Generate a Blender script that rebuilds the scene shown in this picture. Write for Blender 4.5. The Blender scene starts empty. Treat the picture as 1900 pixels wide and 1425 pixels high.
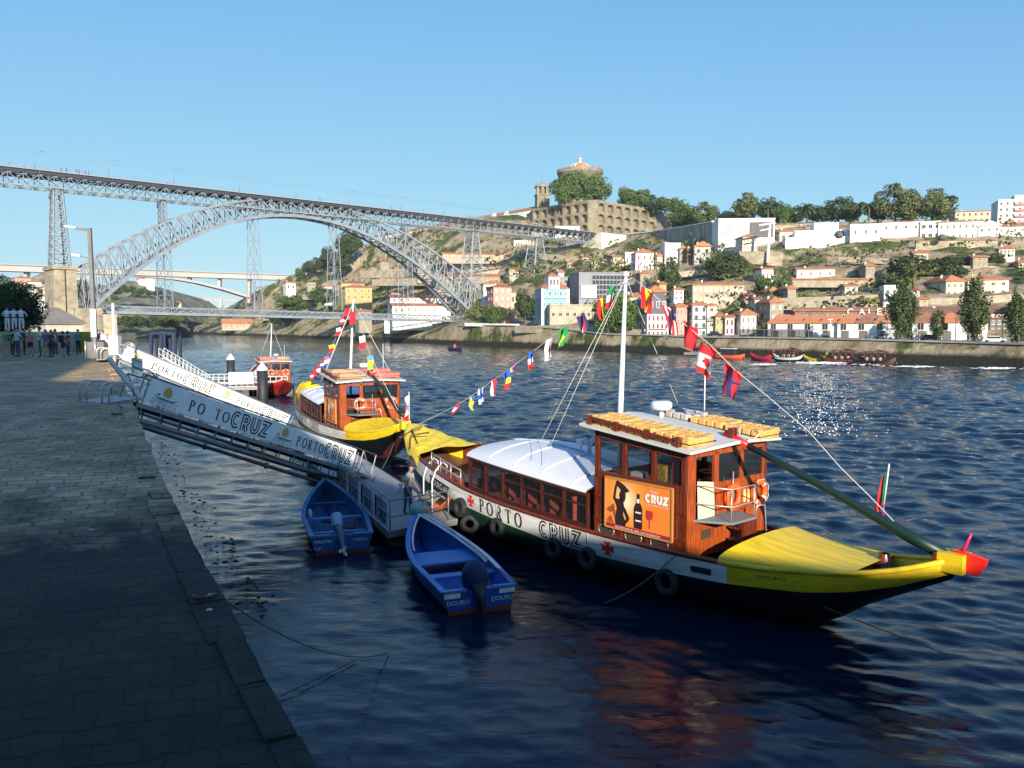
import bpy, bmesh, math, random
import numpy as np
from mathutils import Vector, Matrix, noise as mnoise
R = math.radians
C = bpy.context.scene.collection
sc = bpy.context.scene
# ------------------------------------------------------------------ camera, sky, sun, exposure
FOC, HC, YH = 1480.0, 7.2, 607.0            # focal length in photo pixels, eye height, horizon row
PITCH = math.atan((712.5 - YH) / FOC)
cd = bpy.data.cameras.new('camera'); cam = bpy.data.objects.new('camera', cd); C.objects.link(cam)
cd.sensor_width = 36.0; cd.lens = 36.0 * FOC / 1900.0; cd.clip_start = .1; cd.clip_end = 12000
cam.location = (0, 0, HC); cam.rotation_euler = (R(90) - PITCH, 0, 0)
sc.camera = cam
SUN_AZ, SUN_EL = 168.0, 17.5
W = bpy.data.worlds.new('World'); sc.world = W; W.use_nodes = True
wn = W.node_tree; bg = wn.nodes['Background']
sky = wn.nodes.new('ShaderNodeTexSky'); sky.sky_type = 'NISHITA'; sky.sun_disc = False
sky.sun_elevation = R(SUN_EL + 9); sky.sun_rotation = R(SUN_AZ); sky.air_density = 1.0; sky.dust_density = .15; sky.ozone_density = 1.2
sky.altitude = 50
def vmath(op, a, b):
    n = wn.nodes.new('ShaderNodeVectorMath'); n.operation = op
    for i, v in enumerate((a, b)):
        if isinstance(v, tuple): n.inputs[i].default_value = v
        else: wn.links.new(v, n.inputs[i])
    return n.outputs[0]
s_ = vmath('MULTIPLY', sky.outputs[0], (.1536,) * 3)                      # camera response: bright horizon rolls off, blue stays deep
num = vmath('MULTIPLY', s_, (.88, 1.74, 5.3)); den = vmath('ADD', vmath('MULTIPLY', s_, (.9, 1.45, 4.9)), (1, 1, 1))
glow = vmath('MULTIPLY', vmath('MAXIMUM', vmath('SUBTRACT', s_, (1.5, 1.6, 1.7)), (0, 0, 0)), (.9, .6, .3))   # the bright warm sky round the sun keeps its strength
wn.links.new(vmath('MULTIPLY', vmath('ADD', vmath('DIVIDE', num, den), glow), (5.6,) * 3), bg.inputs[0]); bg.inputs[1].default_value = .105
sd = bpy.data.lights.new('sun', 'SUN'); sun = bpy.data.objects.new('sun', sd); C.objects.link(sun)
sd.energy = 5.0; sd.angle = R(.5); sd.color = (1, .90, .76)
TOSUN = Vector((math.sin(R(SUN_AZ)) * math.cos(R(SUN_EL)), math.cos(R(SUN_AZ)) * math.cos(R(SUN_EL)), math.sin(R(SUN_EL))))
sun.rotation_euler = (-TOSUN).to_track_quat('-Z', 'Y').to_euler(); sun.location = TOSUN * 100
sc.view_settings.view_transform = 'Standard'; sc.view_settings.look = 'None'
sc.view_settings.exposure = .76; sc.view_settings.gamma = 1
sc.cycles.max_bounces = 6; sc.cycles.diffuse_bounces = 2; sc.cycles.glossy_bounces = 3; sc.cycles.transmission_bounces = 4
sc.cycles.transparent_max_bounces = 8; sc.cycles.caustics_reflective = False; sc.cycles.caustics_refractive = False
sc.cycles.sample_clamp_indirect = 4.0
# ------------------------------------------------------------------ measuring helpers
def ray(px, py):
    x = (px - 950) / FOC; u = -(py - 712.5) / FOC
    return Vector((x, math.cos(PITCH) + u * math.sin(PITCH), -math.sin(PITCH) + u * math.cos(PITCH)))
def at(px, py, d):
    r = ray(px, py); return r * (d / r.y) + Vector((0, 0, HC))
def atz(px, py, z):
    r = ray(px, py); return r * ((z - HC) / r.z) + Vector((0, 0, HC))
def lerp(a, b, t): return a + (b - a) * t
def tab(x, T):
    if x <= T[0][0]: return T[0][1]
    for (a, va), (b, vb) in zip(T, T[1:]):
        if x <= b: return va + (vb - va) * (x - a) / (b - a)
    return T[-1][1]
# ------------------------------------------------------------------ materials
MATS = {}
def mat(name, col, rough=.7, var=.0, scale=3.0, bump=0, metal=0, col2=None, bscale=None, spec=None, stretch=None, alpha=None, bands=None, emit=None):
    if name in MATS: return MATS[name]
    m = bpy.data.materials.new(name); m.use_nodes = True; MATS[name] = m
    nt = m.node_tree; b = nt.nodes['Principled BSDF']
    b.inputs['Base Color'].default_value = (*col, 1); b.inputs['Roughness'].default_value = rough; b.inputs['Metallic'].default_value = metal
    if spec is not None: b.inputs['Specular IOR Level'].default_value = spec
    m.diffuse_color = (*col, 1)
    if var or bump or col2:
        tc = nt.nodes.new('ShaderNodeTexCoord'); src = tc.outputs['Object']
        if stretch:
            mp = nt.nodes.new('ShaderNodeMapping'); mp.inputs['Scale'].default_value = stretch; nt.links.new(src, mp.inputs[0]); src = mp.outputs[0]
        n = nt.nodes.new('ShaderNodeTexNoise'); n.inputs['Scale'].default_value = scale; n.inputs['Detail'].default_value = 6; n.inputs['Roughness'].default_value = .65
        nt.links.new(src, n.inputs['Vector'])
        if var or col2:
            cr = nt.nodes.new('ShaderNodeValToRGB'); e = cr.color_ramp.elements
            c2 = col2 or tuple(min(1, c * (1 + var)) for c in col); c1 = col if col2 else tuple(c * (1 - var) for c in col)
            e[0].position = .38; e[0].color = (*c1, 1); e[1].position = .62; e[1].color = (*c2, 1)
            nt.links.new(n.outputs['Fac'], cr.inputs[0]); nt.links.new(cr.outputs[0], b.inputs['Base Color'])
        if bump:
            n2 = n
            if bscale:
                n2 = nt.nodes.new('ShaderNodeTexNoise'); n2.inputs['Scale'].default_value = bscale; n2.inputs['Detail'].default_value = 5; nt.links.new(src, n2.inputs['Vector'])
            bp = nt.nodes.new('ShaderNodeBump'); bp.inputs['Strength'].default_value = bump; bp.inputs['Distance'].default_value = .05
            nt.links.new(n2.outputs['Fac'], bp.inputs['Height']); nt.links.new(bp.outputs[0], b.inputs['Normal'])
    return m
def wood(name, col, rough=.38, s=(1, 1, 1)):
    """varnished boards: fine vertical grooves and grain"""
    if name in MATS: return MATS[name]
    m = bpy.data.materials.new(name); m.use_nodes = True; MATS[name] = m; nt = m.node_tree; b = nt.nodes['Principled BSDF']
    b.inputs['Roughness'].default_value = rough; b.inputs['Coat Weight'].default_value = .25; b.inputs['Coat Roughness'].default_value = .2
    tc = nt.nodes.new('ShaderNodeTexCoord'); mp = nt.nodes.new('ShaderNodeMapping'); mp.inputs['Scale'].default_value = (14, 14, 1.2)
    n = nt.nodes.new('ShaderNodeTexNoise'); n.inputs['Scale'].default_value = 1.6; n.inputs['Detail'].default_value = 6
    cr = nt.nodes.new('ShaderNodeValToRGB'); e = cr.color_ramp.elements; e[0].position = .35; e[1].position = .68
    e[0].color = (*[c * .55 for c in col], 1); e[1].color = (*[min(1, c * 1.3) for c in col], 1)
    nt.links.new(tc.outputs['Object'], mp.inputs[0]); nt.links.new(mp.outputs[0], n.inputs['Vector']); nt.links.new(n.outputs[0], cr.inputs[0])
    sx = nt.nodes.new('ShaderNodeSeparateXYZ'); nt.links.new(tc.outputs['Object'], sx.inputs[0])
    ad = nt.nodes.new('ShaderNodeMath'); ad.operation = 'ADD'; nt.links.new(sx.outputs[0], ad.inputs[0]); nt.links.new(sx.outputs[1], ad.inputs[1])
    mu = nt.nodes.new('ShaderNodeMath'); mu.operation = 'MULTIPLY'; mu.inputs[1].default_value = 9.0; nt.links.new(ad.outputs[0], mu.inputs[0])
    fr = nt.nodes.new('ShaderNodeMath'); fr.operation = 'FRACT'; nt.links.new(mu.outputs[0], fr.inputs[0])
    lt = nt.nodes.new('ShaderNodeMath'); lt.operation = 'GREATER_THAN'; lt.inputs[1].default_value = .1; nt.links.new(fr.outputs[0], lt.inputs[0])
    mx = nt.nodes.new('ShaderNodeMix'); mx.data_type = 'RGBA'; mx.inputs[6].default_value = (*[c * .3 for c in col], 1)
    nt.links.new(lt.outputs[0], mx.inputs[0]); nt.links.new(cr.outputs[0], mx.inputs[7]); nt.links.new(mx.outputs[2], b.inputs['Base Color'])
    return m
def foliage(name, c1, c2):
    if name in MATS: return MATS[name]
    m = bpy.data.materials.new(name); m.use_nodes = True; MATS[name] = m; nt = m.node_tree; b = nt.nodes['Principled BSDF']
    g = nt.nodes.new('ShaderNodeNewGeometry'); cr = nt.nodes.new('ShaderNodeValToRGB'); e = cr.color_ramp.elements
    e[0].color = (*c1, 1); e[1].color = (*c2, 1); nt.links.new(g.outputs['Random Per Island'], cr.inputs[0]); nt.links.new(cr.outputs[0], b.inputs['Base Color'])
    b.inputs['Roughness'].default_value = .75; b.inputs['Specular IOR Level'].default_value = .2
    return m
def stone(name, c1, c2, mortar, bw, bh, scale=1.0, moss=None, vert=True, rough=.85, off=.5, msize=.02, bump=.6):
    """coursed stone: brick pattern on x+y / z (walls) or x / y (floors)"""
    if name in MATS: return MATS[name]
    m = bpy.data.materials.new(name); m.use_nodes = True; MATS[name] = m; nt = m.node_tree; b = nt.nodes['Principled BSDF']
    b.inputs['Roughness'].default_value = rough
    tc = nt.nodes.new('ShaderNodeTexCoord'); src = tc.outputs['Object']
    if vert:
        sx = nt.nodes.new('ShaderNodeSeparateXYZ'); nt.links.new(src, sx.inputs[0])
        ad = nt.nodes.new('ShaderNodeMath'); ad.operation = 'ADD'; nt.links.new(sx.outputs[0], ad.inputs[0]); nt.links.new(sx.outputs[1], ad.inputs[1])
        cx = nt.nodes.new('ShaderNodeCombineXYZ'); nt.links.new(ad.outputs[0], cx.inputs[0]); nt.links.new(sx.outputs[2], cx.inputs[1]); src = cx.outputs[0]
    br = nt.nodes.new('ShaderNodeTexBrick'); br.inputs['Color1'].default_value = (*c1, 1); br.inputs['Color2'].default_value = (*c2, 1); br.inputs['Mortar'].default_value = (*mortar, 1)
    br.inputs['Scale'].default_value = scale; br.inputs['Brick Width'].default_value = bw; br.inputs['Row Height'].default_value = bh; br.inputs['Mortar Size'].default_value = msize
    br.offset = off; br.squash = 1.0; br.inputs['Bias'].default_value = -.1; br.inputs['Mortar Smooth'].default_value = .4
    nd = nt.nodes.new('ShaderNodeTexNoise'); nd.inputs['Scale'].default_value = 1.5 / bw; nt.links.new(src, nd.inputs['Vector'])
    vm = nt.nodes.new('ShaderNodeVectorMath'); vm.operation = 'MULTIPLY_ADD'; vm.inputs[1].default_value = (bw * .45,) * 3
    nt.links.new(nd.outputs['Color'], vm.inputs[0]); nt.links.new(src, vm.inputs[2]); nt.links.new(vm.outputs[0], br.inputs['Vector'])
    n = nt.nodes.new('ShaderNodeTexNoise'); n.inputs['Scale'].default_value = .35 / bw; n.inputs['Detail'].default_value = 8; n.inputs['Roughness'].default_value = .7
    nt.links.new(tc.outputs['Object'], n.inputs['Vector'])
    cr = nt.nodes.new('ShaderNodeValToRGB'); cr.color_ramp.elements[0].position = .3; cr.color_ramp.elements[0].color = (.45, .45, .42, 1); cr.color_ramp.elements[1].position = .7; cr.color_ramp.elements[1].color = (1.25, 1.2, 1.12, 1)
    nt.links.new(n.outputs[0], cr.inputs[0])
    mx = nt.nodes.new('ShaderNodeMix'); mx.data_type = 'RGBA'; mx.blend_type = 'MULTIPLY'; mx.inputs[0].default_value = 1
    nt.links.new(br.outputs['Color'], mx.inputs[6]); nt.links.new(cr.outputs[0], mx.inputs[7])
    out = mx.outputs[2]
    if moss: out = moss(nt, tc, out, n)
    nt.links.new(out, b.inputs['Base Color'])
    bp = nt.nodes.new('ShaderNodeBump'); bp.inputs['Strength'].default_value = bump; bp.inputs['Distance'].default_value = .04
    hb = nt.nodes.new('ShaderNodeMath'); hb.operation = 'SUBTRACT'; nt.links.new(n.outputs[0], hb.inputs[0]); nt.links.new(br.outputs['Fac'], hb.inputs[1])
    nt.links.new(hb.outputs[0], bp.inputs['Height']); nt.links.new(bp.outputs[0], b.inputs['Normal'])
    return m
def stains(nt, tc, out, n, zlo, zhi, col, wid=2.0, nz=1.2, mul=False):
    """a stain or moss belt between two heights (object z), with a ragged edge"""
    sx = nt.nodes.new('ShaderNodeSeparateXYZ'); nt.links.new(tc.outputs['Object'], sx.inputs[0])
    ma = nt.nodes.new('ShaderNodeMath'); ma.operation = 'MULTIPLY_ADD'; ma.inputs[1].default_value = nz * 2; nt.links.new(n.outputs[0], ma.inputs[0]); nt.links.new(sx.outputs[2], ma.inputs[2])
    mr = nt.nodes.new('ShaderNodeMapRange'); mr.inputs[1].default_value = zlo + nz; mr.inputs[2].default_value = zhi + nz; mr.inputs[3].default_value = 1; mr.inputs[4].default_value = 0
    nt.links.new(ma.outputs[0], mr.inputs[0])
    mx = nt.nodes.new('ShaderNodeMix'); mx.data_type = 'RGBA'; mx.blend_type = 'MULTIPLY' if mul else 'MIX'; nt.links.new(mr.outputs[0], mx.inputs[0]); nt.links.new(out, mx.inputs[6]); mx.inputs[7].default_value = (*col, 1)
    return mx.outputs[2]
# ------------------------------------------------------------------ mesh builder
class MB:
    def __init__(s): s.v = []; s.f = []; s.m = []; s.smooth = []
    def add(s, vs, fs, mi=0, sm=False):
        o = len(s.v); s.v += [tuple(v) for v in vs]
        for f in fs: s.f.append(tuple(o + i for i in f)); s.m.append(mi); s.smooth.append(sm)
        return s
    def box(s, c, sz, mi=0, rz=0, M=None):
        x, y, z = sz[0] / 2, sz[1] / 2, sz[2] / 2
        P = [Vector((a * x, b * y, d * z)) for d in (-1, 1) for b in (-1, 1) for a in (-1, 1)]
        if M is None: M = Matrix.Rotation(rz, 3, 'Z')
        P = [M @ p + Vector(c) for p in P]
        return s.add(P, [(0, 2, 3, 1), (4, 5, 7, 6), (0, 1, 5, 4), (2, 6, 7, 3), (0, 4, 6, 2), (1, 3, 7, 5)], mi)
    def bb(s, x0, x1, y0, y1, z0, z1, mi=0): return s.box(((x0 + x1) / 2, (y0 + y1) / 2, (z0 + z1) / 2), (x1 - x0, y1 - y0, z1 - z0), mi)
    def bar(s, a, b, w, h=None, mi=0, up=(0, 0, 1)):
        a = Vector(a); b = Vector(b); d = (b - a); L = d.length
        if L < 1e-6: return s
        d /= L; u = Vector(up)
        if abs(d.dot(u)) > .98: u = Vector((1, 0, 0))
        x = d.cross(u).normalized(); u = x.cross(d)
        M = Matrix((x, d, u)).transposed()
        return s.box((a + b) / 2, (w, L, h or w), mi, M=M)
    def tube(s, pts, r, n=8, mi=0, cap=True, close=False):
        pts = [Vector(p) for p in pts]; k = len(pts)
        rs = r if isinstance(r, (list, tuple)) else [r] * k
        u = None; rings = []
        for i, p in enumerate(pts):
            if close: t = pts[(i + 1) % k] - pts[i - 1]
            else: t = pts[min(i + 1, k - 1)] - pts[max(i - 1, 0)]
            t.normalize()
            if u is None:
                u = Vector((0, 0, 1)) if abs(t.z) < .9 else Vector((1, 0, 0))
            u = (u - t * u.dot(t)); u.normalize(); w = t.cross(u)
            rings.append([p + (u * math.cos(2 * math.pi * j / n) + w * math.sin(2 * math.pi * j / n)) * rs[i] for j in range(n)])
        vs = [v for g in rings for v in g]; fs = []
        for i in range(k if close else k - 1):
            a = i * n; b = ((i + 1) % k) * n
            for j in range(n): fs.append((a + j, a + (j + 1) % n, b + (j + 1) % n, b + j))
        if cap and not close: fs += [tuple(range(n - 1, -1, -1)), tuple((k - 1) * n + j for j in range(n))]
        return s.add(vs, fs, mi, True)
    def lathe(s, prof, c=(0, 0, 0), n=16, mi=0, sm=True):
        vs = [(c[0] + r * math.cos(2 * math.pi * j / n), c[1] + r * math.sin(2 * math.pi * j / n), c[2] + z) for r, z in prof for j in range(n)]
        fs = [(i * n + j, i * n + (j + 1) % n, (i + 1) * n + (j + 1) % n, (i + 1) * n + j) for i in range(len(prof) - 1) for j in range(n)]
        return s.add(vs, fs, mi, sm)
    def torus(s, c, R_, r, axis=(0, 1, 0), n=24, k=8, mi=0, mfun=None):
        ax = Vector(axis).normalized(); u = ax.orthogonal().normalized(); w = ax.cross(u); vs = []; c = Vector(c)
        for i in range(n):
            a = 2 * math.pi * i / n; d = u * math.cos(a) + w * math.sin(a)
            for j in range(k):
                b = 2 * math.pi * j / k; vs.append(c + d * (R_ + r * math.cos(b)) + ax * r * math.sin(b))
        for i in range(n):
            fs = [(i * k + j, i * k + (j + 1) % k, ((i + 1) % n) * k + (j + 1) % k, ((i + 1) % n) * k + j) for j in range(k)]
            if i == 0: o = len(s.v); s.v += [tuple(v) for v in vs]
            for f in fs: s.f.append(tuple(o + q for q in f)); s.m.append(mfun(i) if mfun else mi); s.smooth.append(True)
        return s
    def grid(s, P, mi=0, sm=True, mfun=None):
        nr = len(P); nc = len(P[0]); o = len(s.v); s.v += [tuple(p) for row in P for p in row]
        for i in range(nr - 1):
            for j in range(nc - 1):
                s.f.append((o + i * nc + j, o + i * nc + j + 1, o + (i + 1) * nc + j + 1, o + (i + 1) * nc + j)); s.m.append(mfun(i, j) if mfun else mi); s.smooth.append(sm)
        return s
    def prism(s, poly, z0, z1, mi=0):
        n = len(poly); vs = [(x, y, z0) for x, y in poly] + [(x, y, z1) for x, y in poly]
        return s.add(vs, [tuple(range(n - 1, -1, -1)), tuple(range(n, 2 * n))] + [(i, (i + 1) % n, n + (i + 1) % n, n + i) for i in range(n)], mi)
    def build(s, name, mats, parent=None, loc=None, mesh=None):
        me = bpy.data.meshes.new(name); me.from_pydata(s.v, [], s.f)
        if not isinstance(mats, (list, tuple)): mats = [mats]
        for m in mats: me.materials.append(m)
        me.polygons.foreach_set('material_index', s.m); me.polygons.foreach_set('use_smooth', s.smooth); me.update()
        return link(name, me, parent, loc)
def link(name, me, parent=None, loc=None):
    o = bpy.data.objects.new(name, me); C.objects.link(o)
    if parent: o.parent = parent
    if loc is not None: o.location = loc
    return o
def tag(o, label=None, cat=None, group=None, kind=None):
    if label: o['label'] = label
    if cat: o['category'] = cat
    if group: o['group'] = group
    if kind: o['kind'] = kind
    return o
def thing(name, label, cat, loc=(0, 0, 0), rz=0, group=None):
    o = bpy.data.objects.new(name, None); C.objects.link(o); o.location = loc; o.rotation_euler = (0, 0, rz); o.empty_display_size = .2
    return tag(o, label, cat, group)
def struct(name, mb, m, loc=None): return tag(mb.build(name, m, None, loc), kind='structure')
def dup(root, loc=None, rz=None, label=None, group=None, scale=None):
    r = root.copy(); C.objects.link(r)
    if loc is not None: r.location = loc
    if rz is not None: r.rotation_euler = (0, 0, rz)
    if scale is not None: r.scale = scale if hasattr(scale, '__len__') else (scale,) * 3
    if label: r['label'] = label
    if group: r['group'] = group
    for ch in list(root.children):
        c = ch.copy(); C.objects.link(c); c.parent = r
        for g in ch.children:
            d = g.copy(); C.objects.link(d); d.parent = c
    return r
# ------------------------------------------------------------------ lettering made of strokes
def strip(mb, cl, hw, mp, mi=0):
    n = len(cl); A = []; B = []
    for i, (x, y) in enumerate(cl):
        h = hw[i] if isinstance(hw, (list, tuple)) else hw; a = cl[max(i - 1, 0)]; b = cl[min(i + 1, n - 1)]
        d0 = Vector((x - a[0], y - a[1])); d1 = Vector((b[0] - x, b[1] - y)); d0 = d0.normalized() if i else d1.normalized(); d1 = d1.normalized() if i < n - 1 else d0
        t = (d0 + d1); c_ = max(.3, t.length / 2); t = t.normalized() if t.length > 1e-6 else d0; nx, ny = -t.y, t.x; h = h / c_
        A.append((x + nx * h, y + ny * h)); B.append((x - nx * h, y - ny * h))
    vs = [mp(*p) for p in A] + [mp(*p) for p in B]
    mb.add(vs, [(i, i + 1, n + i + 1, n + i) for i in range(n - 1)], mi)
def arc(cx, cy, rx, ry, a0, a1, n=14): return [(cx + rx * math.cos(R(lerp(a0, a1, i / n))), cy + ry * math.sin(R(lerp(a0, a1, i / n)))) for i in range(n + 1)]
def thick(pts, tn, tk): # contrast: thick on the vertical parts
    out = []
    for i in range(len(pts)):
        x0, y0 = pts[max(i - 1, 0)]; x1, y1 = pts[min(i + 1, len(pts) - 1)]; d = math.hypot(x1 - x0, y1 - y0) or 1
        out.append(lerp(tn, tk, abs(y1 - y0) / d))
    return out
def serif(ch):
    tn, tk = .034, .088; S = []
    if ch == 'O': p = arc(.4, .5, .35, .47, 0, 360, 28); return [(p, thick(p, tn, tk))], .8
    if ch in 'PR':
        S = [([(.17, .02), (.17, .98)], tk), ([(.03, .02), (.31, .02)], tn), ([(.03, .97), (.2, .97)], tn)]
        p = [(.17, .97)] + arc(.33, .74, .22, .23, 90, -90, 12) + [(.17, .51)]; S.append((p, thick(p, tn, tk)))
        if ch == 'R': S += [([(.32, .5), (.62, .04)], tk * .9), ([(.5, .02), (.74, .02)], tn)]
        return S, (.62 if ch == 'P' else .76)
    if ch == 'T': return [([(.35, .02), (.35, .98)], tk), ([(.22, .02), (.48, .02)], tn), ([(.03, .96), (.67, .96)], tn), ([(.04, .8), (.06, .97)], tn), ([(.64, .97), (.66, .8)], tn)], .72
def inline(ch, k=1.0):
    if ch == 'C': return [arc(.42, .5, .3, .38, 50, 310, 20)], .78
    if ch == 'R': return [[(.16, 0), (.16, .87), (.4, .87)] + arc(.42, .66, .2, .21, 85, -90, 8) + [(.2, .45)], [(.36, .45), (.62, 0)]], .76
    if ch == 'U': return [[(.16, 1), (.16, .42)] + arc(.42, .4, .26, .28, 180, 360, 12)[1:] + [(.68, 1)]], .86
    if ch == 'Z': return [[(.08, .87), (.62, .87), (.12, .13), (.68, .13)]], .74
def word(mb, s, mp, u0, v0, h, style, gap=.12, mi=0, mw=None, hw=.125):
    """letters along u from u0; returns the width used"""
    u = 0
    for ch in s:
        if ch == ' ': u += .55; continue
        if style == 'serif':
            S, w = serif(ch)
            for pts, t in S: strip(mb, pts, t, lambda x, y, u=u: mp(u0 + (x + u) * h, v0 + y * h, 0), mi)
        else:
            S, w = inline(ch)
            for pts in S: strip(mb, pts, hw, lambda x, y, u=u: mp(u0 + (x + u) * h, v0 + y * h, 0), mi)
            if mw is not None:
                for pts in S: strip(mb, pts, hw * .32, lambda x, y, u=u: mp(u0 + (x + u) * h, v0 + y * h, 1), mw)
        u += w + gap
    return u * h
def text_on(mb, s, mp, u0, v0, h, mi=0, wscale=1.0):
    """small plain lettering from the built-in typeface, mapped on a surface"""
    cu = bpy.data.curves.new('t', 'FONT'); cu.body = s; cu.size = 1; cu.resolution_u = 2
    o = bpy.data.objects.new('t', cu); C.objects.link(o); dg = bpy.context.evaluated_depsgraph_get(); dg.update()
    me = bpy.data.meshes.new_from_object(o.evaluated_get(dg)); k = h / .72
    mb.add([mp(u0 + v.co.x * k * wscale, v0 + v.co.y * k, 0) for v in me.vertices], [tuple(p.vertices) for p in me.polygons], mi)
    w = max((v.co.x for v in me.vertices), default=0) * k * wscale
    bpy.data.objects.remove(o); bpy.data.curves.remove(cu); bpy.data.meshes.remove(me)
    return w
def plane_map(o, ux, uy, n=None, e=.004, e1=.003):
    o = Vector(o); ux = Vector(ux).normalized(); uy = Vector(uy).normalized(); n = (Vector(n) if n else ux.cross(uy)).normalized()
    return lambda u, v, k=0: o + ux * u + uy * v + n * (e + k * e1)
rnd = random.Random(7)
# ================================================================== WATER
def build_water():
    ox, oy = 1.0, -14.0; na, nr = 720, 1450
    ang = np.radians(np.linspace(-64, 60, na)); rr = 9.0 * (2600 / 9.0) ** (np.linspace(0, 1, nr))
    A, Q = np.meshgrid(ang, rr); X = ox + Q * np.sin(A); Y = oy + Q * np.cos(A); Zz = np.zeros_like(X)
    step = np.maximum(Q * (math.log(2600 / 9.0) / nr), Q * math.radians(124) / na)
    rg = np.random.RandomState(3); dist = np.hypot(X, Y)
    chop = np.interp(dist, [0, 14, 26, 50, 120, 500], [.42, .58, 1.0, 1.5, 1.8, 1.5])
    # calmer in the lee of the quay
    lee = np.clip((X * .886 + Y * .4638 - 1.0) / 14.0, .45, 1.0); chop = chop * np.where(dist < 90, lee, 1.0)
    for k in range(90):
        lam = .22 * (3.6 / .22) ** rg.rand(); th = math.radians(24) + rg.randn() * .50 + (rg.rand() < .15) * rg.randn(); amp = .0098 * lam ** .78 * (.6 + .8 * rg.rand())
        kx, ky = math.sin(th) * 2 * math.pi / lam, math.cos(th) * 2 * math.pi / lam; ph = rg.rand() * 6.28
        warp = .6 * np.sin(X * kx * .17 + Y * ky * .11 + ph * 3) + .9 * np.sin(-X * ky * .13 + Y * kx * .1 + ph)
        if lam > 1.1: amp = amp * np.interp(dist, [0, 14, 34], [.45, .5, 1])
        fade = np.clip((lam / step - 2.0) / 2.0, 0, 1)
        s = np.sin(X * kx + Y * ky + ph + warp * 1.6); s = 1 - 2 * np.sqrt(np.clip((1 - s) / 2, 0, 1) + .004) * .96
        Zz += amp * s * fade * chop * .64
    v = np.stack([X, Y, Zz], -1).reshape(-1, 3)
    i = np.arange(nr - 1)[:, None] * na + np.arange(na - 1)[None, :]
    f = np.stack([i, i + 1, i + na + 1, i + na], -1).reshape(-1, 4)[:, ::-1]
    me = bpy.data.meshes.new('river'); me.vertices.add(len(v)); me.vertices.foreach_set('co', v.ravel()); me.loops.add(f.size); me.loops.foreach_set('vertex_index', f.ravel())
    me.polygons.add(len(f)); me.polygons.foreach_set('loop_start', np.arange(0, f.size, 4)); me.polygons.foreach_set('loop_total', np.full(len(f), 4)); me.polygons.foreach_set('use_smooth', np.ones(len(f), bool)); me.update()
    m = bpy.data.materials.new('river_water'); m.use_nodes = True; nt = m.node_tree; b = nt.nodes['Principled BSDF']
    b.inputs['Base Color'].default_value = (.002, .009, .022, 1); b.inputs['Roughness'].default_value = .025; b.inputs['IOR'].default_value = 1.333; b.inputs['Specular IOR Level'].default_value = .42
    tc = nt.nodes.new('ShaderNodeTexCoord'); mp = nt.nodes.new('ShaderNodeMapping'); mp.inputs['Rotation'].default_value = (0, 0, R(-24)); mp.inputs['Scale'].default_value = (.55, 1.25, 1)
    nt.links.new(tc.outputs['Object'], mp.inputs[0]); n1 = nt.nodes.new('ShaderNodeTexNoise'); n1.inputs['Scale'].default_value = 3.0; n1.inputs['Detail'].default_value = 7; n1.inputs['Roughness'].default_value = .6; n1.inputs['Distortion'].default_value = .5
    nt.links.new(mp.outputs[0], n1.inputs['Vector']); bp = nt.nodes.new('ShaderNodeBump'); bp.inputs['Strength'].default_value = .55; bp.inputs['Distance'].default_value = .07
    n2 = nt.nodes.new('ShaderNodeTexNoise'); n2.inputs['Scale'].default_value = .045; n2.inputs['Detail'].default_value = 4; nt.links.new(tc.outputs['Object'], n2.inputs['Vector'])
    mr = nt.nodes.new('ShaderNodeMapRange'); mr.inputs[1].default_value = .35; mr.inputs[2].default_value = .65; mr.inputs[3].default_value = .6; mr.inputs[4].default_value = 1.0; nt.links.new(n2.outputs[0], mr.inputs[0])
    # ripples ease off close in under the quay
    gl = nt.nodes.new('ShaderNodeVectorMath'); gl.operation = 'LENGTH'; nt.links.new(tc.outputs['Object'], gl.inputs[0])
    md = nt.nodes.new('ShaderNodeMapRange'); md.inputs[1].default_value = 14; md.inputs[2].default_value = 60; md.inputs[3].default_value = .25; md.inputs[4].default_value = 1.0; nt.links.new(gl.outputs['Value'], md.inputs[0])
    mu = nt.nodes.new('ShaderNodeMath'); mu.operation = 'MULTIPLY'; nt.links.new(mr.outputs[0], mu.inputs[0]); nt.links.new(md.outputs[0], mu.inputs[1])
    nt.links.new(mu.outputs[0], bp.inputs['Strength']); nt.links.new(n1.outputs[0], bp.inputs['Height']); nt.links.new(bp.outputs[0], b.inputs['Normal'])
    me.materials.append(m); o = link('river', me); tag(o, kind='structure')
build_water()
bed = MB(); bed.add([(-2700, -80, -6), (2700, -80, -6), (2700, 2700, -6), (-2700, 2700, -6)], [(0, 1, 2, 3)])
struct('river_bed', bed, mat('river_bed_mud', (.05, .045, .03), .9, .3, .05))
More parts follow.
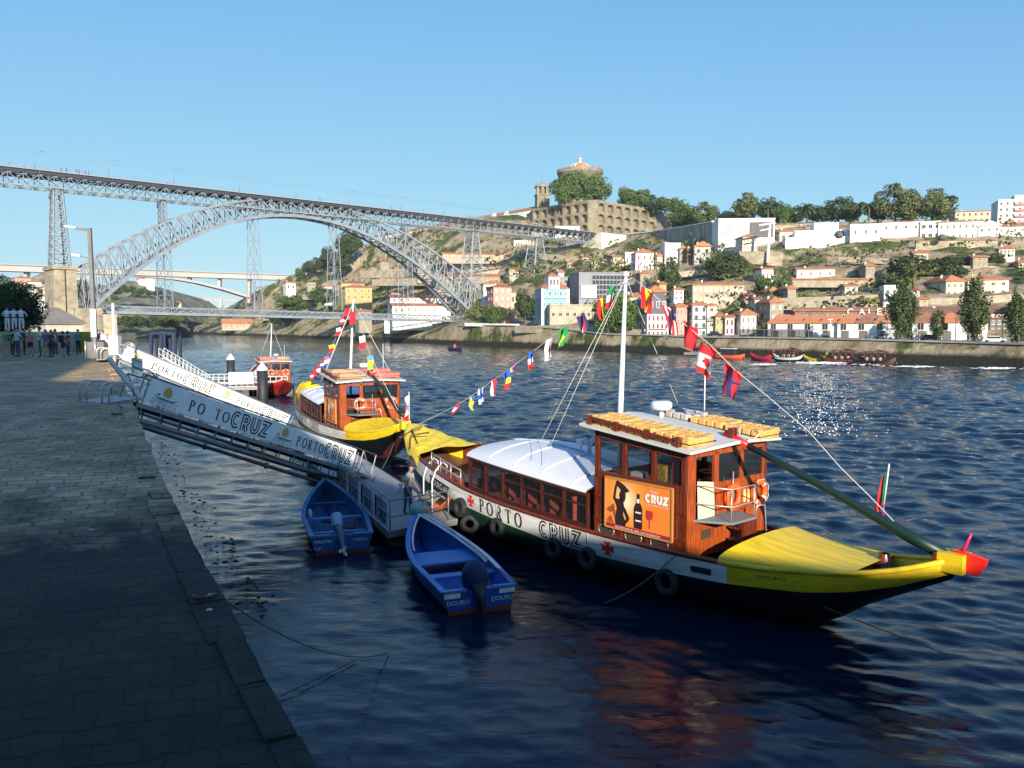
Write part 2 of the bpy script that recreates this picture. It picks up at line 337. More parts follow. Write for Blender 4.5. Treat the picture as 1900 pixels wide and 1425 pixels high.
# ================================================================== NORTH QUAY
RIV = Vector((-.4638, .886, 0)); RN = Vector((-.886, -.4638, 0))     # along the river, towards the land
QE = [atz(590, 1425, 3.0), atz(415, 1115, 3.62), atz(345, 985, 3.98), atz(290, 870, 4.3), atz(245, 745, 4.78), atz(222, 697, 5.0), atz(205, 657, 5.35)]
QE = [Vector((75, -34, 3.4)), Vector((34, -20, 3.4)), QE[0] + (QE[0] - QE[1]) * 4.2 + Vector((0, 0, .9))] + QE
e = QE[-1]; QE += [e + RIV * 30 + Vector((0, 0, .05)), e + RIV * 200 + Vector((0, 0, .1)), e + RIV * 420 + Vector((0, 0, .1))]
def quay_z(y):
    T = [(p.y, p.z) for p in QE]; return tab(y, T)
def moss(nt, tc, out, n):
    o2 = stains(nt, tc, out, n, 3.95, 4.25, (.085, .078, .075), nz=.34, mul=True); o2 = stains(nt, tc, o2, n, 3.1, 3.75, (.45, .85, .55), nz=.4, mul=True)
    # droppings and limpets: scattered white specks
    v = nt.nodes.new('ShaderNodeTexVoronoi'); v.inputs['Scale'].default_value = 2.6; nt.links.new(tc.outputs['Object'], v.inputs['Vector'])
    n3 = nt.nodes.new('ShaderNodeTexNoise'); n3.inputs['Scale'].default_value = .8; nt.links.new(tc.outputs['Object'], n3.inputs['Vector'])
    m1 = nt.nodes.new('ShaderNodeMapRange'); m1.inputs[1].default_value = .48; m1.inputs[2].default_value = .7; m1.inputs[3].default_value = .0; m1.inputs[4].default_value = .14; nt.links.new(n3.outputs[0], m1.inputs[0])
    lt = nt.nodes.new('ShaderNodeMath'); lt.operation = 'LESS_THAN'; nt.links.new(v.outputs['Distance'], lt.inputs[0]); nt.links.new(m1.outputs[0], lt.inputs[1])
    mx = nt.nodes.new('ShaderNodeMix'); mx.data_type = 'RGBA'; nt.links.new(lt.outputs[0], mx.inputs[0]); nt.links.new(o2, mx.inputs[6]); mx.inputs[7].default_value = (.45, .46, .45, 1)
    return mx.outputs[2]
qm = stone('quay_paving', (.37, .25, .125), (.58, .41, .225), (.22, .155, .085), .46, .27, vert=False, moss=moss, rough=.8, bump=1.0, msize=.018)
for nd in qm.node_tree.nodes:
    if nd.type == 'TEX_BRICK':   # courses run across the quay
        mp = qm.node_tree.nodes.new('ShaderNodeMapping'); mp.inputs['Rotation'].default_value = (0, 0, R(-20)); src = nd.inputs['Vector'].links[0].from_socket
        qm.node_tree.links.new(src, mp.inputs[0]); qm.node_tree.links.new(mp.outputs[0], nd.inputs['Vector'])
q = MB(); EE = []
for a, b in zip(QE, QE[1:]):
    n = max(2, int((b - a).length / .45)) if (b - a).length < 60 else 6
    EE += [a.lerp(b, i / n) for i in range(n)]
EE.append(QE[-1]); EE = [p + RN * (mnoise.noise(p * .9) * .07 + mnoise.noise(p * 3.1) * .03 if p.y < 60 else 0) for p in EE]; offs = [0, .3, .8, 1.5, 2.4, 3.5, 5, 7, 10, 14, 20, 30, 45, 70, 110, 170]
rows = []
for k, p in enumerate(EE):
    row = []
    for w in offs:
        pp = p + RN * w; j = (mnoise.noise(Vector((pp.x * .8, pp.y * .8, 0))) * .06 if w > 0 and p.y < 70 else 0) + (mnoise.noise(Vector((pp.x * 2.7, pp.y * 2.7, 4))) * .022 if p.y < 30 else 0)
        row.append(pp + Vector((0, 0, j)))
    rows.append(row)
q.grid(rows, 0)
struct('quay_pavement', q, qm)
cp = MB(); acc = 0; rc = random.Random(4); last = None
for a, b in zip(EE, EE[1:]):
    if a.y < 3 or a.y > 62: continue
    if last is None: last = a
    if (b - last).length > .62 + rc.random() * .5:
        d = (b - last).normalized(); g_ = d * .015; h = rc.uniform(.015, .045); o1, o2 = rc.uniform(-.03, .03), rc.uniform(-.03, .03); w_ = rc.uniform(.30, .42)
        P_ = [last + g_ - RN * o1, b - g_ - RN * o2, b - g_ + RN * w_, last + g_ + RN * w_]; cp.add([p + Vector((0, 0, -.35)) for p in P_] + [p + Vector((0, 0, h + rc.uniform(-.008, .008))) for p in P_], [(0, 3, 2, 1), (4, 5, 6, 7), (0, 1, 5, 4), (1, 2, 6, 5), (2, 3, 7, 6), (3, 0, 4, 7)]); last = b
struct('quay_coping', cp, qm)
qw = MB(); rows = []
for p in EE: rows.append([p + RN * (.02 + mnoise.noise(Vector((p.x, p.y, z * .9))) * .08) + Vector((0, 0, z - p.z)) if z < 2.5 else p + Vector((0, 0, z - 3)) * 1 for z in (-5, -2, 0, 1.2, 2.2, 3)])
qw.grid([r[::-1] for r in rows], 0)
wallm = stone('quay_wall_stone', (.16, .14, .10), (.22, .19, .14), (.05, .045, .04), 1.1, .55, moss=lambda nt, tc, o, n: stains(nt, tc, o, n, 1.6, 3.4, (.018, .02, .012)))
struct('quay_wall', qw, wallm)
# ================================================================== SOUTH BANK AND HILLS (a real height sheet, far bank to crest)
cols = [
 (250, [(616, 1100), (610, 1110), (604, 1180), (598, 1300), (592, 1400), (588, 1500), (586, 1600)]),
 (360, [(618, 900), (613, 906), (606, 930), (600, 990), (592, 1030), (584, 1080), (578, 1120)]),
 (420, [(621, 720), (615, 726), (611, 760), (598, 800), (588, 830), (578, 860), (572, 880)]),
 (480, [(623.5, 640), (616, 648), (611, 668), (592, 700), (570, 720), (552, 738), (538, 750)]),
 (560, [(627, 530), (618, 536), (608, 556), (580, 590), (550, 630), (522, 670), (502, 695)]),
 (640, [(630, 460), (618, 467), (604, 490), (572, 525), (536, 575), (492, 625), (462, 655)]),
 (720, [(633, 405), (622, 412), (604, 440), (572, 470), (530, 520), (470, 575), (442, 620)]),
 (800, [(637, 352), (624, 358), (606, 395), (580, 430), (530, 470), (466, 530), (424, 590)]),
 (840, [(639, 330), (606, 336), (600, 370), (578, 410), (530, 455), (460, 510), (414, 575)]),
 (880, [(641, 316), (604, 320), (600, 345), (572, 395), (525, 440), (455, 490), (404, 560)]),
 (960, [(644, 290), (606, 293), (601, 315), (570, 350), (520, 400), (460, 455), (398, 540)]),
 (1040, [(647, 268), (611, 271), (606, 290), (560, 325), (508, 380), (462, 440), (425, 500)]),
 (1120, [(650, 246), (621, 249), (617, 268), (560, 300), (500, 360), (470, 410), (440, 480)]),
 (1200, [(653, 230), (623, 234), (619, 255), (555, 282), (508, 325), (468, 375), (432, 440)]),
 (1300, [(658, 211), (627, 215), (622, 240), (545, 268), (500, 300), (462, 335), (425, 400)]),
 (1400, [(662, 195), (628, 200), (622, 226), (560, 250), (520, 276), (478, 305), (416, 360)]),
 (1500, [(666, 182), (630, 187), (624, 212), (570, 235), (528, 262), (474, 300), (412, 345)]),
 (1600, [(670, 170), (632, 175), (627, 200), (565, 222), (528, 248), (462, 290), (412, 335)]),
 (1700, [(674, 160), (635, 165), (630, 190), (560, 212), (510, 240), (458, 280), (412, 325)]),
 (1800, [(678, 151), (638, 156), (633, 178), (560, 205), (520, 232), (464, 272), (412, 318)]),
 (1900, [(682, 142), (641, 146), (636, 168), (558, 198), (518, 225), (470, 262), (414, 310)]),
 (2100, [(692, 126), (646, 130), (640, 150), (555, 185), (510, 212), (465, 245), (410, 290)]),
 (2500, [(715, 104), (655, 108), (645, 125), (540, 165), (500, 190), (450, 215), (400, 260)])]
def prof(px):
    for (a, A), (b, B) in zip(cols, cols[1:]):
        if px <= b:
            t = max(0, (px - a) / (b - a)); return [(lerp(p[0], q_[0], t), lerp(p[1], q_[1], t)) for p, q_ in zip(A, B)]
    return cols[-1][1]
rows = []; SUB = 10
for px in range(250, 2501, 6):
    P = prof(px); row = [at(px, P[0][0] + 22, P[0][1] - 2)]; row[0].z = -3
    for i in range(6):
        for k in range(SUB if i > 1 else 3):
            t = k / (SUB if i > 1 else 3); y = lerp(P[i][0], P[i + 1][0], t); d = lerp(P[i][1], P[i + 1][1], t); p = at(px, y, d)
            if i == 0 and k == 0: p.z = min(p.z, .15)
            if i > 1:
                s = min(1, (i - 2 + t) * 1.2); sc_ = d / 300
                nz = mnoise.fractal(p / 26, .9, 2.1, 5); nz2 = mnoise.fractal(p / 7, .9, 2.1, 4)
                rg = 1 - 2 * abs(mnoise.noise(p / 15)); p = p + Vector((0, 1, -.12)) * (7 + (nz * 5.5 + nz2 * 2.0 - rg * 2.5) * min(1.4, sc_)) * s * (1 if i < 5 else 1 - t)
            elif i == 1: pass
            else:
                p = p + Vector((0, -1, 0)) * mnoise.fractal(p / 3, .9, 2.1, 3) * (.35 if px > 850 else 2.2)
            row.append(p)
    row.append(at(px, P[6][0], P[6][1])); e = row[-1]
    row += [e + Vector((0, 30, -1)), e + Vector((0, 90, -22)), e + Vector((0, 300, -70))]
    rows.append(row)
hill = MB(); hill.grid(rows, 0)
def hill_mat():
    m = bpy.data.materials.new('hillside_ground'); m.use_nodes = True; nt = m.node_tree; b = nt.nodes['Principled BSDF']; b.inputs['Roughness'].default_value = .95; b.inputs['Specular IOR Level'].default_value = .1
    tc = nt.nodes.new('ShaderNodeTexCoord')
    def nz(scale, det=8, ro=.65, st=None):
        n = nt.nodes.new('ShaderNodeTexNoise'); n.inputs['Scale'].default_value = scale; n.inputs['Detail'].default_value = det; n.inputs['Roughness'].default_value = ro
        src = tc.outputs['Object']
        if st: mp = nt.nodes.new('ShaderNodeMapping'); mp.inputs['Scale'].default_value = st; nt.links.new(src, mp.inputs[0]); src = mp.outputs[0]
        nt.links.new(src, n.inputs['Vector']); return n.outputs[0]
    def ramp(f, st):
        r = nt.nodes.new('ShaderNodeValToRGB'); e = r.color_ramp.elements
        e[0].position, e[0].color = st[0][0], (*st[0][1], 1); e[1].position, e[1].color = st[-1][0], (*st[-1][1], 1)
        for p, c in st[1:-1]: q_ = e.new(p); q_.color = (*c, 1)
        nt.links.new(f, r.inputs[0]); return r.outputs[0]
    rock = ramp(nz(.22, 10, .75, (1, 1, .6)), [(.3, (.12, .095, .06)), (.44, (.33, .25, .15)), (.6, (.48, .39, .26)), (.75, (.33, .27, .2))])
    green = ramp(nz(.35, 8, .7), [(.3, (.028, .042, .014)), (.5, (.075, .10, .028)), (.7, (.17, .19, .06))])
    mask = nt.nodes.new('ShaderNodeMapRange'); mask.inputs[1].default_value = .44; mask.inputs[2].default_value = .50; nt.links.new(nz(.055, 8, .68), mask.inputs[0])
    mx = nt.nodes.new('ShaderNodeMix'); mx.data_type = 'RGBA'; nt.links.new(mask.outputs[0], mx.inputs[0]); nt.links.new(rock, mx.inputs[7]); nt.links.new(green, mx.inputs[6])
    # tide-dark belt just above the river
    class N: pass
    nn = nt.nodes.new('ShaderNodeTexNoise'); nn.inputs['Scale'].default_value = .25; nt.links.new(tc.outputs['Object'], nn.inputs['Vector'])
    out = stains(nt, tc, mx.outputs[2], nn, 1.5, 2.3, (.035, .034, .024), nz=.5)
    nt.links.new(out, b.inputs['Base Color'])
    bp = nt.nodes.new('ShaderNodeBump'); bp.inputs['Strength'].default_value = .8; bp.inputs['Distance'].default_value = 1.5; nt.links.new(nz(.4, 10, .75), bp.inputs['Height']); nt.links.new(bp.outputs[0], b.inputs['Normal'])
    return m
HM = hill_mat(); struct('hillside', hill, HM)
def hill_pt(px, lay, t=0.0):
    """a point of the hillside: photo column, layer 0..6"""
    P = prof(px); i = min(int(lay), 5); f = lay - i; return at(px, lerp(P[i][0], P[i + 1][0], f), lerp(P[i][1], P[i + 1][1], f))
# low cliffs behind the far bank, upstream, and the north bank hill
def ridge(name, pts, depth, fore, m):
    g = MB(); rr_ = []
    for i in range(len(pts) - 1):
        (x0, y0), (x1, y1) = pts[i], pts[i + 1]; n = max(2, int(abs(x1 - x0) / 5))
        for k in range(n):
            px = lerp(x0, x1, k / n); py = lerp(y0, y1, k / n); top = at(px, py, depth); base = at(px, 607, depth - fore); base.z = -1
            r = []
            for j in range(13):
                t = j / 12; p = base.lerp(top, t); p.z = lerp(-1, top.z, t ** .8); p += Vector((0, -1, .4)) * mnoise.fractal(p / (depth / 18), .9, 2.1, 5) * depth * .02 * (min(1, top.z / 60) if j else 0); r.append(p)
            bk = depth * min(1, top.z / 60); r.append(r[-1] + Vector((0, bk * .2, -top.z * .2))); r.append(r[-1] + Vector((0, bk * .3, -top.z - 4))); rr_.append(r)
    g.grid(rr_, 0); return struct(name, g, m)
farm = mat('far_hill_scrub', (.06, .075, .035), .95, col2=(.26, .22, .15), scale=.06, bump=.6)
ridge('north_bank_hill', [(-60, 560), (0, 540), (40, 520), (90, 512), (140, 520), (190, 532), (230, 522), (265, 528), (295, 536), (320, 554), (335, 572), (345, 588), (352, 603)], 900, 230, farm)
ridge('upstream_hill', [(300, 590), (360, 583), (420, 574), (470, 570), (560, 560)], 1950, 300, farm)
ridge('riverside_slope', [(-140, 560), (-40, 545), (40, 540), (90, 556), (130, 575), (190, 588), (250, 592), (315, 600), (332, 605.5)], 560, 60, mat('wooded_slope', (.03, .05, .016), .95, col2=(.13, .13, .06), scale=.12, bump=.5))
# riverside promenade sheet and quay road on the south bank
pr = MB(); rows = []
for px in range(850, 2401, 25):
    P = prof(px); a = at(px, P[1][0], P[1][1]); b = at(px, P[2][0], P[2][1]); rows.append([a + Vector((0, 0, .16)), a.lerp(b, .5) + Vector((0, 0, .16)), b + Vector((0, 0, .16))])
pr.grid(rows, 0); struct('promenade_road', pr, mat('promenade_paving', (.26, .24, .21), .85, .15, .3))
kb = MB()
for a, b in zip(rows, rows[1:]): kb.bar(a[0] + Vector((0, 0, .12)), b[0] + Vector((0, 0, .12)), .8, .35)
struct('promenade_kerb', kb, mat('granite_kerb', (.38, .35, .3), .85, .15, .4))

# ================================================================== THE IRON ARCH BRIDGE
UZ = 53.0
P0 = atz(0, 343, UZ); P1 = atz(1095, 451.5, UZ); BD = (P1 - P0); BL = BD.length; BD = BD / BL; BNR = Vector((BD.y, -BD.x, 0))    # towards the camera
if BNR.dot(-P0) < 0: BNR = -BNR
def onb(px, py):
    r = ray(px, py); t = P0.dot(BNR); s = (P0 - Vector((0, 0, HC))).dot(BNR) / r.dot(BNR); p = r * s + Vector((0, 0, HC)); return (p - P0).dot(BD), p.z
def bp_(t, z, off=0): return Vector((P0.x, P0.y, 0)) + BD * t + BNR * off + Vector((0, 0, z))
bridge = thing('arch_bridge', 'grey iron lattice arch bridge carrying one deck above its arch and one below', 'bridge', bp_(onb(165, 560)[0], 0))
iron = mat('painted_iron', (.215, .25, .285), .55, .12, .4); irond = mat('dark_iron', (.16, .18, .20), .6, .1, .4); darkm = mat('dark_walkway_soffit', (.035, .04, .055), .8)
def bpart(mb, name, m, lab=None):
    o = mb.build(name, m, bridge); o.location = -bridge.location
    if lab: o['label'] = lab
    return o
BAY = 4.4; T0 = -60.0; nb = int((BL - T0) / BAY); TH = 3.9; WD = 4.0
up = MB(); sof = MB()
for side in (-1, 1):
    o = WD * side
    up.bar(bp_(T0, UZ + .2, o), bp_(BL, UZ + .2, o), .35, .45); up.bar(bp_(T0, UZ + TH, o), bp_(BL, UZ + TH, o), .35, .4)
    for i in range(nb):
        a = T0 + i * BAY; up.bar(bp_(a, UZ + .3, o), bp_(a, UZ + TH, o), .22, .22)
        up.bar(bp_(a, UZ + .3, o), bp_(a + BAY, UZ + TH, o), .2, .18); up.bar(bp_(a + BAY, UZ + .3, o), bp_(a, UZ + TH, o), .2, .18)
        up.bar(bp_(a, UZ + TH - .5, o), bp_(a, UZ + TH + 1.2, o + side * 1.4), .14, .14)   # cantilever bracket
for i in range(nb):
    a = T0 + i * BAY; up.bar(bp_(a, UZ + .2, -WD), bp_(a, UZ + .2, WD), .2, .3); up.bar(bp_(a, UZ + .2, -WD), bp_(a + BAY, UZ + .2, WD), .14, .14)
bpart(up, 'upper_deck_truss', iron)
for side in (-1, 1):
    sof = MB()
    for i in range(nb):                       # scalloped dark panels paint in the shade under the walkway
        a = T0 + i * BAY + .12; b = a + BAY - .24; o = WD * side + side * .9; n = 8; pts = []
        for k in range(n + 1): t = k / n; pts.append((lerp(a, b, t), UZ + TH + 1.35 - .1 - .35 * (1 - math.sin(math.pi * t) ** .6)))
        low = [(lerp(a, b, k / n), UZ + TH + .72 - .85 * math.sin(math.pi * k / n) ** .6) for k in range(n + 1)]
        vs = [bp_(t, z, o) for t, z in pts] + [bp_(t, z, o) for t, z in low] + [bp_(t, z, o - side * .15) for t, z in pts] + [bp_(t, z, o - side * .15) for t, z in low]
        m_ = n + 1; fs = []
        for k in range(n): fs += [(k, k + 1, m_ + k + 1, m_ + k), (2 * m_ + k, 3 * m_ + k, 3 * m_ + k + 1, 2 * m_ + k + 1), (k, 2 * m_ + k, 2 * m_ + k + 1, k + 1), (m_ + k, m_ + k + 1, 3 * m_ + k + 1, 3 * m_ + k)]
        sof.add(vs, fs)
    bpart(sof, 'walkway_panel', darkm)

dk = MB(); dk.bar(bp_(T0, UZ + TH + 1.42, 0), bp_(BL, UZ + TH + 1.42, 0), WD * 2 + 3, .22)
bpart(dk, 'upper_roadway', mat('bridge_deck', (.3, .31, .32), .8))
rl = MB(); ZR = UZ + TH + 1.55
for side in (-1, 1):
    o = (WD + 1.45) * side
    for h in (.5, 1.1): rl.bar(bp_(T0, ZR + h, o), bp_(BL, ZR + h, o), .06, .06)
    for i in range(nb * 2): rl.bar(bp_(T0 + i * BAY / 2, ZR, o), bp_(T0 + i * BAY / 2, ZR + 1.1, o), .06, .06)
bpart(rl, 'railing', iron)
for px in (60, 196, 316, 437, 541, 638, 736, 814, 900, 990):     # overhead line masts
    t, _ = onb(px, tab(px, [(0, 318), (1095, 430)])); m1 = MB(); m1.tube([bp_(t, ZR, WD), bp_(t, ZR + 6.6, WD)], .11, 6); m1.tube([bp_(t, ZR + 5.2, WD), bp_(t + 1.6, ZR + 6.1, WD - .5), bp_(t + 3.2, ZR + 6.4, WD - 1)], .07, 5)
    bpart(m1, 'overhead_line_mast', iron)
wl = MB(); wl.tube([bp_(T0, ZR + 5.4, 1.5), bp_(BL, ZR + 5.4, 1.5)], .035, 4); wl.tube([bp_(T0, ZR + 6.3, 1.5), bp_(BL, ZR + 6.3, 1.5)], .03, 4); bpart(wl, 'overhead_wire', iron)
# arch chords measured on the photograph, smoothed
UPC = [onb(*p) for p in [(141, 506), (177, 479), (215, 455), (297.6, 416), (380, 388), (440, 377), (506, 370.5), (587, 376.5), (647.6, 393), (713, 421), (779, 459), (829.5, 499), (876, 543)]]
LOC = [onb(*p) for p in [(150, 583), (182.7, 556), (265, 485), (344.7, 444), (412.5, 417.5), (463, 407), (541, 403), (602, 411), (652.6, 425), (690.5, 444), (753.7, 487), (829.5, 552), (872, 596)]]
fu = np.polyfit([a for a, _ in UPC], [b for _, b in UPC], 4); fl = np.polyfit([a for a, _ in LOC], [b for _, b in LOC], 4)
ta, tb = onb(150, 583)[0], onb(872, 596)[0]; ua, ub = onb(141, 506)[0], onb(878, 543)[0]; NBY = 42; tm = (ta + tb) / 2
def nodeu(i): t = lerp(ua, ub, i / NBY); return t, float(np.polyval(fu, t))
def nodel(i): t = lerp(ta, tb, i / NBY); return t, float(np.polyval(fl, t))
def hwid(t): return 2.6 + 5.0 * (abs(t - tm) / (tb - tm)) ** 1.6
for side, nm in ((1, 'near'), (-1, 'far')):
    ar = MB()
    for i in range(NBY):
        (t1, z1), (t2, z2) = nodeu(i), nodeu(i + 1); (s1, y1), (s2, y2) = nodel(i), nodel(i + 1); h1, h2 = hwid(s1) * side, hwid(s2) * side
        ar.bar(bp_(t1, z1, h1), bp_(t2, z2, h2), .8, .75); ar.bar(bp_(s1, y1, h1), bp_(s2, y2, h2), 1.1, 1.2)
        ar.bar(bp_(t1, z1, h1), bp_(s1, y1, h1), .3, .3)
        if (i < NBY / 2): ar.bar(bp_(t1, z1, h1), bp_(s2, y2, h2), .5, .45); ar.bar(bp_(s1, y1, h1), bp_(t2, z2, h2), .22, .2)
        else: ar.bar(bp_(s1, y1, h1), bp_(t2, z2, h2), .5, .45); ar.bar(bp_(t1, z1, h1), bp_(s2, y2, h2), .22, .2)
    bpart(ar, 'arch_rib', iron)
xb = MB()
for i in range(NBY + 1):
    (t1, z1), (s1, y1) = nodeu(i), nodel(i); h = hwid(s1)
    xb.bar(bp_(t1, z1, -h), bp_(t1, z1, h), .22, .2); xb.bar(bp_(s1, y1, -h), bp_(s1, y1, h), .3, .3)
    if i < NBY:
        (t2, z2), (s2, y2) = nodeu(i + 1), nodel(i + 1); h2 = hwid(s2)
        xb.bar(bp_(s1, y1, -h), bp_(s2, y2, h2), .2, .2); xb.bar(bp_(s1, y1, h), bp_(s2, y2, -h2), .2, .2)
        if i % 2 == 0: xb.bar(bp_(t1, z1, -h), bp_(s1, y1, h), .18, .18); xb.bar(bp_(t1, z1, h), bp_(s1, y1, -h), .18, .18)
bpart(xb, 'arch_cross_bracing', iron)
def lattice(mb, t, z0, z1, w0, w1, o0, o1, lv, r=.22):
    L = []
    for k in range(lv + 1):
        f = k / lv; w = lerp(w0, w1, f) / 2; o = lerp(o0, o1, f) / 2; z = lerp(z0, z1, f); L.append([bp_(t - w, z, -o), bp_(t + w, z, -o), bp_(t + w, z, o), bp_(t - w, z, o)])
    for k in range(lv):
        for j in range(4):
            a, b, c, d = L[k][j], L[k][(j + 1) % 4], L[k + 1][j], L[k + 1][(j + 1) % 4]
            mb.bar(a, c, r * 1.7, r * 1.7); mb.bar(a, d, r * .7, r * .7); mb.bar(b, c, r * .7, r * .7); mb.bar(c, d, r * .8, r * .8)
def tz(px, py): return onb(px, py)
for px, ytop, ybot, w0, w1, lv, nm in ((110, 360, 498, 5.2, 2.6, 9, 'pier_tower'), (876, 432, 570, 10.5, 3.0, 9, 'pier_tower'), (994, 444, 526, 11.5, 3.6, 6, 'pier_tower')):
    t, zb = onb(px, ybot); m1 = MB(); lattice(m1, t, zb - 1, UZ, w0, w1, 9, 6, lv, .26); bpart(m1, nm, iron)
for px in (300, 750):                    # pillars from the upper deck down to the arch
    t, _ = onb(px, 380); m1 = MB(); lattice(m1, t, float(np.polyval(fu, t)) - 1, UZ, 1.6, 1.4, 5.5, 5, 4, .2); bpart(m1, 'pier_pillar', iron)
for px in (303, 470, 619, 752):          # hangers down to the lower deck
    t, _ = onb(px, 450); m1 = MB(); zt = float(np.polyval(fl, t)); lattice(m1, t, onb(px, 575)[1], zt, 3.2, 2.2, 8, hwid(t) * 1.6, 4, .13); bpart(m1, 'hanger', iron)
# lower deck
A = onb(192, 575); B = onb(874, 591); lo = MB(); nbl = 60
zl = lambda t, k: lerp(onb(220, 581.5)[1], onb(860, 597)[1], (t - onb(220, 580)[0]) / (onb(860, 597)[0] - onb(220, 580)[0])) + k
LH = 2.5
for side in (-1, 1):
    o = 4.0 * side; lo.bar(bp_(A[0], zl(A[0], .2), o), bp_(B[0], zl(B[0], .2), o), .4, .95); lo.bar(bp_(A[0], zl(A[0], LH), o), bp_(B[0], zl(B[0], LH), o), .3, .3)
    for i in range(nbl):
        a = lerp(A[0], B[0], i / nbl); b = lerp(A[0], B[0], (i + 1) / nbl)
        lo.bar(bp_(a, zl(a, .2), o), bp_(a, zl(a, LH), o), .16, .16); lo.bar(bp_(a, zl(a, .5), o), bp_(b, zl(b, LH), o), .2, .15); lo.bar(bp_(b, zl(b, .5), o), bp_(a, zl(a, LH), o), .2, .15)
bpart(lo, 'lower_deck_truss', iron)
ld = MB(); ld.bar(bp_(A[0] - 30, zl(A[0], .1), 0), bp_(B[0] + 25, zl(B[0], .1), 0), 7.4, .5); bpart(ld, 'lower_roadway', mat('bridge_deck', (.3, .31, .32), .8))
# masonry pier on the north bank and abutments
masm = stone('bridge_masonry', (.33, .29, .22), (.42, .37, .28), (.2, .17, .13), 1.6, .8)
ms = MB(); t, zt = onb(112, 502); zb = 2
for (a, b_) in ((-3.4, -.2), (.2, 3.2)):
    ms.add([bp_(t + (a if k in (0, 3, 4, 7) else b_) * (1.22 if k < 4 else 1), zb if k < 4 else zt, (-7 if k in (0, 1, 4, 5) else 7)) for k in range(8)], [(0, 3, 2, 1), (4, 5, 6, 7), (0, 1, 5, 4), (1, 2, 6, 5), (2, 3, 7, 6), (3, 0, 4, 7)])
ms.add([bp_(t - 3.9, zt, -7.6), bp_(t + 3.7, zt, -7.6), bp_(t + 3.7, zt, 7.6), bp_(t - 3.9, zt, 7.6), bp_(t - 3.9, zt + 1.2, -7.6), bp_(t + 3.7, zt + 1.2, -7.6), bp_(t + 3.7, zt + 1.2, 7.6), bp_(t - 3.9, zt + 1.2, 7.6)], [(0, 3, 2, 1), (4, 5, 6, 7), (0, 1, 5, 4), (1, 2, 6, 5), (2, 3, 7, 6), (3, 0, 4, 7)])
t2 = onb(150, 560)[0]; ms.add([bp_(t2 + (-4 if k in (0, 3, 4, 7) else 4.5), -2 if k < 4 else onb(148, 572)[1], (-9 if k in (0, 1, 4, 5) else 9)) for k in range(8)], [(0, 3, 2, 1), (4, 5, 6, 7), (0, 1, 5, 4), (1, 2, 6, 5), (2, 3, 7, 6), (3, 0, 4, 7)])
bpart(ms, 'masonry_pier', masm)
ms = MB(); t3 = onb(884, 575)[0]
ms.add([bp_(t3 + (-4.5 if k in (0, 3, 4, 7) else 8), -1 if k < 4 else onb(884, 541)[1], (-9 if k in (0, 1, 4, 5) else 9)) for k in range(8)], [(0, 3, 2, 1), (4, 5, 6, 7), (0, 1, 5, 4), (1, 2, 6, 5), (2, 3, 7, 6), (3, 0, 4, 7)])
bpart(ms, 'abutment', masm)
ms = MB(); t4 = BL + .5; ms.add([bp_(t4 + (0 if k in (0, 3, 4, 7) else 22), 25 if k < 4 else UZ + 5.3, (-8 if k in (0, 1, 4, 5) else 8)) for k in range(8)], [(0, 3, 2, 1), (4, 5, 6, 7), (0, 1, 5, 4), (1, 2, 6, 5), (2, 3, 7, 6), (3, 0, 4, 7)])
bpart(ms, 'deck_abutment', mat('pale_render', (.62, .57, .48), .9, .12, .2))
# ---- upstream concrete bridge and a farther one
cb = thing('concrete_bridge', 'pale concrete road bridge with a thin flat arch, upstream beyond the iron arch', 'bridge', at(200, 500, 640))
conc = mat('bridge_concrete', (.44, .43, .40), .85, .06, .05)
def cpart(mb, name, root, m=conc): o = mb.build(name, m, root); o.location = -root.location; return o
c1 = MB(); a = at(-60, 496, 600); b = at(545, 517, 800); c1.bar(a, b, 12, 4.3); cpart(c1, 'deck', cb)
c1 = MB(); c1.bar(a + Vector((0, 0, 2.9)), b + Vector((0, 0, 2.9)), 14, 1.0); cpart(c1, 'parapet', cb, mat('concrete_parapet', (.38, .38, .36), .85))
def cbp(px, py): t = (px + 60) / 605; d = 1 / lerp(1 / 600, 1 / 800, t); return at(px, py, d)
c1 = MB(); L = [cbp(*p) for p in ((50, 541), (90, 528), (130, 519), (170, 514), (215, 511), (262, 512), (320, 517), (362, 524), (410, 536), (458, 551))]
for p, q_ in zip(L, L[1:]): c1.bar(p, q_, 9, 1.9)
cpart(c1, 'arch', cb)
for px, y0, y1 in ((352, 512, 523), (408, 514, 537), (463, 515, 562), (92, 500, 528), (50, 499, 560), (-20, 497, 570)):
    c1 = MB(); c1.bar(cbp(px, y0), cbp(px, y1), 5, 2.2); cpart(c1, 'column', cb)
fb = thing('railway_bridge', 'faint white bridge on slim piers in the far distance', 'bridge', at(390, 555, 1900))
c1 = MB(); a = at(340, 553, 1850); b = at(435, 553.5, 1950); c1.bar(a, b, 10, 1.8); c1.bar(a + Vector((0, 0, -4)), b + Vector((0, 0, -4)), 8, 5.5); cpart(c1, 'deck', fb)
for px in (362, 386, 410): c1 = MB(); c1.bar(at(px, 554, 1900), at(px, 580, 1900), 5, 5); cpart(c1, 'pier', fb)
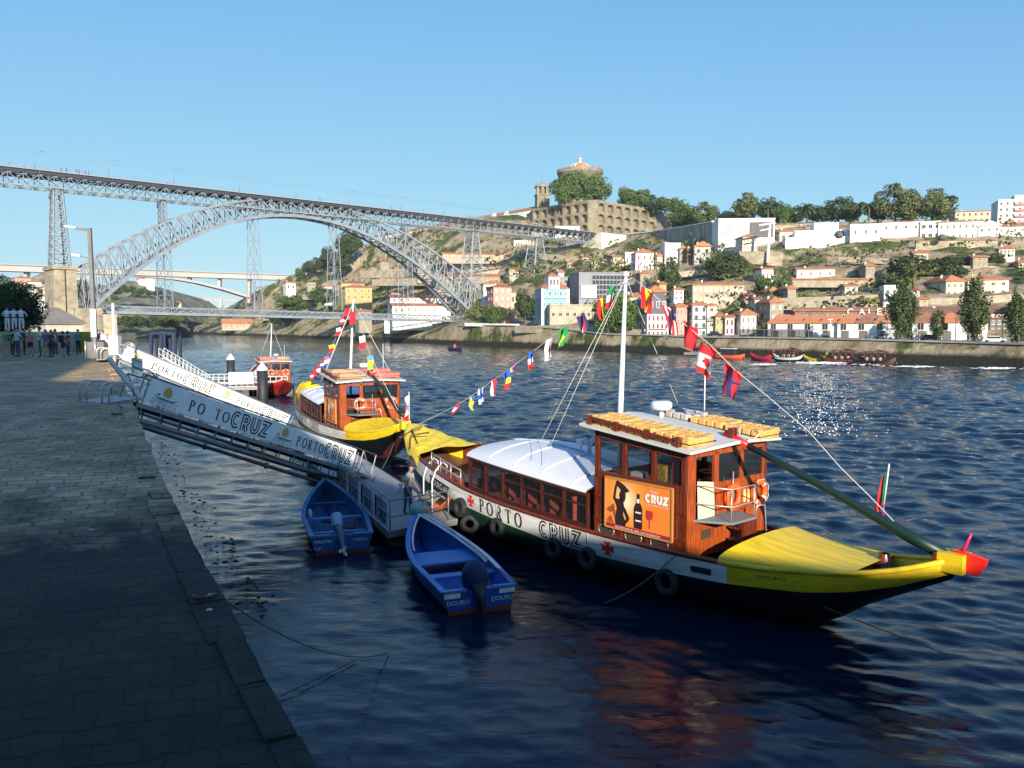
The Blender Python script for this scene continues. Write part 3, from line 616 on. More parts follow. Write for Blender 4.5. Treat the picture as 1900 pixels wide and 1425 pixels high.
# ================================================================== BUILDINGS OF THE SOUTH BANK
terra = mat('terracotta_tiles', (.36, .13, .055), .85, col2=(.50, .21, .10), scale=.9, bump=.4, bscale=6, stretch=(1, 1, 4)); terrab = mat('old_brown_tiles', (.22, .09, .055), .85, col2=(.32, .15, .09), scale=.8, bump=.3)
WM = dict(white=mat('white_render', (.74, .72, .67), .85, .13, .35, stretch=(1, 1, .35)), cream=mat('cream_render', (.62, .55, .41), .85, .2, .35, stretch=(1, 1, .35)), stone=mat('granite_wall', (.24, .21, .155), .9, col2=(.36, .32, .24), scale=.7, bump=.4),
          grey=mat('grey_render', (.42, .41, .38), .9, .15, .4), pink=mat('pink_render', (.58, .30, .25), .85, .08, .4), blue=mat('blue_render', (.22, .45, .52), .85, .05, .4), yellow=mat('yellow_render', (.50, .37, .16), .85, .12, .4),
          red=mat('oxide_red_render', (.34, .13, .09), .85, .15, .5), ochre=mat('ochre_stone', (.40, .345, .25), .9, .2, .5, bump=.4), slate=mat('slate_cladding', (.09, .09, .10), .7, .2, 1), metal=mat('zinc_cladding', (.17, .185, .21), .5, .08, .3), peach=mat('peach_render', (.60, .45, .33), .85, .06, .4), dark=mat('dark_render', (.15, .14, .12), .85, .2, .4))
glassd = mat('dark_window_glass', (.03, .035, .045), .15); frw = mat('white_window_frame', (.7, .7, .68), .6); frs = mat('stone_window_surround', (.55, .5, .4), .85); shut = mat('pale_shutter', (.68, .66, .6), .7); redf = mat('red_window_frame', (.5, .05, .06), .6)
gfr = mat('far_green_frame', (.1, .18, .12), .6)
WC = {}
def win_mesh(w, h, fm, pane):
    k = (round(w, 2), round(h, 2), fm.name, pane.name)
    if k not in WC:
        b = MB(); t = min(.16, w * .14); b.bb(-w / 2, w / 2, -.10, 0, 0, h, 0)
        b.bb(-w / 2 + t, w / 2 - t, -.13, -.10, t, h - t, 1); b.bb(-.04, .04, -.15, -.13, t, h - t, 0); b.bb(-w / 2 - .1, w / 2 + .1, -.2, 0, -.12, 0, 0)
        me = bpy.data.meshes.new('window'); me.from_pydata(b.v, [], b.f); me.materials.append(fm); me.materials.append(pane); me.polygons.foreach_set('material_index', b.m); WC[k] = me
    return WC[k]
def roof_mesh(b, w, d, z, h, kind, ov=.5, mi=0):
    x = w / 2 + ov; y0, y1 = -ov, d + ov
    if kind == 'hip':
        r = min(x, (y1 - y0) / 2) * .92
        if x >= (y1 - y0) / 2: A, B = (-x + r, (y0 + y1) / 2), (x - r, (y0 + y1) / 2)
        else: A, B = (0, y0 + r), (0, y1 - r)
        vs = [(-x, y0, z), (x, y0, z), (x, y1, z), (-x, y1, z), (A[0], A[1], z + h), (B[0], B[1], z + h)]
        fs = [(0, 1, 5, 4), (2, 3, 4, 5), (3, 0, 4), (1, 2, 5)] if x >= (y1 - y0) / 2 else [(0, 1, 4), (1, 2, 5, 4), (2, 3, 5), (3, 0, 4, 5)]
    elif kind == 'gable': vs = [(-x, y0, z), (x, y0, z), (x, y1, z), (-x, y1, z), (-x, (y0 + y1) / 2, z + h), (x, (y0 + y1) / 2, z + h)]; fs = [(0, 1, 5, 4), (2, 3, 4, 5), (3, 0, 4), (1, 2, 5)]
    elif kind == 'front': vs = [(-x, y0, z), (x, y0, z), (x, y1, z), (-x, y1, z), (0, y0, z + h), (0, y1, z + h)]; fs = [(0, 1, 4), (1, 2, 5, 4), (2, 3, 5), (3, 0, 4, 5)]
    b.add([(p[0], p[1], p[2] + .02) for p in vs], fs, mi); n = len(vs)
    b.bb(-x, x, y0, y1, z - .22, z, mi)
def house(label, px0, px1, yt, yb, D, wall='white', roof='hip', rh=8, rows=2, cols=3, yaw=12, dep=9, chim=1, fm=None, pane=None, name='house', cat='house', roofm=None, door=False, ws=(.42, .55), wlist=None, base=8, balc=False, group=None, ledge=False):
    pm = (px0 + px1) / 2; p = at(pm, yb, D); rz = -math.atan2(p.x, p.y) + R(yaw); k = D / FOC
    side = dep * abs(math.sin(R(yaw))) / k; w = max(2.5, ((px1 - px0) - side * .85) * k / math.cos(R(yaw))); H_ = (yb - yt) * k
    off = side * .42 * (1 if yaw > 0 else -1) * k
    p = p + Vector((math.cos(rz), math.sin(rz), 0)) * off
    root = thing(name, label, cat, p, rz, group)
    b = MB(); b.bb(-w / 2, w / 2, 0, dep, -base, H_)
    if ledge: b.bb(-w / 2 - .15, w / 2 + .15, -.15, dep + .1, H_ * .48, H_ * .48 + .25)
    b.build('wall', WM[wall] if isinstance(wall, str) else wall, root)
    if roof == 'flat': b = MB(); b.bb(-w / 2 - .15, w / 2 + .15, -.15, dep + .15, H_ + .01, H_ + .4); b.build('roof', roofm or WM[wall], root)
    elif roof: b = MB(); roof_mesh(b, w, dep, H_ + .23, rh * k, roof); rf = b.build('roof', roofm or terra, root)
    if roof and roof != 'flat':
        for c in range(chim): b = MB(); b.box((-w * .25 + c * w * .4, dep * .4, H_ + rh * k * .7), (.6, .6, 1.7)); b.build('chimney', frs, rf)
    fm = fm or frs; pane = pane or glassd
    if wlist is None: wlist = [((c + .5) / cols, (r + .5) / rows) for r in range(rows) for c in range(cols)]
    if wlist:
        ww = min(1.5, w / max(cols, 1) * ws[0]); wh = min(2.3, H_ / max(rows, 1) * ws[1]); me = win_mesh(ww, wh, fm, pane)
        for u, v in wlist:
            o = link('window', me, root, (-w / 2 + u * w, 0, v * H_ - wh / 2))
        if dep * math.sin(R(abs(yaw))) > .1 and rows:
            for r in range(rows):
                for c in range(2):
                    o = link('window', me, root, (-w / 2 if yaw > 0 else w / 2, dep * (.3 + .4 * c), (r + .5) / rows * H_ - wh / 2)); o.rotation_euler = (0, 0, R(-90) if yaw > 0 else R(90))
    if balc:
        for v in balc: b = MB(); b.bb(-w * .42, w * .42, -.8, -.02, v * H_, v * H_ + .12); [b.bar((-w * .42 + i * w * .84 / 8, -.75, v * H_ + .1), (-w * .42 + i * w * .84 / 8, -.75, v * H_ + 1), .06) for i in range(9)]; b.bar((-w * .42, -.75, v * H_ + 1), (w * .42, -.75, v * H_ + 1), .08); b.build('balcony', irond, root)
    if door: b = MB(); b.bb(-.6, .6, -.12, .0, 0, 2.3); b.build('door', WM['dark'], root, (w * door - w / 2, 0, 0))
    root['w'] = w; root['h'] = H_
    return root, w, H_
HS = [
 # riverside houses, downstream of the bridge
 ('pink hillside house with brown roof just right of the iron arch foot', 905, 949, 533, 575, 315, 'pink', 'hip', 5, 3, 3, dict(dep=10, yaw=16, ws=(.35, .42), pane=shut, roofm=terrab)),
 ('tall white house behind the pink house', 893, 935, 528, 560, 335, 'white', 'hip', 7, 2, 3, dict(dep=7, yaw=10)),
 ('pale blue house with white trim beside the grey modern block', 993, 1056, 536, 575, 300, 'blue', None, 0, 2, 5, dict(dep=12, yaw=14, fm=frw, ws=(.45, .5), ledge=True, name='blue_house')),
 ('small orange brick annex at the right side of the pink house', 944, 958, 543, 568, 318, 'peach', 'gable', 3, 1, 1, dict(dep=5, yaw=6)),
 ('low stone warehouse with long flat roof below the grey modern block', 1012, 1112, 567, 600, 292, 'ochre', 'flat', 0, 1, 7, dict(base=3, dep=14, yaw=8, ws=(.5, .25), name='warehouse', cat='warehouse')),
 ('glass fronted pavilion on the promenade half hidden by a broad tree', 1084, 1142, 597, 619, 270, 'dark', 'flat', 0, 1, 9, dict(base=1, dep=10, yaw=6, ws=(.8, .8), fm=frw, name='pavilion', cat='pavilion')),
 ('small cream cottage on the slope above the grey modern block', 1095, 1125, 488, 503, 375, 'cream', 'flat', 0, 1, 4, dict(dep=6, yaw=8)),
 ('cream stone house left of the white house with pink shutters', 1128, 1158, 477, 500, 365, 'ochre', 'gable', 4, 2, 2, dict(dep=8, yaw=20)),
 ('narrow plain white house left of the pink shuttered one', 1155, 1177, 470, 497, 368, 'white', 'flat', 0, 1, 2, dict(dep=7, yaw=12)),
 ('white house with pink shutters and low orange roof on the cliff top', 1172, 1212, 470, 503, 340, 'white', 'hip', 9, 2, 3, dict(dep=10, yaw=12, fm=redf, pane=redf, ws=(.3, .4))),
 ('bright white windowless block beside a grey gabled house on the cliff', 1226, 1262, 453, 492, 335, 'white', 'flat', 0, 1, 1, dict(dep=10, yaw=12, wlist=[])),
 ('grey stone gabled house right of the windowless white block', 1257, 1272, 462, 490, 333, 'stone', 'front', 5, 2, 1, dict(dep=10, yaw=6)),
 ('little oxide red house wedged between cliff top houses', 1272, 1288, 463, 478, 328, 'red', 'gable', 4, 1, 2, dict(dep=7, yaw=8, roofm=terrab)),
 ('steep gabled grey house below the cable car station', 1284, 1318, 458, 474, 322, 'grey', 'front', 9, 1, 2, dict(dep=9, yaw=8)),
 ('orange roofed row house behind the mast flags', 1146, 1212, 552, 600, 262, 'cream', 'hip', 9, 2, 5, dict(dep=12, yaw=12)),
 ('white town house with black attic storey and red balconies', 1186, 1240, 583, 626, 243, 'white', None, 0, 3, 5, dict(dep=12, yaw=14, fm=redf, balc=(.35,), name='town_house')),
 ('pink town house with grey stone front by the dark attic house', 1242, 1274, 570, 627, 238, 'pink', 'hip', 7, 3, 3, dict(dep=10, yaw=14, name='town_house')),
 ('white four storey town house with black balcony doors', 1274, 1312, 567, 625, 235, 'white', 'hip', 7, 4, 2, dict(dep=10, yaw=12, fm=irond, balc=(.28, .55), name='town_house')),
 ('narrow beige town house with one balcony', 1309, 1325, 568, 624, 234, 'cream', 'hip', 4, 4, 1, dict(dep=10, yaw=6, balc=(.5,), name='town_house')),
 ('yellow low town house with dark dormered roof', 1323, 1343, 588, 623, 232, 'yellow', 'hip', 9, 2, 2, dict(dep=9, yaw=6, roofm=terrab, name='town_house')),
 ('brown trimmed white house between the yellow and the hip roofed ones', 1341, 1361, 590, 622, 230, 'white', 'gable', 5, 2, 2, dict(dep=9, yaw=6, fm=redf, name='town_house')),
 ('white hip roofed house with three tall upper windows', 1360, 1402, 585, 620, 228, 'white', 'hip', 11, 2, 3, dict(dep=11, yaw=14, fm=frs, ws=(.34, .6), name='town_house')),
 ('large granite warehouse with long orange roof above the town houses', 1270, 1378, 529, 585, 262, 'ochre', 'hip', 8, 3, 10, dict(dep=16, yaw=12, ws=(.45, .42), pane=shut, name='stone_warehouse', cat='warehouse')),
 ('red brown narrow house at the right end of the granite warehouse', 1375, 1397, 548, 585, 255, 'red', 'hip', 6, 2, 2, dict(dep=9, yaw=8, fm=frw, roofm=terrab)),
 ('tall granite house with pyramid roof, behind its lower twin', 1405, 1442, 541, 600, 252, 'stone', 'hip', 8, 3, 2, dict(dep=14, yaw=20, pane=shut)),
 ('lower granite house with pyramid roof and shuttered windows', 1408, 1452, 562, 617, 228, 'stone', 'hip', 11, 3, 2, dict(dep=12, yaw=18, pane=shut, ws=(.4, .42))),
 ('cream mansion with round upper windows below the cable car station', 1367, 1404, 440, 466, 312, 'cream', 'hip', 6, 2, 4, dict(dep=10, yaw=16, fm=frw)),
 ('orange roofed small white house behind the large white wine lodge', 1440, 1474, 431, 452, 330, 'white', 'hip', 6, 1, 2, dict(dep=9, yaw=12)),
 ('white cube house with shrubs in front on the mid slope', 1401, 1434, 500, 526, 275, 'white', 'gable', 4, 1, 3, dict(dep=9, yaw=18)),
 ('long white shed with orange roof on the mid slope', 1474, 1546, 500, 516, 272, 'white', 'gable', 4, 1, 4, dict(dep=8, yaw=10, ws=(.2, .4), name='white_shed', cat='shed')),
 ('small white gatehouse beside the tallest left poplar', 1634, 1664, 532, 558, 220, 'white', 'flat', 0, 1, 2, dict(dep=7, yaw=10)),
 ('cream house with hipped orange roof and dark left wall', 1722, 1786, 523, 552, 224, 'cream', 'hip', 12, 2, 3, dict(dep=14, yaw=26, ws=(.4, .45))),
 ('larger cream house with hipped orange roof behind a poplar', 1780, 1864, 520, 549, 224, 'cream', 'hip', 10, 2, 4, dict(dep=14, yaw=14, ws=(.4, .45))),
 ('tall pale yellow house cut by the right edge of the view', 1872, 1925, 488, 527, 250, 'cream', 'hip', 9, 3, 4, dict(dep=12, yaw=18)),
 # ridge line, right
 ('plain white lodge right of the one with the big black porthole', 1573, 1632, 418, 443, 308, 'white', 'flat', 0, 1, 3, dict(dep=12, yaw=8, ws=(.2, .3), name='wine_lodge', cat='lodge')),
 ('white lodge with brown flat roof and shaded porch', 1632, 1704, 412, 432, 308, 'white', 'hip', 2, 1, 4, dict(dep=12, yaw=8, ws=(.25, .3), roofm=terrab, name='wine_lodge', cat='lodge')),
 ('glazed white lodge left of the long two storey building', 1702, 1742, 413, 445, 304, 'white', 'flat', 0, 2, 3, dict(dep=12, yaw=8, ws=(.7, .5), fm=frw, name='wine_lodge', cat='lodge')),
 ('long white two storey building with small regular windows on the ridge', 1738, 1816, 412, 447, 300, 'white', 'hip', 3, 2, 7, dict(dep=12, yaw=8, fm=frs, ws=(.28, .36), name='long_white_building', cat='building')),
 ('white pedimented centre of the long ridge building', 1812, 1852, 420, 447, 296, 'white', 'front', 9, 2, 3, dict(dep=12, yaw=6, ws=(.3, .36), name='pedimented_building', cat='building', roofm=WM['white'])),
 ('white ridge building at the right edge with small windows', 1850, 1935, 420, 447, 294, 'white', 'hip', 3, 2, 7, dict(dep=12, yaw=8, ws=(.28, .36), name='long_white_building', cat='building')),
 ('low peach apartment house behind the white ridge buildings', 1765, 1832, 393, 414, 345, 'peach', 'hip', 3, 2, 6, dict(dep=12, yaw=14, name='apartment_house', cat='apartment house')),
 ('white apartment tower with red balcony panels on the skyline', 1846, 1925, 372, 416, 360, 'white', 'flat', 0, 4, 7, dict(dep=14, yaw=12, ws=(.4, .5), name='apartment_tower', cat='apartment tower')),
 ('pink pedimented house below the apartment tower', 1854, 1886, 420, 430, 325, 'pink', 'front', 9, 1, 3, dict(dep=10, yaw=4)),
 # around and left of the arch
 ('long granite warehouse, topmost of three stacked below the bridge deck', 818, 934, 472, 485, 455, 'ochre', 'gable', 4, 1, 8, dict(dep=10, yaw=8, ws=(.12, .4), name='long_warehouse', cat='warehouse')),
 ('long granite warehouse, middle of three stacked below the bridge deck', 800, 930, 494, 505, 440, 'ochre', 'gable', 5, 1, 8, dict(dep=10, yaw=8, ws=(.12, .4), name='long_warehouse', cat='warehouse')),
 ('long granite warehouse, lowest of three stacked below the bridge deck', 806, 928, 513, 527, 425, 'stone', 'gable', 6, 1, 8, dict(dep=12, yaw=8, ws=(.12, .4), name='long_warehouse', cat='warehouse')),
 ('tall yellow house under the right end of the upper bridge deck', 948, 991, 448, 486, 470, 'cream', 'flat', 0, 3, 4, dict(dep=12, yaw=10, ws=(.3, .45))),
 ('yellow block half hidden by the last lattice pier', 1010, 1040, 446, 462, 480, 'yellow', 'flat', 0, 1, 4, dict(dep=10, yaw=10)),
 ('yellow country house with brown roof on the wooded slope left of the arch', 634, 690, 534, 557, 470, 'yellow', 'hip', 6, 2, 4, dict(dep=12, yaw=14, ws=(.25, .4))),
 ('taller yellow wing behind the yellow country house', 630, 676, 526, 540, 485, 'yellow', 'gable', 4, 1, 4, dict(dep=8, yaw=10, ws=(.25, .5), roofm=terrab)),
 ('tiny white house with orange roof highest left on the wooded slope', 527, 548, 525, 539, 600, 'white', 'gable', 3, 1, 2, dict(dep=9, yaw=14)),
 ('roofless granite ruin below the ridge trees', 568, 586, 524, 534, 570, 'stone', None, 0, 1, 2, dict(dep=8, yaw=10)),
 ('long orange roofed shed at the water on the left of the far bank', 412, 468, 601, 609, 700, 'ochre', 'gable', 9, 1, 5, dict(base=2, dep=12, yaw=6, ws=(.2, .5), name='riverside_shed', cat='shed')),
 ('upper white warehouse with brown roof seen through the arch', 720, 830, 553, 561, 395, 'white', 'gable', 6, 1, 8, dict(dep=12, yaw=8, ws=(.25, .5), roofm=terrab, name='white_warehouse', cat='warehouse')),
 ('white warehouse with round windows seen through the arch', 724, 836, 568, 582, 385, 'white', 'gable', 5, 1, 9, dict(dep=12, yaw=8, ws=(.2, .4), name='white_warehouse', cat='warehouse')),
 ('grey house at the left end of the arch warehouses', 720, 758, 544, 560, 400, 'grey', 'hip', 7, 1, 3, dict(dep=10, yaw=12, roofm=terrab)),
 ('white waterside warehouse under the lower bridge deck', 712, 806, 592, 611, 400, 'white', 'flat', 0, 1, 9, dict(base=2, dep=10, yaw=4, ws=(.2, .2), wlist=[((c + .5) / 6, .78) for c in range(6)], cols=9, name='white_warehouse', cat='warehouse')),
 ('second white waterside warehouse beside the rock under the arch foot', 800, 850, 596, 611, 385, 'white', 'flat', 0, 1, 6, dict(base=2, dep=8, yaw=4, ws=(.2, .3), name='white_warehouse', cat='warehouse')),
 ('low stone house above the orange roofed riverside shed', 486, 508, 584, 590, 670, 'stone', 'gable', 3, 1, 3, dict(dep=8, yaw=10, base=2)),
]
for (lab, a, b, yt, yb, D, wl_, rf, rh, rw, cl_, kw) in HS:
    kw = dict(kw)
    if 'cols' in kw: cl_ = kw.pop('cols')
    root, w, H_ = house(lab, a, b, yt, yb, D, wl_, rf, rh, rw, cl_, **kw)
    k = D / FOC
    if lab.startswith('pale blue'):
        m_ = MB(); m_.bb(-w * .22, w * .18, 1, 9, H_, H_ + 4.6); m_.build('raised_storey', WM['white'], root)
        m_ = MB(); m_.add([(-w * .25, .6, H_ + 4.6), (w * .21, .6, H_ + 4.6), (w * .21, 9.4, H_ + 4.6), (-w * .25, 9.4, H_ + 4.6), (-w * .02, 5, H_ + 6.4)], [(0, 1, 4), (1, 2, 4), (2, 3, 4), (3, 0, 4), (0, 3, 2, 1)]); m_.build('roof', terra, root)
        for u in (-.14, -.02, .1): link('window', win_mesh(1.1, 2.4, frw, glassd), root, (u * w, 1, H_ + 1.3))
        m_ = MB(); m_.add([(-w / 2 - .3, -.3, H_), (-w * .22, -.3, H_), (-w * .22, 12, H_), (-w / 2 - .3, 12, H_), (-w * .22, 6, H_ + 2), (-w * .3, 6, H_ + 2)], [(0, 1, 4, 5), (2, 3, 5, 4), (3, 0, 5), (1, 2, 4)]); m_.add([(w * .18, -.3, H_), (w / 2 + .3, -.3, H_), (w / 2 + .3, 12, H_), (w * .18, 12, H_), (w * .18, 6, H_ + 3), (w * .3, 6, H_ + 3)], [(0, 1, 5, 4), (2, 3, 4, 5), (3, 0, 4), (1, 2, 5)]); m_.build('side_roof', terra, root)
        m_ = MB(); m_.bb(-w * .5, w * .5, -.7, -.02, H_ * .55, H_ * .57); m_.bar((-w * .5, -.7, H_ * .55 + 1), (w * .5, -.7, H_ * .55 + 1), .08); m_.build('balcony', frw, root)
        m_ = MB(); m_.bb(-w / 2 - .1, -w / 2 + .9, -.2, 0, -8, H_); m_.bb(w / 2 - .9, w / 2 + .1, -.2, 0, -8, H_); m_.build('corner_trim', frw, root)
    if 'black attic' in lab:
        m_ = MB(); m_.add([(-w / 2, 0, H_), (w / 2, 0, H_), (w / 2, 12, H_), (-w / 2, 12, H_), (-w / 2 + 1, 1, H_ + 6.5), (w / 2 - 1, 1, H_ + 6.5), (w / 2 - 1, 11, H_ + 6.5), (-w / 2 + 1, 11, H_ + 6.5)], [(0, 1, 5, 4), (1, 2, 6, 5), (2, 3, 7, 6), (3, 0, 4, 7), (4, 5, 6, 7)]); m_.build('attic', WM['slate'], root)
        m_ = MB(); roof_mesh(m_, w - 1, 10, H_ + 6.8, 2.2, 'hip'); o = m_.build('roof', terra, root, (0, 1, 0))
        for u in (-.3, 0, .3): link('window', win_mesh(1, 1.9, frw, glassd), root, (u * w, .45, H_ + 2))
    if 'apartment tower' in lab and lab.startswith('white'):
        rm = mat('red_balcony_panel', (.6, .2, .17), .7)
        for r in range(4): m_ = MB(); m_.bb(-w * .12, w * .12, -.9, -.02, (r + .12) / 4 * H_, (r + .42) / 4 * H_); m_.build('balcony', rm, root)
        m_ = MB(); m_.bb(-w * .1, w * .2, 3, 9, H_ + .4, H_ + 2.6); m_.build('rooftop_shed', WM['grey'], root)
XH = [(1048, 1066, 486, 500, 400, 'stone', 'small stone house on the slope under the last bridge pier'), (1075, 1093, 478, 492, 420, 'cream', 'cream house on the slope right of the last bridge pier'), (1212, 1228, 476, 494, 345, 'cream', 'cream house right of the pink shuttered one'), (1300, 1322, 486, 500, 315, 'white', 'white cottage on the cliff above the granite warehouse'), (1180, 1206, 508, 526, 312, 'stone', 'granite house below the pink shuttered one'), (1212, 1236, 528, 548, 285, 'yellow', 'yellow house above the black attic house'), (1244, 1268, 538, 558, 272, 'white', 'white house tucked left of the granite warehouse'), (1395, 1410, 556, 578, 248, 'cream', 'narrow cream house between the red brown and the granite ones'), (1448, 1476, 536, 552, 250, 'stone', 'low stone house above the long granite terrace wall'), (1560, 1590, 531, 546, 244, 'cream', 'cream house on the terrace below the tiled coping wall'), (1596, 1622, 494, 508, 268, 'stone', 'ruined stone house on the bare right cliff'), (1672, 1704, 540, 556, 226, 'white', 'low white house left of the hip roofed pair'), (1690, 1720, 556, 572, 216, 'ochre', 'ochre house just above the deep brown lodge roof'), (1795, 1830, 478, 494, 262, 'stone', 'stone house under the long ridge building'), (1850, 1880, 462, 478, 270, 'white', 'small white house high on the right edge slope'), (940, 962, 500, 516, 420, 'ochre', 'stone house above the pink one, beside the lattice pier'), (1028, 1046, 506, 520, 345, 'white', 'white house above the blue one'), (1690, 1720, 470, 484, 275, 'cream', 'cream house in the dark trees of the right cliff'), (770, 800, 488, 500, 480, 'ochre', 'stone house seen through the upper arch'), (700, 722, 486, 496, 540, 'stone', 'ruin behind the arch truss'), (596, 616, 532, 544, 540, 'white', 'white cottage left of the yellow country house'), (660, 690, 578, 590, 440, 'stone', 'stone shed below the yellow country house')]
for i, (a, b_, yt, yb, D, wl_, lab) in enumerate(XH): house(lab, a, b_, yt, yb, D - 8, wl_, ('hip', 'gable')[i % 2], 4 + i % 3, 2 if yb - yt > 14 else 1, 2 + i % 3, yaw=8 + (i * 5) % 14, dep=8, roofm=terrab if i % 4 == 3 else None)
# ---- modern grey building with the white board
D = 305; g, w, H_ = house('modern zinc grey block with horizontal bands and a white billboard', 1057, 1160, 508, 566, D, 'metal', 'flat', 0, 5, 1, yaw=14, dep=18, wlist=[], name='modern_building', cat='building')
for r in range(5): m_ = MB(); m_.bb(-w * .22, w * .47, -.12, -.02, H_ * (.2 + .155 * r), H_ * (.2 + .155 * r) + 1.35); [m_.bb(-w * .22 + i * w * .69 / 9 - .1, -.1 + -w * .22 + i * w * .69 / 9 + .2, -.2, -.12, H_ * (.2 + .155 * r), H_ * (.2 + .155 * r) + 1.35, 1) for i in range(10)]; m_.build('window_band', [glassd, WM['metal']], g)
m_ = MB(); m_.bb(-w * .46, -w * .13, -.8, -.4, H_ * .22, H_ * .62); m_.bb(-w * .42, -w * .17, -.85, -.8, H_ * .5, H_ * .52, 1); m_.bb(-w * .42, -w * .2, -.85, -.8, H_ * .36, H_ * .39, 2); m_.bb(-w * .3, -w * .28, -.4, 0, H_ * .3, H_ * .5, 1); m_.build('billboard', [frw, WM['grey'], redf], g)
house('flat grey wing of the modern block behind the blue house', 1008, 1062, 516, 545, 322, 'metal', 'flat', 0, 2, 2, yaw=8, dep=8, name='modern_wing', cat='building')
# ---- cable car station: white angular block with a dark opening
D = 330; g, w, H_ = house('white angular cable car station with a big dark opening on the ridge', 1322, 1434, 408, 462, D, 'white', 'flat', 0, 2, 3, yaw=12, dep=16, wlist=[], name='cable_car_station', cat='station')
k = D / FOC
def rect(u0, u1, v0, v1, m, nm, y=-.06, t=.05): m_ = MB(); m_.bb(-w / 2 + u0 * w, -w / 2 + u1 * w, y - t, y, v0 * H_, v1 * H_); return m_.build(nm, m, g)
rect(.55, .97, .38, .9, WM['slate'], 'opening'); rect(.13, .24, .62, .86, mat('grey_blue_glass', (.30, .36, .40), .15), 'window'); rect(0.02, .16, .42, .6, MATS['grey_blue_glass'], 'window'); rect(.0, .25, .1, .28, WM['grey'], 'window'); rect(.29, .305, 0, 1, WM['grey'], 'joint')
# ---- large white lodge with porthole
D = 315; g, w, H_ = house('large white wine lodge with a big black round window', 1452, 1574, 442, 470, D, 'white', 'flat', 0, 1, 1, yaw=8, dep=16, wlist=[], name='wine_lodge', cat='lodge')
m_ = MB(); m_.bb(-w * .35, w * .46, 2, 15, H_, H_ + 3.2); m_.bb(-w * .05, w * .32, 3, 14, H_ + 3.2, H_ + 6.2); m_.build('upper_block', WM['white'], g)
m_ = MB(); m_.lathe([(0, 0), (1.9, 0), (1.9, .3), (0, .3)], n=24); o = m_.build('porthole', WM['slate'], g, (w * .33, 1.9, H_ + 1)); o.rotation_euler = (R(90), 0, 0)
for i in range(9): m_ = MB(); m_.bb(-w * .45 + i * w * .11, -w * .45 + i * w * .11 + w * .085, -.08, -.02, H_ * .12, H_ * .42); m_.build('panel', mat('pale_panel', (.62, .60, .60), .8), g)
# ---- cable car gondolas and their towers
gon = thing('cable_car', 'dark round cable car cabin hanging in front of the long white ridge building', 'cable car', at(1748, 441, 285), group='cable car cabins')
m_ = MB(); m_.lathe([(0, -1.1), (.9, -1.0), (1.35, -.3), (1.35, .4), (.9, 1.1), (0, 1.25)], n=14); m_.build('cabin', WM['slate'], gon); m_ = MB(); m_.tube([(0, 0, 1.2), (0, 0, 3.4)], .07, 5); m_.build('hanger_arm', irond, gon)
dup(gon, at(1557, 437, 290), label='dark cable car cabin hanging in front of the lodge with the porthole')
tw = thing('cable_car_tower', 'slender white steel tower holding the cable car line', 'tower', at(1424, 468, 300)); m_ = MB(); b0 = tw.location; m_.tube([Vector((0, 0, -4)), at(1429, 415, 300) - b0], [.7, .45], 8); m_.build('pole', frw, tw)
m_ = MB(); m_.bar(at(1408, 418, 300) - b0, at(1438, 414, 300) - b0, .8, .5); m_.bar(at(1410, 428, 300) - b0, at(1430, 424, 300) - b0, .5, .4); m_.build('crossarm', frw, tw)
cw = MB(); L = [at(1424, 415, 300), at(1557, 425, 290), at(1748, 427, 285), at(1960, 433, 270)]
for a, b in zip(L, L[1:]): cw.bar(a, b, .07, .07)
tag(cw.build('cable_car_line', irond), 'thin cable car wire running along the ridge', 'cable')
# ---- retaining walls
def wallrun(name, lab, pts, hpx, thick_, m, cap=None, cat='wall'):
    """pts (px, py_top, D); hpx height in photo pixels below the top"""
    root = thing(name, lab, cat, at(*pts[0])); b = MB(); c = MB()
    for (p, q_), h in zip(zip(pts, pts[1:]), hpx):
        A_, B_ = at(*p), at(*q_); h1, h2 = h[0] * p[2] / FOC, h[1] * q_[2] / FOC; d = (B_ - A_).normalized(); n = Vector((d.y, -d.x, 0)).normalized()
        o = A_ * 0 - root.location; vs = []
        for P_, hh in ((A_, h1), (B_, h2)):
            for s in (0, -thick_): vs += [P_ + n * s + o, P_ + n * s + Vector((0, 0, -hh)) + o]
        b.add(vs, [(0, 4, 5, 1), (2, 3, 7, 6), (0, 2, 6, 4), (0, 1, 3, 2), (4, 6, 7, 5)])
        if cap: c.bar(A_ + o + n * (-thick_ / 2) + Vector((0, 0, .25)), B_ + o + n * (-thick_ / 2) + Vector((0, 0, .25)), thick_ + .8, .5)
    b.build('wall', m, root)
    if cap: c.build('coping', cap, root)
    return root
oldw = stone('old_retaining_wall', (.36, .31, .24), (.46, .40, .30), (.22, .19, .14), 1.4, .7); streaky = mat('streaked_concrete', (.20, .19, .17), .9, col2=(.42, .39, .33), scale=.35, stretch=(1, 1, .25), bump=.3)
wallrun('retaining_wall', 'tall streaked grey retaining wall with white coping above the cliff houses', [(1137, 438, 462), (1212, 430, 425), (1240, 426, 400), (1322, 412, 345)], [(46, 50), (50, 48), (48, 40)], 2, streaky, WM['white'])
wallrun('retaining_wall', 'plain rendered wall right under the end of the upper bridge deck', [(1093, 436, 470), (1140, 440, 466)], [(52, 46)], 6, MATS['pale_render'])
wallrun('retaining_wall', 'stone terrace wall under the ridge garden', [(1436, 418, 345), (1545, 413, 340), (1640, 410, 335), (1760, 412, 330)], [(14, 14), (14, 14), (14, 14)], 1, oldw)
wallrun('retaining_wall', 'ivy stained stone wall under the cream mansion', [(1372, 466, 305), (1404, 466, 302), (1452, 468, 300)], [(24, 24), (24, 26)], 2, oldw)
wallrun('retaining_wall', 'long terrace wall with orange tiled coping', [(1462, 519, 262), (1550, 519, 255), (1622, 519, 250)], [(14, 14), (14, 14)], 2, WM['ochre'], terra)
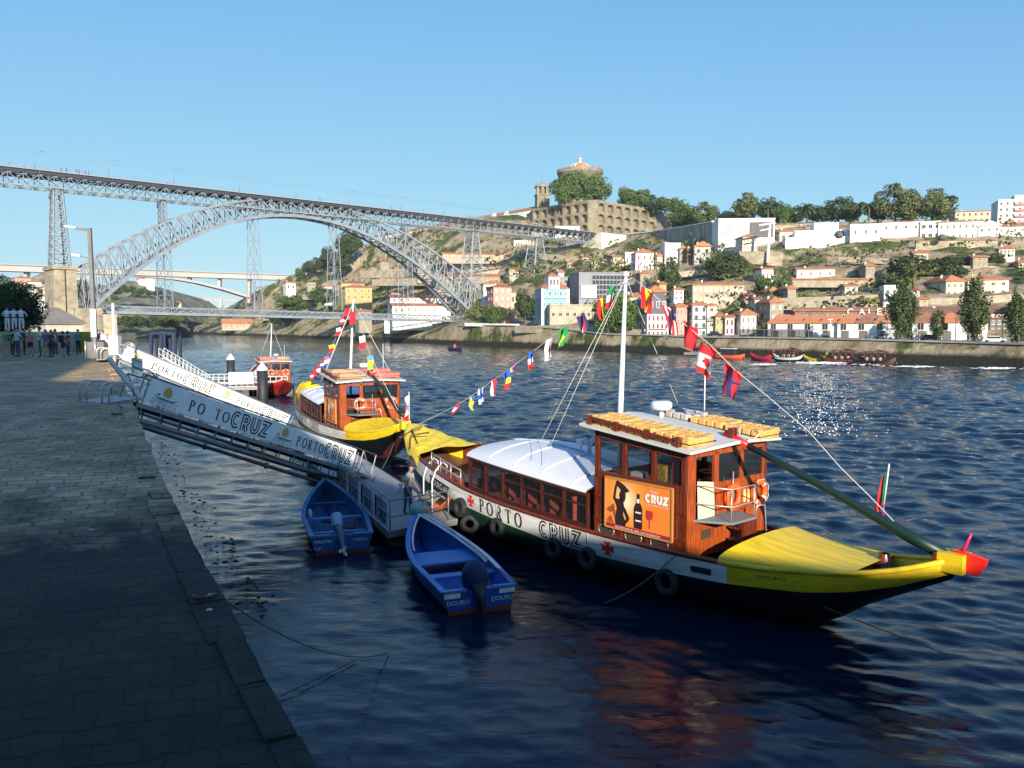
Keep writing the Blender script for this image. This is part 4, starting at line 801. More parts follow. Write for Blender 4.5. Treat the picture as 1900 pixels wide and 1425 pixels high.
wallrun('retaining_wall', 'long granite terrace wall above the dark lodge roof', [(1448, 553, 238), (1560, 549, 228), (1640, 546, 222)], [(22, 24), (24, 26)], 2, WM['ochre'])
wallrun('retaining_wall', 'sloping stone wall below the cream hip roofed houses', [(1640, 556, 222), (1760, 553, 214), (1930, 543, 206)], [(16, 16), (16, 22)], 2, WM['ochre'])
wallrun('retaining_wall', 'stone wall with dark arches under the long ridge building', [(1700, 447, 290), (1800, 447, 286), (1935, 447, 282)], [(18, 20), (20, 22)], 2, oldw)
wallrun('retaining_wall', 'stone wall across the wooded slope left of the arch', [(668, 502, 520), (745, 499, 500)], [(14, 16)], 3, oldw)
wallrun('retaining_wall', 'lower terrace wall above the yellow country house', [(690, 518, 490), (790, 516, 470)], [(12, 14)], 3, oldw)
wallrun('retaining_wall', 'quay wall of pale stone right of the rock under the arch foot', [(862, 599, 322), (960, 601, 300)], [(6, 6)], 1, WM['white'])
wallrun('retaining_wall', 'pale stone ramp wall below the warehouse on the south quay', [(955, 606, 290), (1050, 602, 272), (1200, 612, 246)], [(12, 16), (16, 12)], 1, oldw)
wallrun('embankment_wall', 'low stone embankment wall far upstream under the lower deck', [(216, 610, 600), (300, 609, 700), (352, 609, 760)], [(7, 7), (7, 6)], 2, oldw)
for i, (x0, x1, y0, y1, D0, D1, lab) in enumerate([(1000, 1090, 470, 482, 425, 400, 'rough stone wall under the last bridge pier'), (1150, 1240, 504, 500, 335, 320, 'rough stone wall below the pink shuttered house'), (1230, 1330, 508, 500, 305, 300, 'rough stone wall along the foot of the middle cliff'), (1556, 1700, 476, 484, 280, 268, 'stone wall across the bare right cliff'), (1700, 1850, 496, 494, 262, 252, 'stone wall above the dark cliff trees'), (800, 940, 536, 528, 412, 400, 'stone wall under the lowest long warehouse'), (560, 640, 548, 540, 560, 520, 'stone wall left of the yellow country house'), (880, 960, 556, 548, 352, 340, 'stone wall behind the pink house')]): wallrun('retaining_wall', lab, [(x0, y0, D0), ((x0 + x1) / 2, (y0 + y1) / 2 - 2, (D0 + D1) / 2), (x1, y1, D1)], [(9, 11), (11, 8)], 1.5, oldw if i % 2 else WM['ochre'])
# ---- port lodges along the promenade
def lodge(lab, px0, px1, D0, D1, yt0, yt1, n, yaw_=None, rm=None):
    a = at(px0, 633, D0); b = at(px1, 633, D1); z0 = 4.0; a.z = b.z = z0; d = b - a; L = d.length; rz = math.atan2(d.y, d.x); root = thing('port_wine_lodge', lab, 'lodge', a, rz)
    H_ = (YH - yt0) / FOC * D0 + HC - z0; m_ = MB(); m_.bb(0, L, 0, 14, -2, H_); m_.bb(-.05, L + .05, -.06, 14.05, H_ * .42, H_ * .45, 1); m_.build('wall', [WM['white'], WM['grey']], root)
    for i in range(n):
        m_ = MB(); w = L / n; roof_mesh(m_, w, 14, H_ + .25, 2.3, 'hip', ov=.25); m_.build('roof', rm[i % len(rm)] if rm else terra, root, (w * (i + .5), 0, 0))
    for i in range(n):
        for u in (.35,) if L / n < 12 else (.25, .7): link('window', win_mesh(1.5, 2.0, frs, glassd), root, (L * (i + u) / n, 0, H_ * .60)); m_ = MB(); m_.bb(-.9, .9, -.08, 0, 0, 2.3); m_.build('door', WM['dark'], root, (L * (i + u) / n + .4, 0, .0))
    return root, L, H_
lodge('white port lodge with scalloped orange roofs, leftmost of the row', 1424, 1552, 208, 198, 601, 601, 4)
lodge('white port lodge with alternating brown and orange roofs in the middle of the row', 1553, 1690, 197, 187, 601, 601, 4, rm=[terra, terrab])
lodge('white port lodge seen between the two big poplars', 1692, 1830, 186, 178, 600, 600, 3, rm=[terrab, terra])
g, w, H_ = house('dark long lodge with rooftop lettering behind the scalloped roofs', 1474, 1694, 577, 596, 211, 'dark', 'gable', 6, 1, 16, yaw=6, dep=12, ws=(.6, .35), name='signed_lodge', cat='lodge')
sg = MB(); mp = plane_map((-w / 2, -.6, 0), (1, 0, 0), (0, 0, 1)); px_ = w / 220
for ch, X in (('C', 93), ('A', 114), ('L', 130), ('E', 145), ('M', 158)): text_on(sg, ch, mp, X * px_, H_ * .62, 1.7)
for X in (95, 116, 132, 147, 161): sg.bar((-w / 2 + X * px_, -.55, H_ * .5), (-w / 2 + X * px_, -.55, H_ * .62), .08)
sg.build('rooftop_lettering', frw, g)
g, w, H_ = house('long lodge with a deep brown roof behind the middle poplars', 1690, 1866, 583, 604, 194, 'ochre', 'gable', 14, 1, 3, yaw=4, dep=16, wlist=[], name='long_lodge', cat='lodge', roofm=terrab)
g, w, H_ = house('dark riverside building with a white name sign below its roof', 1830, 1866, 591, 634, 184, 'dark', 'hip', 3, 3, 3, yaw=6, dep=10, fm=frw, name='signed_building', cat='building')
sg = MB(); mp = plane_map((-w / 2, -.3, 0), (1, 0, 0), (0, 0, 1)); text_on(sg, 'KOPKE', mp, .2, H_ + .1, .9, wscale=1.15); sg.build('name_sign', frw, g)
house('grey three storey house right of the building with the name sign', 1862, 1890, 572, 634, 186, 'grey', 'hip', 5, 3, 2, yaw=8, dep=10)
house('grey shaded riverside cafe block cut by the right edge', 1890, 1960, 585, 636, 186, 'stone', 'hip', 8, 3, 5, yaw=8, dep=10)
# ---- the monastery on its terrace
mst = thing('hilltop_monastery', 'hilltop monastery with round red domed church, bell tower and arcaded terrace wall', 'monastery', at(1100, 435, 485))
mw = stone('monastery_granite', (.25, .22, .155), (.33, .29, .21), (.18, .16, .12), 2.2, 1.1)
def mpart(mb, nm, m): o = mb.build(nm, m, mst); o.location = -mst.location; return o
def niche_wall(A_, B_, top, h, ncol, rows_, m):
    """wall face from A_ to B_ (plan points) with recessed arched niches"""
    d = Vector((B_.x - A_.x, B_.y - A_.y, 0)); L = d.length; d /= L; n = Vector((d.y, -d.x, 0)); n = n if n.dot(Vector((A_.x, A_.y, 0))) < 0 else -n; b = MB(); dp = 2.4
    Pp = lambda u, z, o=0: Vector((A_.x, A_.y, 0)) + d * u + n * o + Vector((0, 0, z))
    b.add([Pp(0, top - h, -dp), Pp(L, top - h, -dp), Pp(L, top, -dp), Pp(0, top, -dp)], [(0, 1, 2, 3)])
    def blk(u0, u1, z0, z1, o0=-dp - .1, o1=0): b.add([Pp(u0, z0, o0), Pp(u1, z0, o0), Pp(u1, z0, o1), Pp(u0, z0, o1), Pp(u0, z1, o0), Pp(u1, z1, o0), Pp(u1, z1, o1), Pp(u0, z1, o1)], [(0, 3, 2, 1), (4, 5, 6, 7), (0, 1, 5, 4), (1, 2, 6, 5), (2, 3, 7, 6), (3, 0, 4, 7)])
    cw_ = L / ncol; zs = [top - 1.2]; rh = (h - 2) / rows_
    for i in range(ncol + 1): u = i * cw_; blk(max(0, u - .9), min(L, u + .9), top - h, top, -dp, .05)
    for r in range(rows_ + 1): z = top - r * rh; blk(0, L, z - 1.4 if r else top - 1.4, z if r else top + .3, -dp, 0 if r else .25)
    for r in range(rows_):
        zt = top - r * rh - 1.4
        for i in range(ncol):
            u0, u1 = i * cw_ + .9, (i + 1) * cw_ - .9; c_ = (u0 + u1) / 2; rad = (u1 - u0) / 2; K = 6; ar_ = [(c_ - rad * math.cos(math.pi * k / K), zt - rad * .7 + rad * .7 * math.sin(math.pi * k / K)) for k in range(K + 1)]
            for (x0, y0), (x1, y1) in zip(ar_, ar_[1:]): b.add([Pp(x0, y0, -.05), Pp(x1, y1, -.05), Pp(x1, zt, -.05), Pp(x0, zt, -.05), Pp(x0, y0, -dp), Pp(x1, y1, -dp)], [(0, 1, 2, 3), (0, 4, 5, 1)])
    blk(0, L, top - h - 14, top - h + .5, -dp, 0)
    return b
TZ = HC + 231 / FOC * 485
def pl(px, D): v = at(px, 500, D); return Vector((v.x, v.y, 0))
c0, c1_, cl0, cr = pl(1091, 485), pl(1107, 484), pl(988, 520), pl(1216, 524)
mpart(niche_wall(cl0, c0, TZ, 21, 7, 3, mw), 'terrace_wall', mw); mpart(niche_wall(c1_, cr, TZ, 21, 7, 3, mw), 'terrace_wall', mw)
b = MB(); cback = pl(1090, 560); b.add([(*c0.xy, TZ - 34), (*c1_.xy, TZ - 34), (*c1_.xy, TZ + .4), (*c0.xy, TZ + .4)] + [(*(c0 + Vector((0, 5, 0))).xy, TZ + .4), (*(c1_ + Vector((0, 5, 0))).xy, TZ + .4)], [(0, 1, 2, 3), (3, 2, 5, 4)])
cr2 = pl(1262, 560); b.add([(*cr.xy, TZ - 30), (*cr2.xy, TZ - 30), (*cr2.xy, TZ - 1), (*cr.xy, TZ - .2)], [(0, 1, 2, 3)])
b.add([(*cl0.xy, TZ - 30), (*pl(968, 560).xy, TZ - 30), (*pl(968, 560).xy, TZ - 2), (*cl0.xy, TZ)], [(0, 3, 2, 1)])
b.add([(*cl0.xy, TZ - .05), (*c0.xy, TZ - .05), (*c1_.xy, TZ - .05), (*cr.xy, TZ - .05), (*cr2.xy, TZ - .05), (*pl(968, 600).xy, TZ - .05)], [(0, 1, 2, 3, 4, 5)])
mpart(b, 'terrace', mw)
ch = at(1076, 350, 545); k = 545 / FOC; yz = lambda py: HC + (YH - py) * k; b = MB(); Rr = 40 * k
b.lathe([(Rr, yz(392)), (Rr, yz(330)), (Rr + .7, yz(329)), (Rr + .9, yz(326)), (Rr - 1.5, yz(326)), (Rr - 1.5, yz(327))], (ch.x, ch.y, 0), 36); mpart(b, 'church_drum', mw)
b = MB(); b.lathe([(Rr + .7, yz(325.5)), (Rr + .7, yz(322.5)), (Rr + .3, yz(322.5)), (Rr + .3, yz(325.5))], (ch.x, ch.y, 0), 36)
for i in range(18): a = i * math.pi / 9; b.lathe([(.5, yz(323)), (.35, yz(321)), (0, yz(318))], (ch.x + (Rr + .5) * math.cos(a), ch.y + (Rr + .5) * math.sin(a), 0), 6)
mpart(b, 'balustrade', mw)
b = MB(); prf = [(Rr * math.cos(t) * .58, yz(328) + (yz(309) - yz(328)) * math.sin(t) ** .95) for t in [i * math.pi / 2 / 8 for i in range(8)]] + [(2.2, yz(310.5))]; b.lathe(prf, (ch.x, ch.y, 0), 32); mpart(b, 'dome', terra)
b = MB()
for i in range(8):
    a = i * math.pi / 4 + .2; b.tube([(ch.x + r_ * math.cos(a), ch.y + r_ * math.sin(a), z + .1) for r_, z in prf], .35, 5)
mpart(b, 'dome_rib', WM['cream'])
b = MB(); b.lathe([(2.3, yz(311)), (2.0, yz(309)), (1.5, yz(308)), (1.5, yz(303)), (2.0, yz(302.5)), (1.6, yz(301)), (.5, yz(299)), (.15, yz(297)), (.08, yz(290))], (ch.x, ch.y, 0), 12); mpart(b, 'lantern', WM['grey'])
# bell tower
bt = at(1006, 388, 525); k = 525 / FOC; yz = lambda py: HC + (YH - py) * k; b = MB(); b.box((bt.x, bt.y, (yz(420) + yz(367)) / 2), (23 * k, 23 * k, yz(367) - yz(420)), rz=.15); b.box((bt.x, bt.y, yz(366.5)), (26 * k, 26 * k, .8), rz=.15); b.box((bt.x, bt.y, yz(351.5)), (25 * k, 25 * k, .7), rz=.15)
for sx_ in (-1, 0, 1):
    for sy in (-1, 0, 1):
        if sx_ or sy: b.box((bt.x + sx_ * 8.5 * k, bt.y + sy * 8.5 * k, (yz(366) + yz(352)) / 2), (5.0 * k, 5.0 * k, yz(352) - yz(366)), rz=.15)
        if sx_ and sy: b.lathe([(.6, yz(351)), (.4, yz(349)), (0, yz(345))], (bt.x + sx_ * 11 * k, bt.y + sy * 11 * k, 0), 6)
b.lathe([(9.5 * k, yz(351)), (9 * k, yz(349)), (6.5 * k, yz(346)), (2 * k, yz(343.5)), (.3, yz(342)), (.1, yz(336))], (bt.x, bt.y, 0), 12); mpart(b, 'bell_tower', mw)
b = MB(); b.box((bt.x, bt.y, (yz(366) + yz(352)) / 2), (10 * k, 10 * k, yz(353) - yz(366))); mpart(b, 'bell', WM['slate'])
# long white convent wing
A_ = at(690, 441, 700); B_ = at(993, 388, 530); z1 = B_.z; A_.z = B_.z = z1; d = (B_ - A_).normalized(); n = Vector((d.y, -d.x, 0)); n = n if n.dot(A_) < 0 else -n; b = MB()
mid = (A_ + B_) / 2; Lw = (B_ - A_).length; Mx = Matrix((d, -n, Vector((0, 0, 1)))).transposed()
b.box(mid - n * 5 + Vector((0, 0, -5)), (Lw, 10, 10), M=Mx); mpart(b, 'convent_wing', WM['white'])
b = MB(); rb = MB(); roof_mesh(rb, Lw, 10, 0, 2.6, 'gable', .5); vs = [Mx @ Vector((v[0], v[1], v[2])) + mid + Vector((0, 0, .3)) for v in rb.v]; b.add(vs, rb.f); mpart(b, 'convent_roof', terra)
for i in range(14): p = A_.lerp(B_, (i + .5) / 14) + n * .05; b = MB(); b.box(p + Vector((0, 0, -3.2)), (1.3, .2, 1.8), M=Mx); mpart(b, 'window', glassd)
for px in (903, 962): p = at(px, 390, 560); t = (p - A_).dot(d); p = A_ + d * t + n * .2; b = MB(); b.box(p + Vector((0, 0, -2)), (4.5, .8, 6), M=Mx); b.box(p + Vector((0, 0, 1.4)), (2.2, .8, 1.2), M=Mx); mpart(b, 'bell_gable', WM['white'])
# lower cloister building below the terrace
house('white cloister chapel peeping over the bridge deck below the terrace wall', 1028, 1075, 421, 434, 478, 'white', 'flat', 0, 1, 3, yaw=6, dep=8, name='chapel', cat='chapel')
house('ochre houses with orange roof left of the cloister chapel', 985, 1032, 426, 440, 488, 'ochre', 'gable', 4, 1, 5, yaw=6, dep=8)
# ---- left bank clutter: hillside houses under the concrete bridge, church on the far hill
for i, (px, py, w_, h_, D, c_, lab) in enumerate([(262, 523, 14, 10, 870, 'white', 'white church apse on the distant left hill'), (278, 521, 16, 14, 868, 'white', 'white cube beside the church on the distant left hill'), (62, 528, 26, 9, 520, 'white', 'distant white house with orange roof left of the masonry pier'), (84, 538, 18, 10, 505, 'cream', 'distant cream house just left of the masonry pier'), (40, 520, 30, 8, 560, 'pink', 'distant pink terrace row under the concrete bridge'), (75, 556, 22, 12, 470, 'white', 'white house low on the slope left of the masonry pier'), (330, 566, 12, 6, 840, 'cream', 'tiny cream house on the slope of the far left hill'), (240, 572, 16, 6, 820, 'cream', 'tiny cream shed halfway down the far left hill')]):
    house(lab, px - w_ / 2, px + w_ / 2, py - h_ / 2, py + h_ / 2, D, c_, 'hip' if i else 'front', 4 if i else 6, 1 if h_ < 12 else 2, 3, yaw=10, dep=12, ws=(.3, .4), name='church' if i == 0 else 'house', cat='church' if i == 0 else 'house')
# ================================================================== TREES
def crown(seed, n, shape, leaf, lump=1.0, nl=34):
    r_ = random.Random(seed); b = MB(); lumps = []
    for _ in range(nl):
        while True:
            v = Vector((r_.uniform(-1, 1), r_.uniform(-1, 1), r_.uniform(-1, 1)))
            if .3 < v.length < .86: break
        lumps.append((v, r_.uniform(.24, .46) * lump))
    k = 0
    while k < n:
        c, rr = r_.choice(lumps); v = c + Vector((r_.gauss(0, 1), r_.gauss(0, 1), r_.gauss(0, 1))).normalized() * rr * r_.uniform(.75, 1.05)
        if v.length > 1.12 or (v.length < .45): continue
        k += 1; p = shape(v); nrm = (v * .7 + Vector((r_.gauss(0, 1), r_.gauss(0, 1), r_.gauss(0, 1) + .4)) * .5).normalized(); u = nrm.orthogonal().normalized(); a = r_.uniform(0, 6.3); w = nrm.cross(u); uu = u * math.cos(a) + w * math.sin(a); ww = nrm.cross(uu); s = leaf * r_.uniform(.6, 1.4)
        b.add([p + uu * s, p + ww * s * .6, p - uu * s * .9, p - ww * s * .6], [(0, 1, 2, 3)])
    return b
def trunk(h, r0, r1, branches, seed, z1):
    r_ = random.Random(seed); b = MB(); b.tube([(0, 0, -.12), (r_.uniform(-.03, .03), r_.uniform(-.03, .03), h * .5), (0, 0, h)], [r0, (r0 + r1) / 2, r1], 7)
    for i in range(branches): a = i * 6.28 / branches + r_.random(); b.tube([(0, 0, h * r_.uniform(.6, .95)), (math.cos(a) * .28, math.sin(a) * .28, h + z1 * .3), (math.cos(a) * .5, math.sin(a) * .5, h + z1 * .6)], [r1 * .8, r1 * .55, r1 * .2], 5)
    return b
bark = mat('bark', (.13, .10, .07), .95, .3, 4)
LG = foliage('leaf_green', (.035, .065, .018), (.12, .19, .05)); LD = foliage('leaf_dark', (.022, .04, .016), (.07, .10, .035)); LY = foliage('leaf_olive', (.055, .075, .025), (.17, .20, .075)); LP = foliage('leaf_poplar', (.028, .052, .016), (.10, .14, .04))
def make_tree(kind, seed):
    """unit tree: about 2 wide and 2 tall, base at the origin"""
    if kind == 'broad': cb_, tr, lm, nm = crown(seed, 5200, lambda v: Vector((v.x, v.y, v.z * .92 + 1.04)), .066), trunk(.6, .07, .045, 5, seed, .8), (LG, LD, LY)[seed % 3], 'broad_tree'
    elif kind == 'poplar': cb_, tr, lm, nm = crown(seed, 5200, lambda v: Vector((v.x * (1 - .42 * max(0, v.z)) * (1 - .15 * max(0, -v.z)), v.y * (1 - .42 * max(0, v.z)), v.z * 2.6 + 3.0)), .085, .72, 64), trunk(1.0, .09, .06, 3, seed, 2), LP, 'poplar_tree'
    elif kind == 'bush': cb_, tr, lm, nm = crown(seed, 1100, lambda v: Vector((v.x, v.y, v.z * .6 + .55)), .10), trunk(.4, .05, .03, 3, seed, .3), (LG, LD)[seed % 2], 'shrub'
    elif kind == 'near': cb_, tr, lm, nm = crown(seed, 26000, lambda v: Vector((v.x, v.y, v.z * .78 + 1.15)), .026), trunk(.8, .06, .045, 6, seed, .8), LD, 'broad_tree'
    root = thing(nm, 'x', 'tree', (0, 0, -900)); cb_.build('crown', lm, root); tr.build('trunk', bark, root); return root
PROTO = {('broad', s): make_tree('broad', s) for s in (0, 1, 2, 3)}; PROTO.update({('poplar', s): make_tree('poplar', s) for s in (0, 1)})
used = set()
def tree(kind, seed, px, ybase, D, wpx, hpx, lab, group=None, cat='tree'):
    p = at(px, ybase, D); k = D / FOC; hh = {'broad': 2.0, 'poplar': 5.6, 'bush': 1.15, 'near': 2.0}[kind]; s = (wpx * k / 2.1, wpx * k / 2.1, hpx * k / hh); P_ = PROTO[(kind, seed)]; rz = rnd.uniform(0, 6)
    if (kind, seed) in used: r_ = dup(P_, p, rz, lab, group, s)
    else: used.add((kind, seed)); r_ = P_; r_.location = p; r_.rotation_euler = (0, 0, rz); r_.scale = s; r_['label'] = lab
    if group: r_['group'] = group
    elif 'group' in r_: del r_['group']
    r_['category'] = cat; return r_
gm = 'trees on the monastery terrace'
for i, (px, yb, w_, h_, s) in enumerate([(1043, 379, 38, 42, 0), (1062, 378, 40, 48, 3), (1084, 377, 42, 48, 0), (1108, 379, 42, 44, 3)]): tree('broad', s, px, yb, 495, w_ * 1.25, h_ + 12, 'green tree, %s of the four massed in front of the dome' % ('leftmost', 'second from the left', 'third from the left', 'rightmost')[i], gm)
for i, (px, yb, w_, h_, s) in enumerate([(1164, 387, 38, 38, 0), (1188, 390, 38, 36, 3), (1212, 393, 34, 30, 1), (1234, 395, 34, 27, 0), (1256, 400, 34, 30, 3)]): tree('broad', s, px, yb, 515, w_ * 1.25, h_ + 3, 'terrace tree right of the dome, number %s along the wall from the left' % ('one', 'two', 'three', 'four', 'five')[i], gm)
for px, yb, D, w_, h_, s, lab in [(1262, 424, 430, 50, 32, 0, 'light green tree at the foot of the monastery wall, left of three'), (1282, 424, 420, 48, 38, 3, 'light green tree at the foot of the monastery wall, middle of three'), (1308, 418, 400, 42, 34, 2, 'light green tree at the foot of the monastery wall, right of three'),
    (1385, 412, 372, 50, 42, 2, 'round tree rising behind the cable car station'), (1348, 410, 375, 36, 16, 1, 'low dark tree behind the left part of the cable car station'), (1432, 415, 365, 42, 42, 1, 'ragged dark tree right of the one behind the cable car station'), (1455, 416, 355, 30, 30, 0, 'small light tree left of the lone palm'),
    (1478, 414, 362, 38, 28, 1, 'dark tree just left of the lone palm'), (1518, 412, 362, 44, 26, 1, 'dark tree just right of the lone palm'), (1555, 412, 360, 48, 40, 1, 'tall dark tree between the lone palm and the palm pair'), (1578, 412, 356, 34, 32, 0, 'dark tree left of the palm pair'), (1628, 411, 350, 36, 34, 1, 'dark tree right of the palm pair'),
    (1660, 412, 342, 66, 56, 2, 'very large round tree on the ridge skyline'), (1690, 411, 340, 54, 42, 2, 'rounded tree touching the right side of the very large one'), (1735, 412, 336, 66, 48, 2, 'second great round tree on the ridge, left of the peach house'),
    (1127, 616, 252, 52, 66, 0, 'broad green quay tree, left half of the pair behind the flags'), (1155, 616, 250, 54, 70, 3, 'broad green quay tree, right half of the pair behind the flags'), (886, 599, 318, 34, 36, 2, 'light green tree beside the arch foot'), (921, 600, 312, 40, 34, 0, 'light green tree in front of the pink house'),
    (975, 590, 300, 34, 50, 1, 'dark tree between the pink and the blue house'), (1240, 548, 290, 36, 70, 1, 'dark green tree in the cliff gully'), (1340, 520, 292, 62, 50, 1, 'dark wide tree hanging over the cliff in the middle'), (1372, 500, 300, 36, 24, 1, 'round dark tree under the cream mansion wall'), (1416, 545, 262, 34, 34, 0, 'tree hiding the white cube house'), (1452, 552, 258, 38, 40, 0, 'green tree right of the white cube house'),
    (1700, 520, 252, 90, 46, 1, 'dark wooded clump on the right cliff, upper left part'), (1750, 524, 250, 80, 42, 1, 'dark wooded clump on the right cliff, upper right part'), (1655, 545, 240, 60, 40, 1, 'dark tree left of the cream hip roofed houses'), (1845, 498, 262, 36, 28, 1, 'dark tree before the pale yellow house'), (1770, 500, 262, 60, 26, 1, 'low dark tree above the hip roofed houses'),
    (598, 500, 640, 30, 26, 1, 'dark ridge tree left of the arch, lowest of the line'), (575, 506, 655, 26, 22, 1, 'dark ridge tree at the left end of the line'), (612, 492, 630, 28, 34, 1, 'dark ridge tree in the middle of the line'), (640, 476, 610, 34, 46, 1, 'tall dark tree under the hanger of the arch'), (655, 470, 605, 30, 40, 1, 'tall dark tree just right of the arch hanger'), (632, 500, 600, 40, 34, 1, 'bushy tree below the tall ridge trees'), (556, 514, 675, 18, 16, 0, 'small tree low on the left ridge'),
    (545, 575, 560, 60, 26, 0, 'green thicket tree on the lower left slope'), (600, 560, 530, 50, 26, 0, 'green thicket tree under the yellow house'), (520, 600, 600, 50, 26, 1, 'dark thicket tree near the water on the left')]:
    tree('broad', s, px, yb + 3, D, w_ * 1.2, (h_ + 3) * (1.22 if yb < 420 else 1.08), lab)
for i in range(22): px = 196 + i * 7.3 + rnd.uniform(-3, 3); yb = tab(px, [(190, 538), (265, 540), (320, 562), (360, 580)]) + rnd.uniform(-2, 22); tree('broad', i % 2, px, yb, 800, rnd.uniform(12, 22), rnd.uniform(8, 14), 'small dark tree on the distant left hill', 'trees on the distant left hill')
for i in range(16): px = 212 + i * 8.6 + rnd.uniform(-3, 3); tree('broad', (1, 0, 2)[i % 3], px, rnd.uniform(596, 607), 482 + rnd.uniform(0, 25), rnd.uniform(18, 26), rnd.uniform(13, 20), 'bushy tree on the wooded slope behind the embankment trees', 'trees on the wooded slope upstream')
for i, (px, w_) in enumerate(((238, 26), (258, 28), (282, 28), (305, 26), (325, 20))): tree('broad', 1, px, 610, 470 + i * 8, w_ * 1.1, 26 - i, 'dark upstream embankment tree, %s from the left' % ('first', 'second', 'third', 'fourth', 'fifth')[i], 'embankment trees upstream')
for i, (px, yb, D, w_, h_, s) in enumerate([(1672, 639, 170, 50, 122, 0), (1739, 638, 168, 27, 66, 1), (1808, 641, 162, 52, 132, 1), (1886, 643, 158, 46, 110, 0)]): tree('poplar', s, px, yb, D, w_ * 1.22, h_ * 1.02, ('tall poplar on the promenade, leftmost of the big ones', 'small poplar between the two biggest ones', 'tallest poplar, in front of the larger hip roofed house', 'poplar at the right edge of the view')[i], 'poplars on the promenade')
# palms
def palm(px, yb, D, h_, lab):
    p = at(px, yb, D); k = D / FOC; H_ = h_ * k; root = thing('palm_tree', lab, 'palm tree', p, rnd.uniform(0, 6), 'palms on the ridge'); t = MB(); t.tube([(0, 0, -1), (.1, 0, H_ * .4), (0, 0, H_ * .72)], [.45, .35, .32], 7); t.build('trunk', bark, root)
    f = MB(); r_ = random.Random(int(px))
    for i in range(34):
        a = r_.uniform(0, 6.28); el = r_.uniform(-.5, 1.2); L = H_ * r_.uniform(.32, .42); pts = [Vector((math.cos(a) * L * s * math.cos(el * .6), math.sin(a) * L * s * math.cos(el * .6), H_ * .72 + L * (math.sin(el) * s - .75 * s * s))) for s in (0, .3, .6, .85, 1)]
        sd_ = Vector((-math.sin(a), math.cos(a), 0))
        for q0, q1 in zip(pts, pts[1:]):
            for s in (-1, 1): f.add([q0, q1, q1 + sd_ * s * .45 + Vector((0, 0, -.35)), q0 + sd_ * s * .45 + Vector((0, 0, -.35))], [(0, 1, 2, 3)])
    f.build('crown', LD, root)
palm(1497, 411, 345, 40, 'lone palm tree standing against the sky on the ridge'); palm(1592, 411, 345, 44, 'left palm of the pair beside the very large round tree'); palm(1612, 411, 342, 42, 'right palm of the pair beside the very large round tree'); palm(1425, 412, 352, 34, 'short palm rising right of the cable car station')
# lamp posts on the far promenade, shrubs scattered over the slope
lp = thing('lamp_post', 'white lamp post on the far promenade, left of the three', 'lamp post', at(1540, 637, 190), group='lamp posts on the far promenade'); m_ = MB(); m_.tube([(0, 0, 0), (0, 0, 5.6)], [.12, .08], 6); m_.build('pole', frw, lp); m_ = MB(); m_.bar((-.7, 0, 5.6), (.5, 0, 5.75), .3, .14); m_.build('lamp_head', frw, lp)
for px, D, l_ in ((1645, 176, 'beside the leftmost big poplar'), (1772, 168, 'between the small and the tallest poplar'), (1859, 162, 'before the building with the name sign')): dup(lp, at(px, 640, D), label='white lamp post on the far promenade ' + l_)
cover = MB(); r_ = random.Random(11)
for k in range(3000):
    px = r_.uniform(380, 2000); lay = r_.uniform(2.1, 6.0); p = hill_pt(px, lay); m0 = mnoise.fractal(p / 30, .9, 2.1, 4)
    if m0 < -.02 or r_.random() < .25: continue
    s = r_.uniform(.5, 1.7) * (1.25 if p.y > 350 else .8)
    p = p + Vector((0, -1.5, .3))
    for _ in range(7):
        v = Vector((r_.gauss(0, 1), r_.gauss(0, 1), abs(r_.gauss(0, .8)))) * s; nn = Vector((r_.gauss(0, 1), r_.gauss(-.3, 1), r_.gauss(.5, 1))).normalized(); u = nn.orthogonal().normalized() * s * .55; w = nn.cross(u); cover.add([p + v + u, p + v + w, p + v - u, p + v - w], [(0, 1, 2, 3)])
tag(cover.build('hillside_scrub', foliage('scrub_leaves', (.04, .055, .015), (.16, .17, .05))), 'low green scrub and ivy covering the rocky slopes', 'scrub', kind='stuff')
# ================================================================== RABELO BOATS
def BZ(T): return lambda s: tab(s, T)
SH = BZ([(-10.7, 3.05), (-10, 2.85), (-9, 2.5), (-7.7, 2.22), (-6.3, 2.02), (-5, 1.84), (-4, 1.72), (-2, 1.58), (.8, 1.47), (2.5, 1.43), (4.9, 1.39), (6.2, 1.38), (7, 1.41), (7.8, 1.48), (8.5, 1.55), (9.2, 1.66), (9.8, 1.81), (10.3, 1.98), (10.7, 2.14)])
BB = BZ([(-10.7, 2.55), (-9.5, 2.0), (-7.7, 1.6), (-6, 1.38), (-3.9, 1.14), (.2, .86), (2.2, .82), (6.15, .90), (8, 1.04), (8.94, 1.2), (9.8, 1.46), (10.7, 1.85)])
KE = BZ([(-10.7, 2.3), (-10.2, 1.5), (-9.4, .6), (-8.4, -.1), (-7, -.45), (0, -.6), (6, -.5), (7.6, -.15), (8.2, .15), (8.8, .62), (9.8, 1.2), (10.7, 1.72)])
HL = 10.7
def hb(s): a = min(1, abs(s) / HL); return 2.3 * max(0, 1 - a ** 2.4) ** .8 + .12
def hull_pt(s, side, f):
    """f 0 keel, 1 gunwale"""
    k, g = KE(s), SH(s); z = lerp(k, g, f); b = hb(s); y = b * (math.sin(min(1, f * 1.25) * math.pi / 2) ** .62) * (1 if f < .8 else 1) * (.94 + .06 * f); return Vector((s, side * y, z))
def hull_side(s, z, side=-1, e=.0):
    k, g = KE(s), SH(s); f = max(0, min(1, (z - k) / max(.01, g - k))); p = hull_pt(s, side, f); return p + Vector((0, side * e, 0))
deckw = wood('deck_boards', (.16, .07, .035), .5); cabw = wood('varnished_mahogany', (.36, .070, .014)); cabd = wood('dark_mahogany', (.15, .028, .011)); housew = wood('dark_house_wood', (.075, .020, .012)); railm = mat('steel_rail', (.55, .55, .53), .35, metal=.6)  # the dark mahogany also paints in the shade on the wheelhouse sides
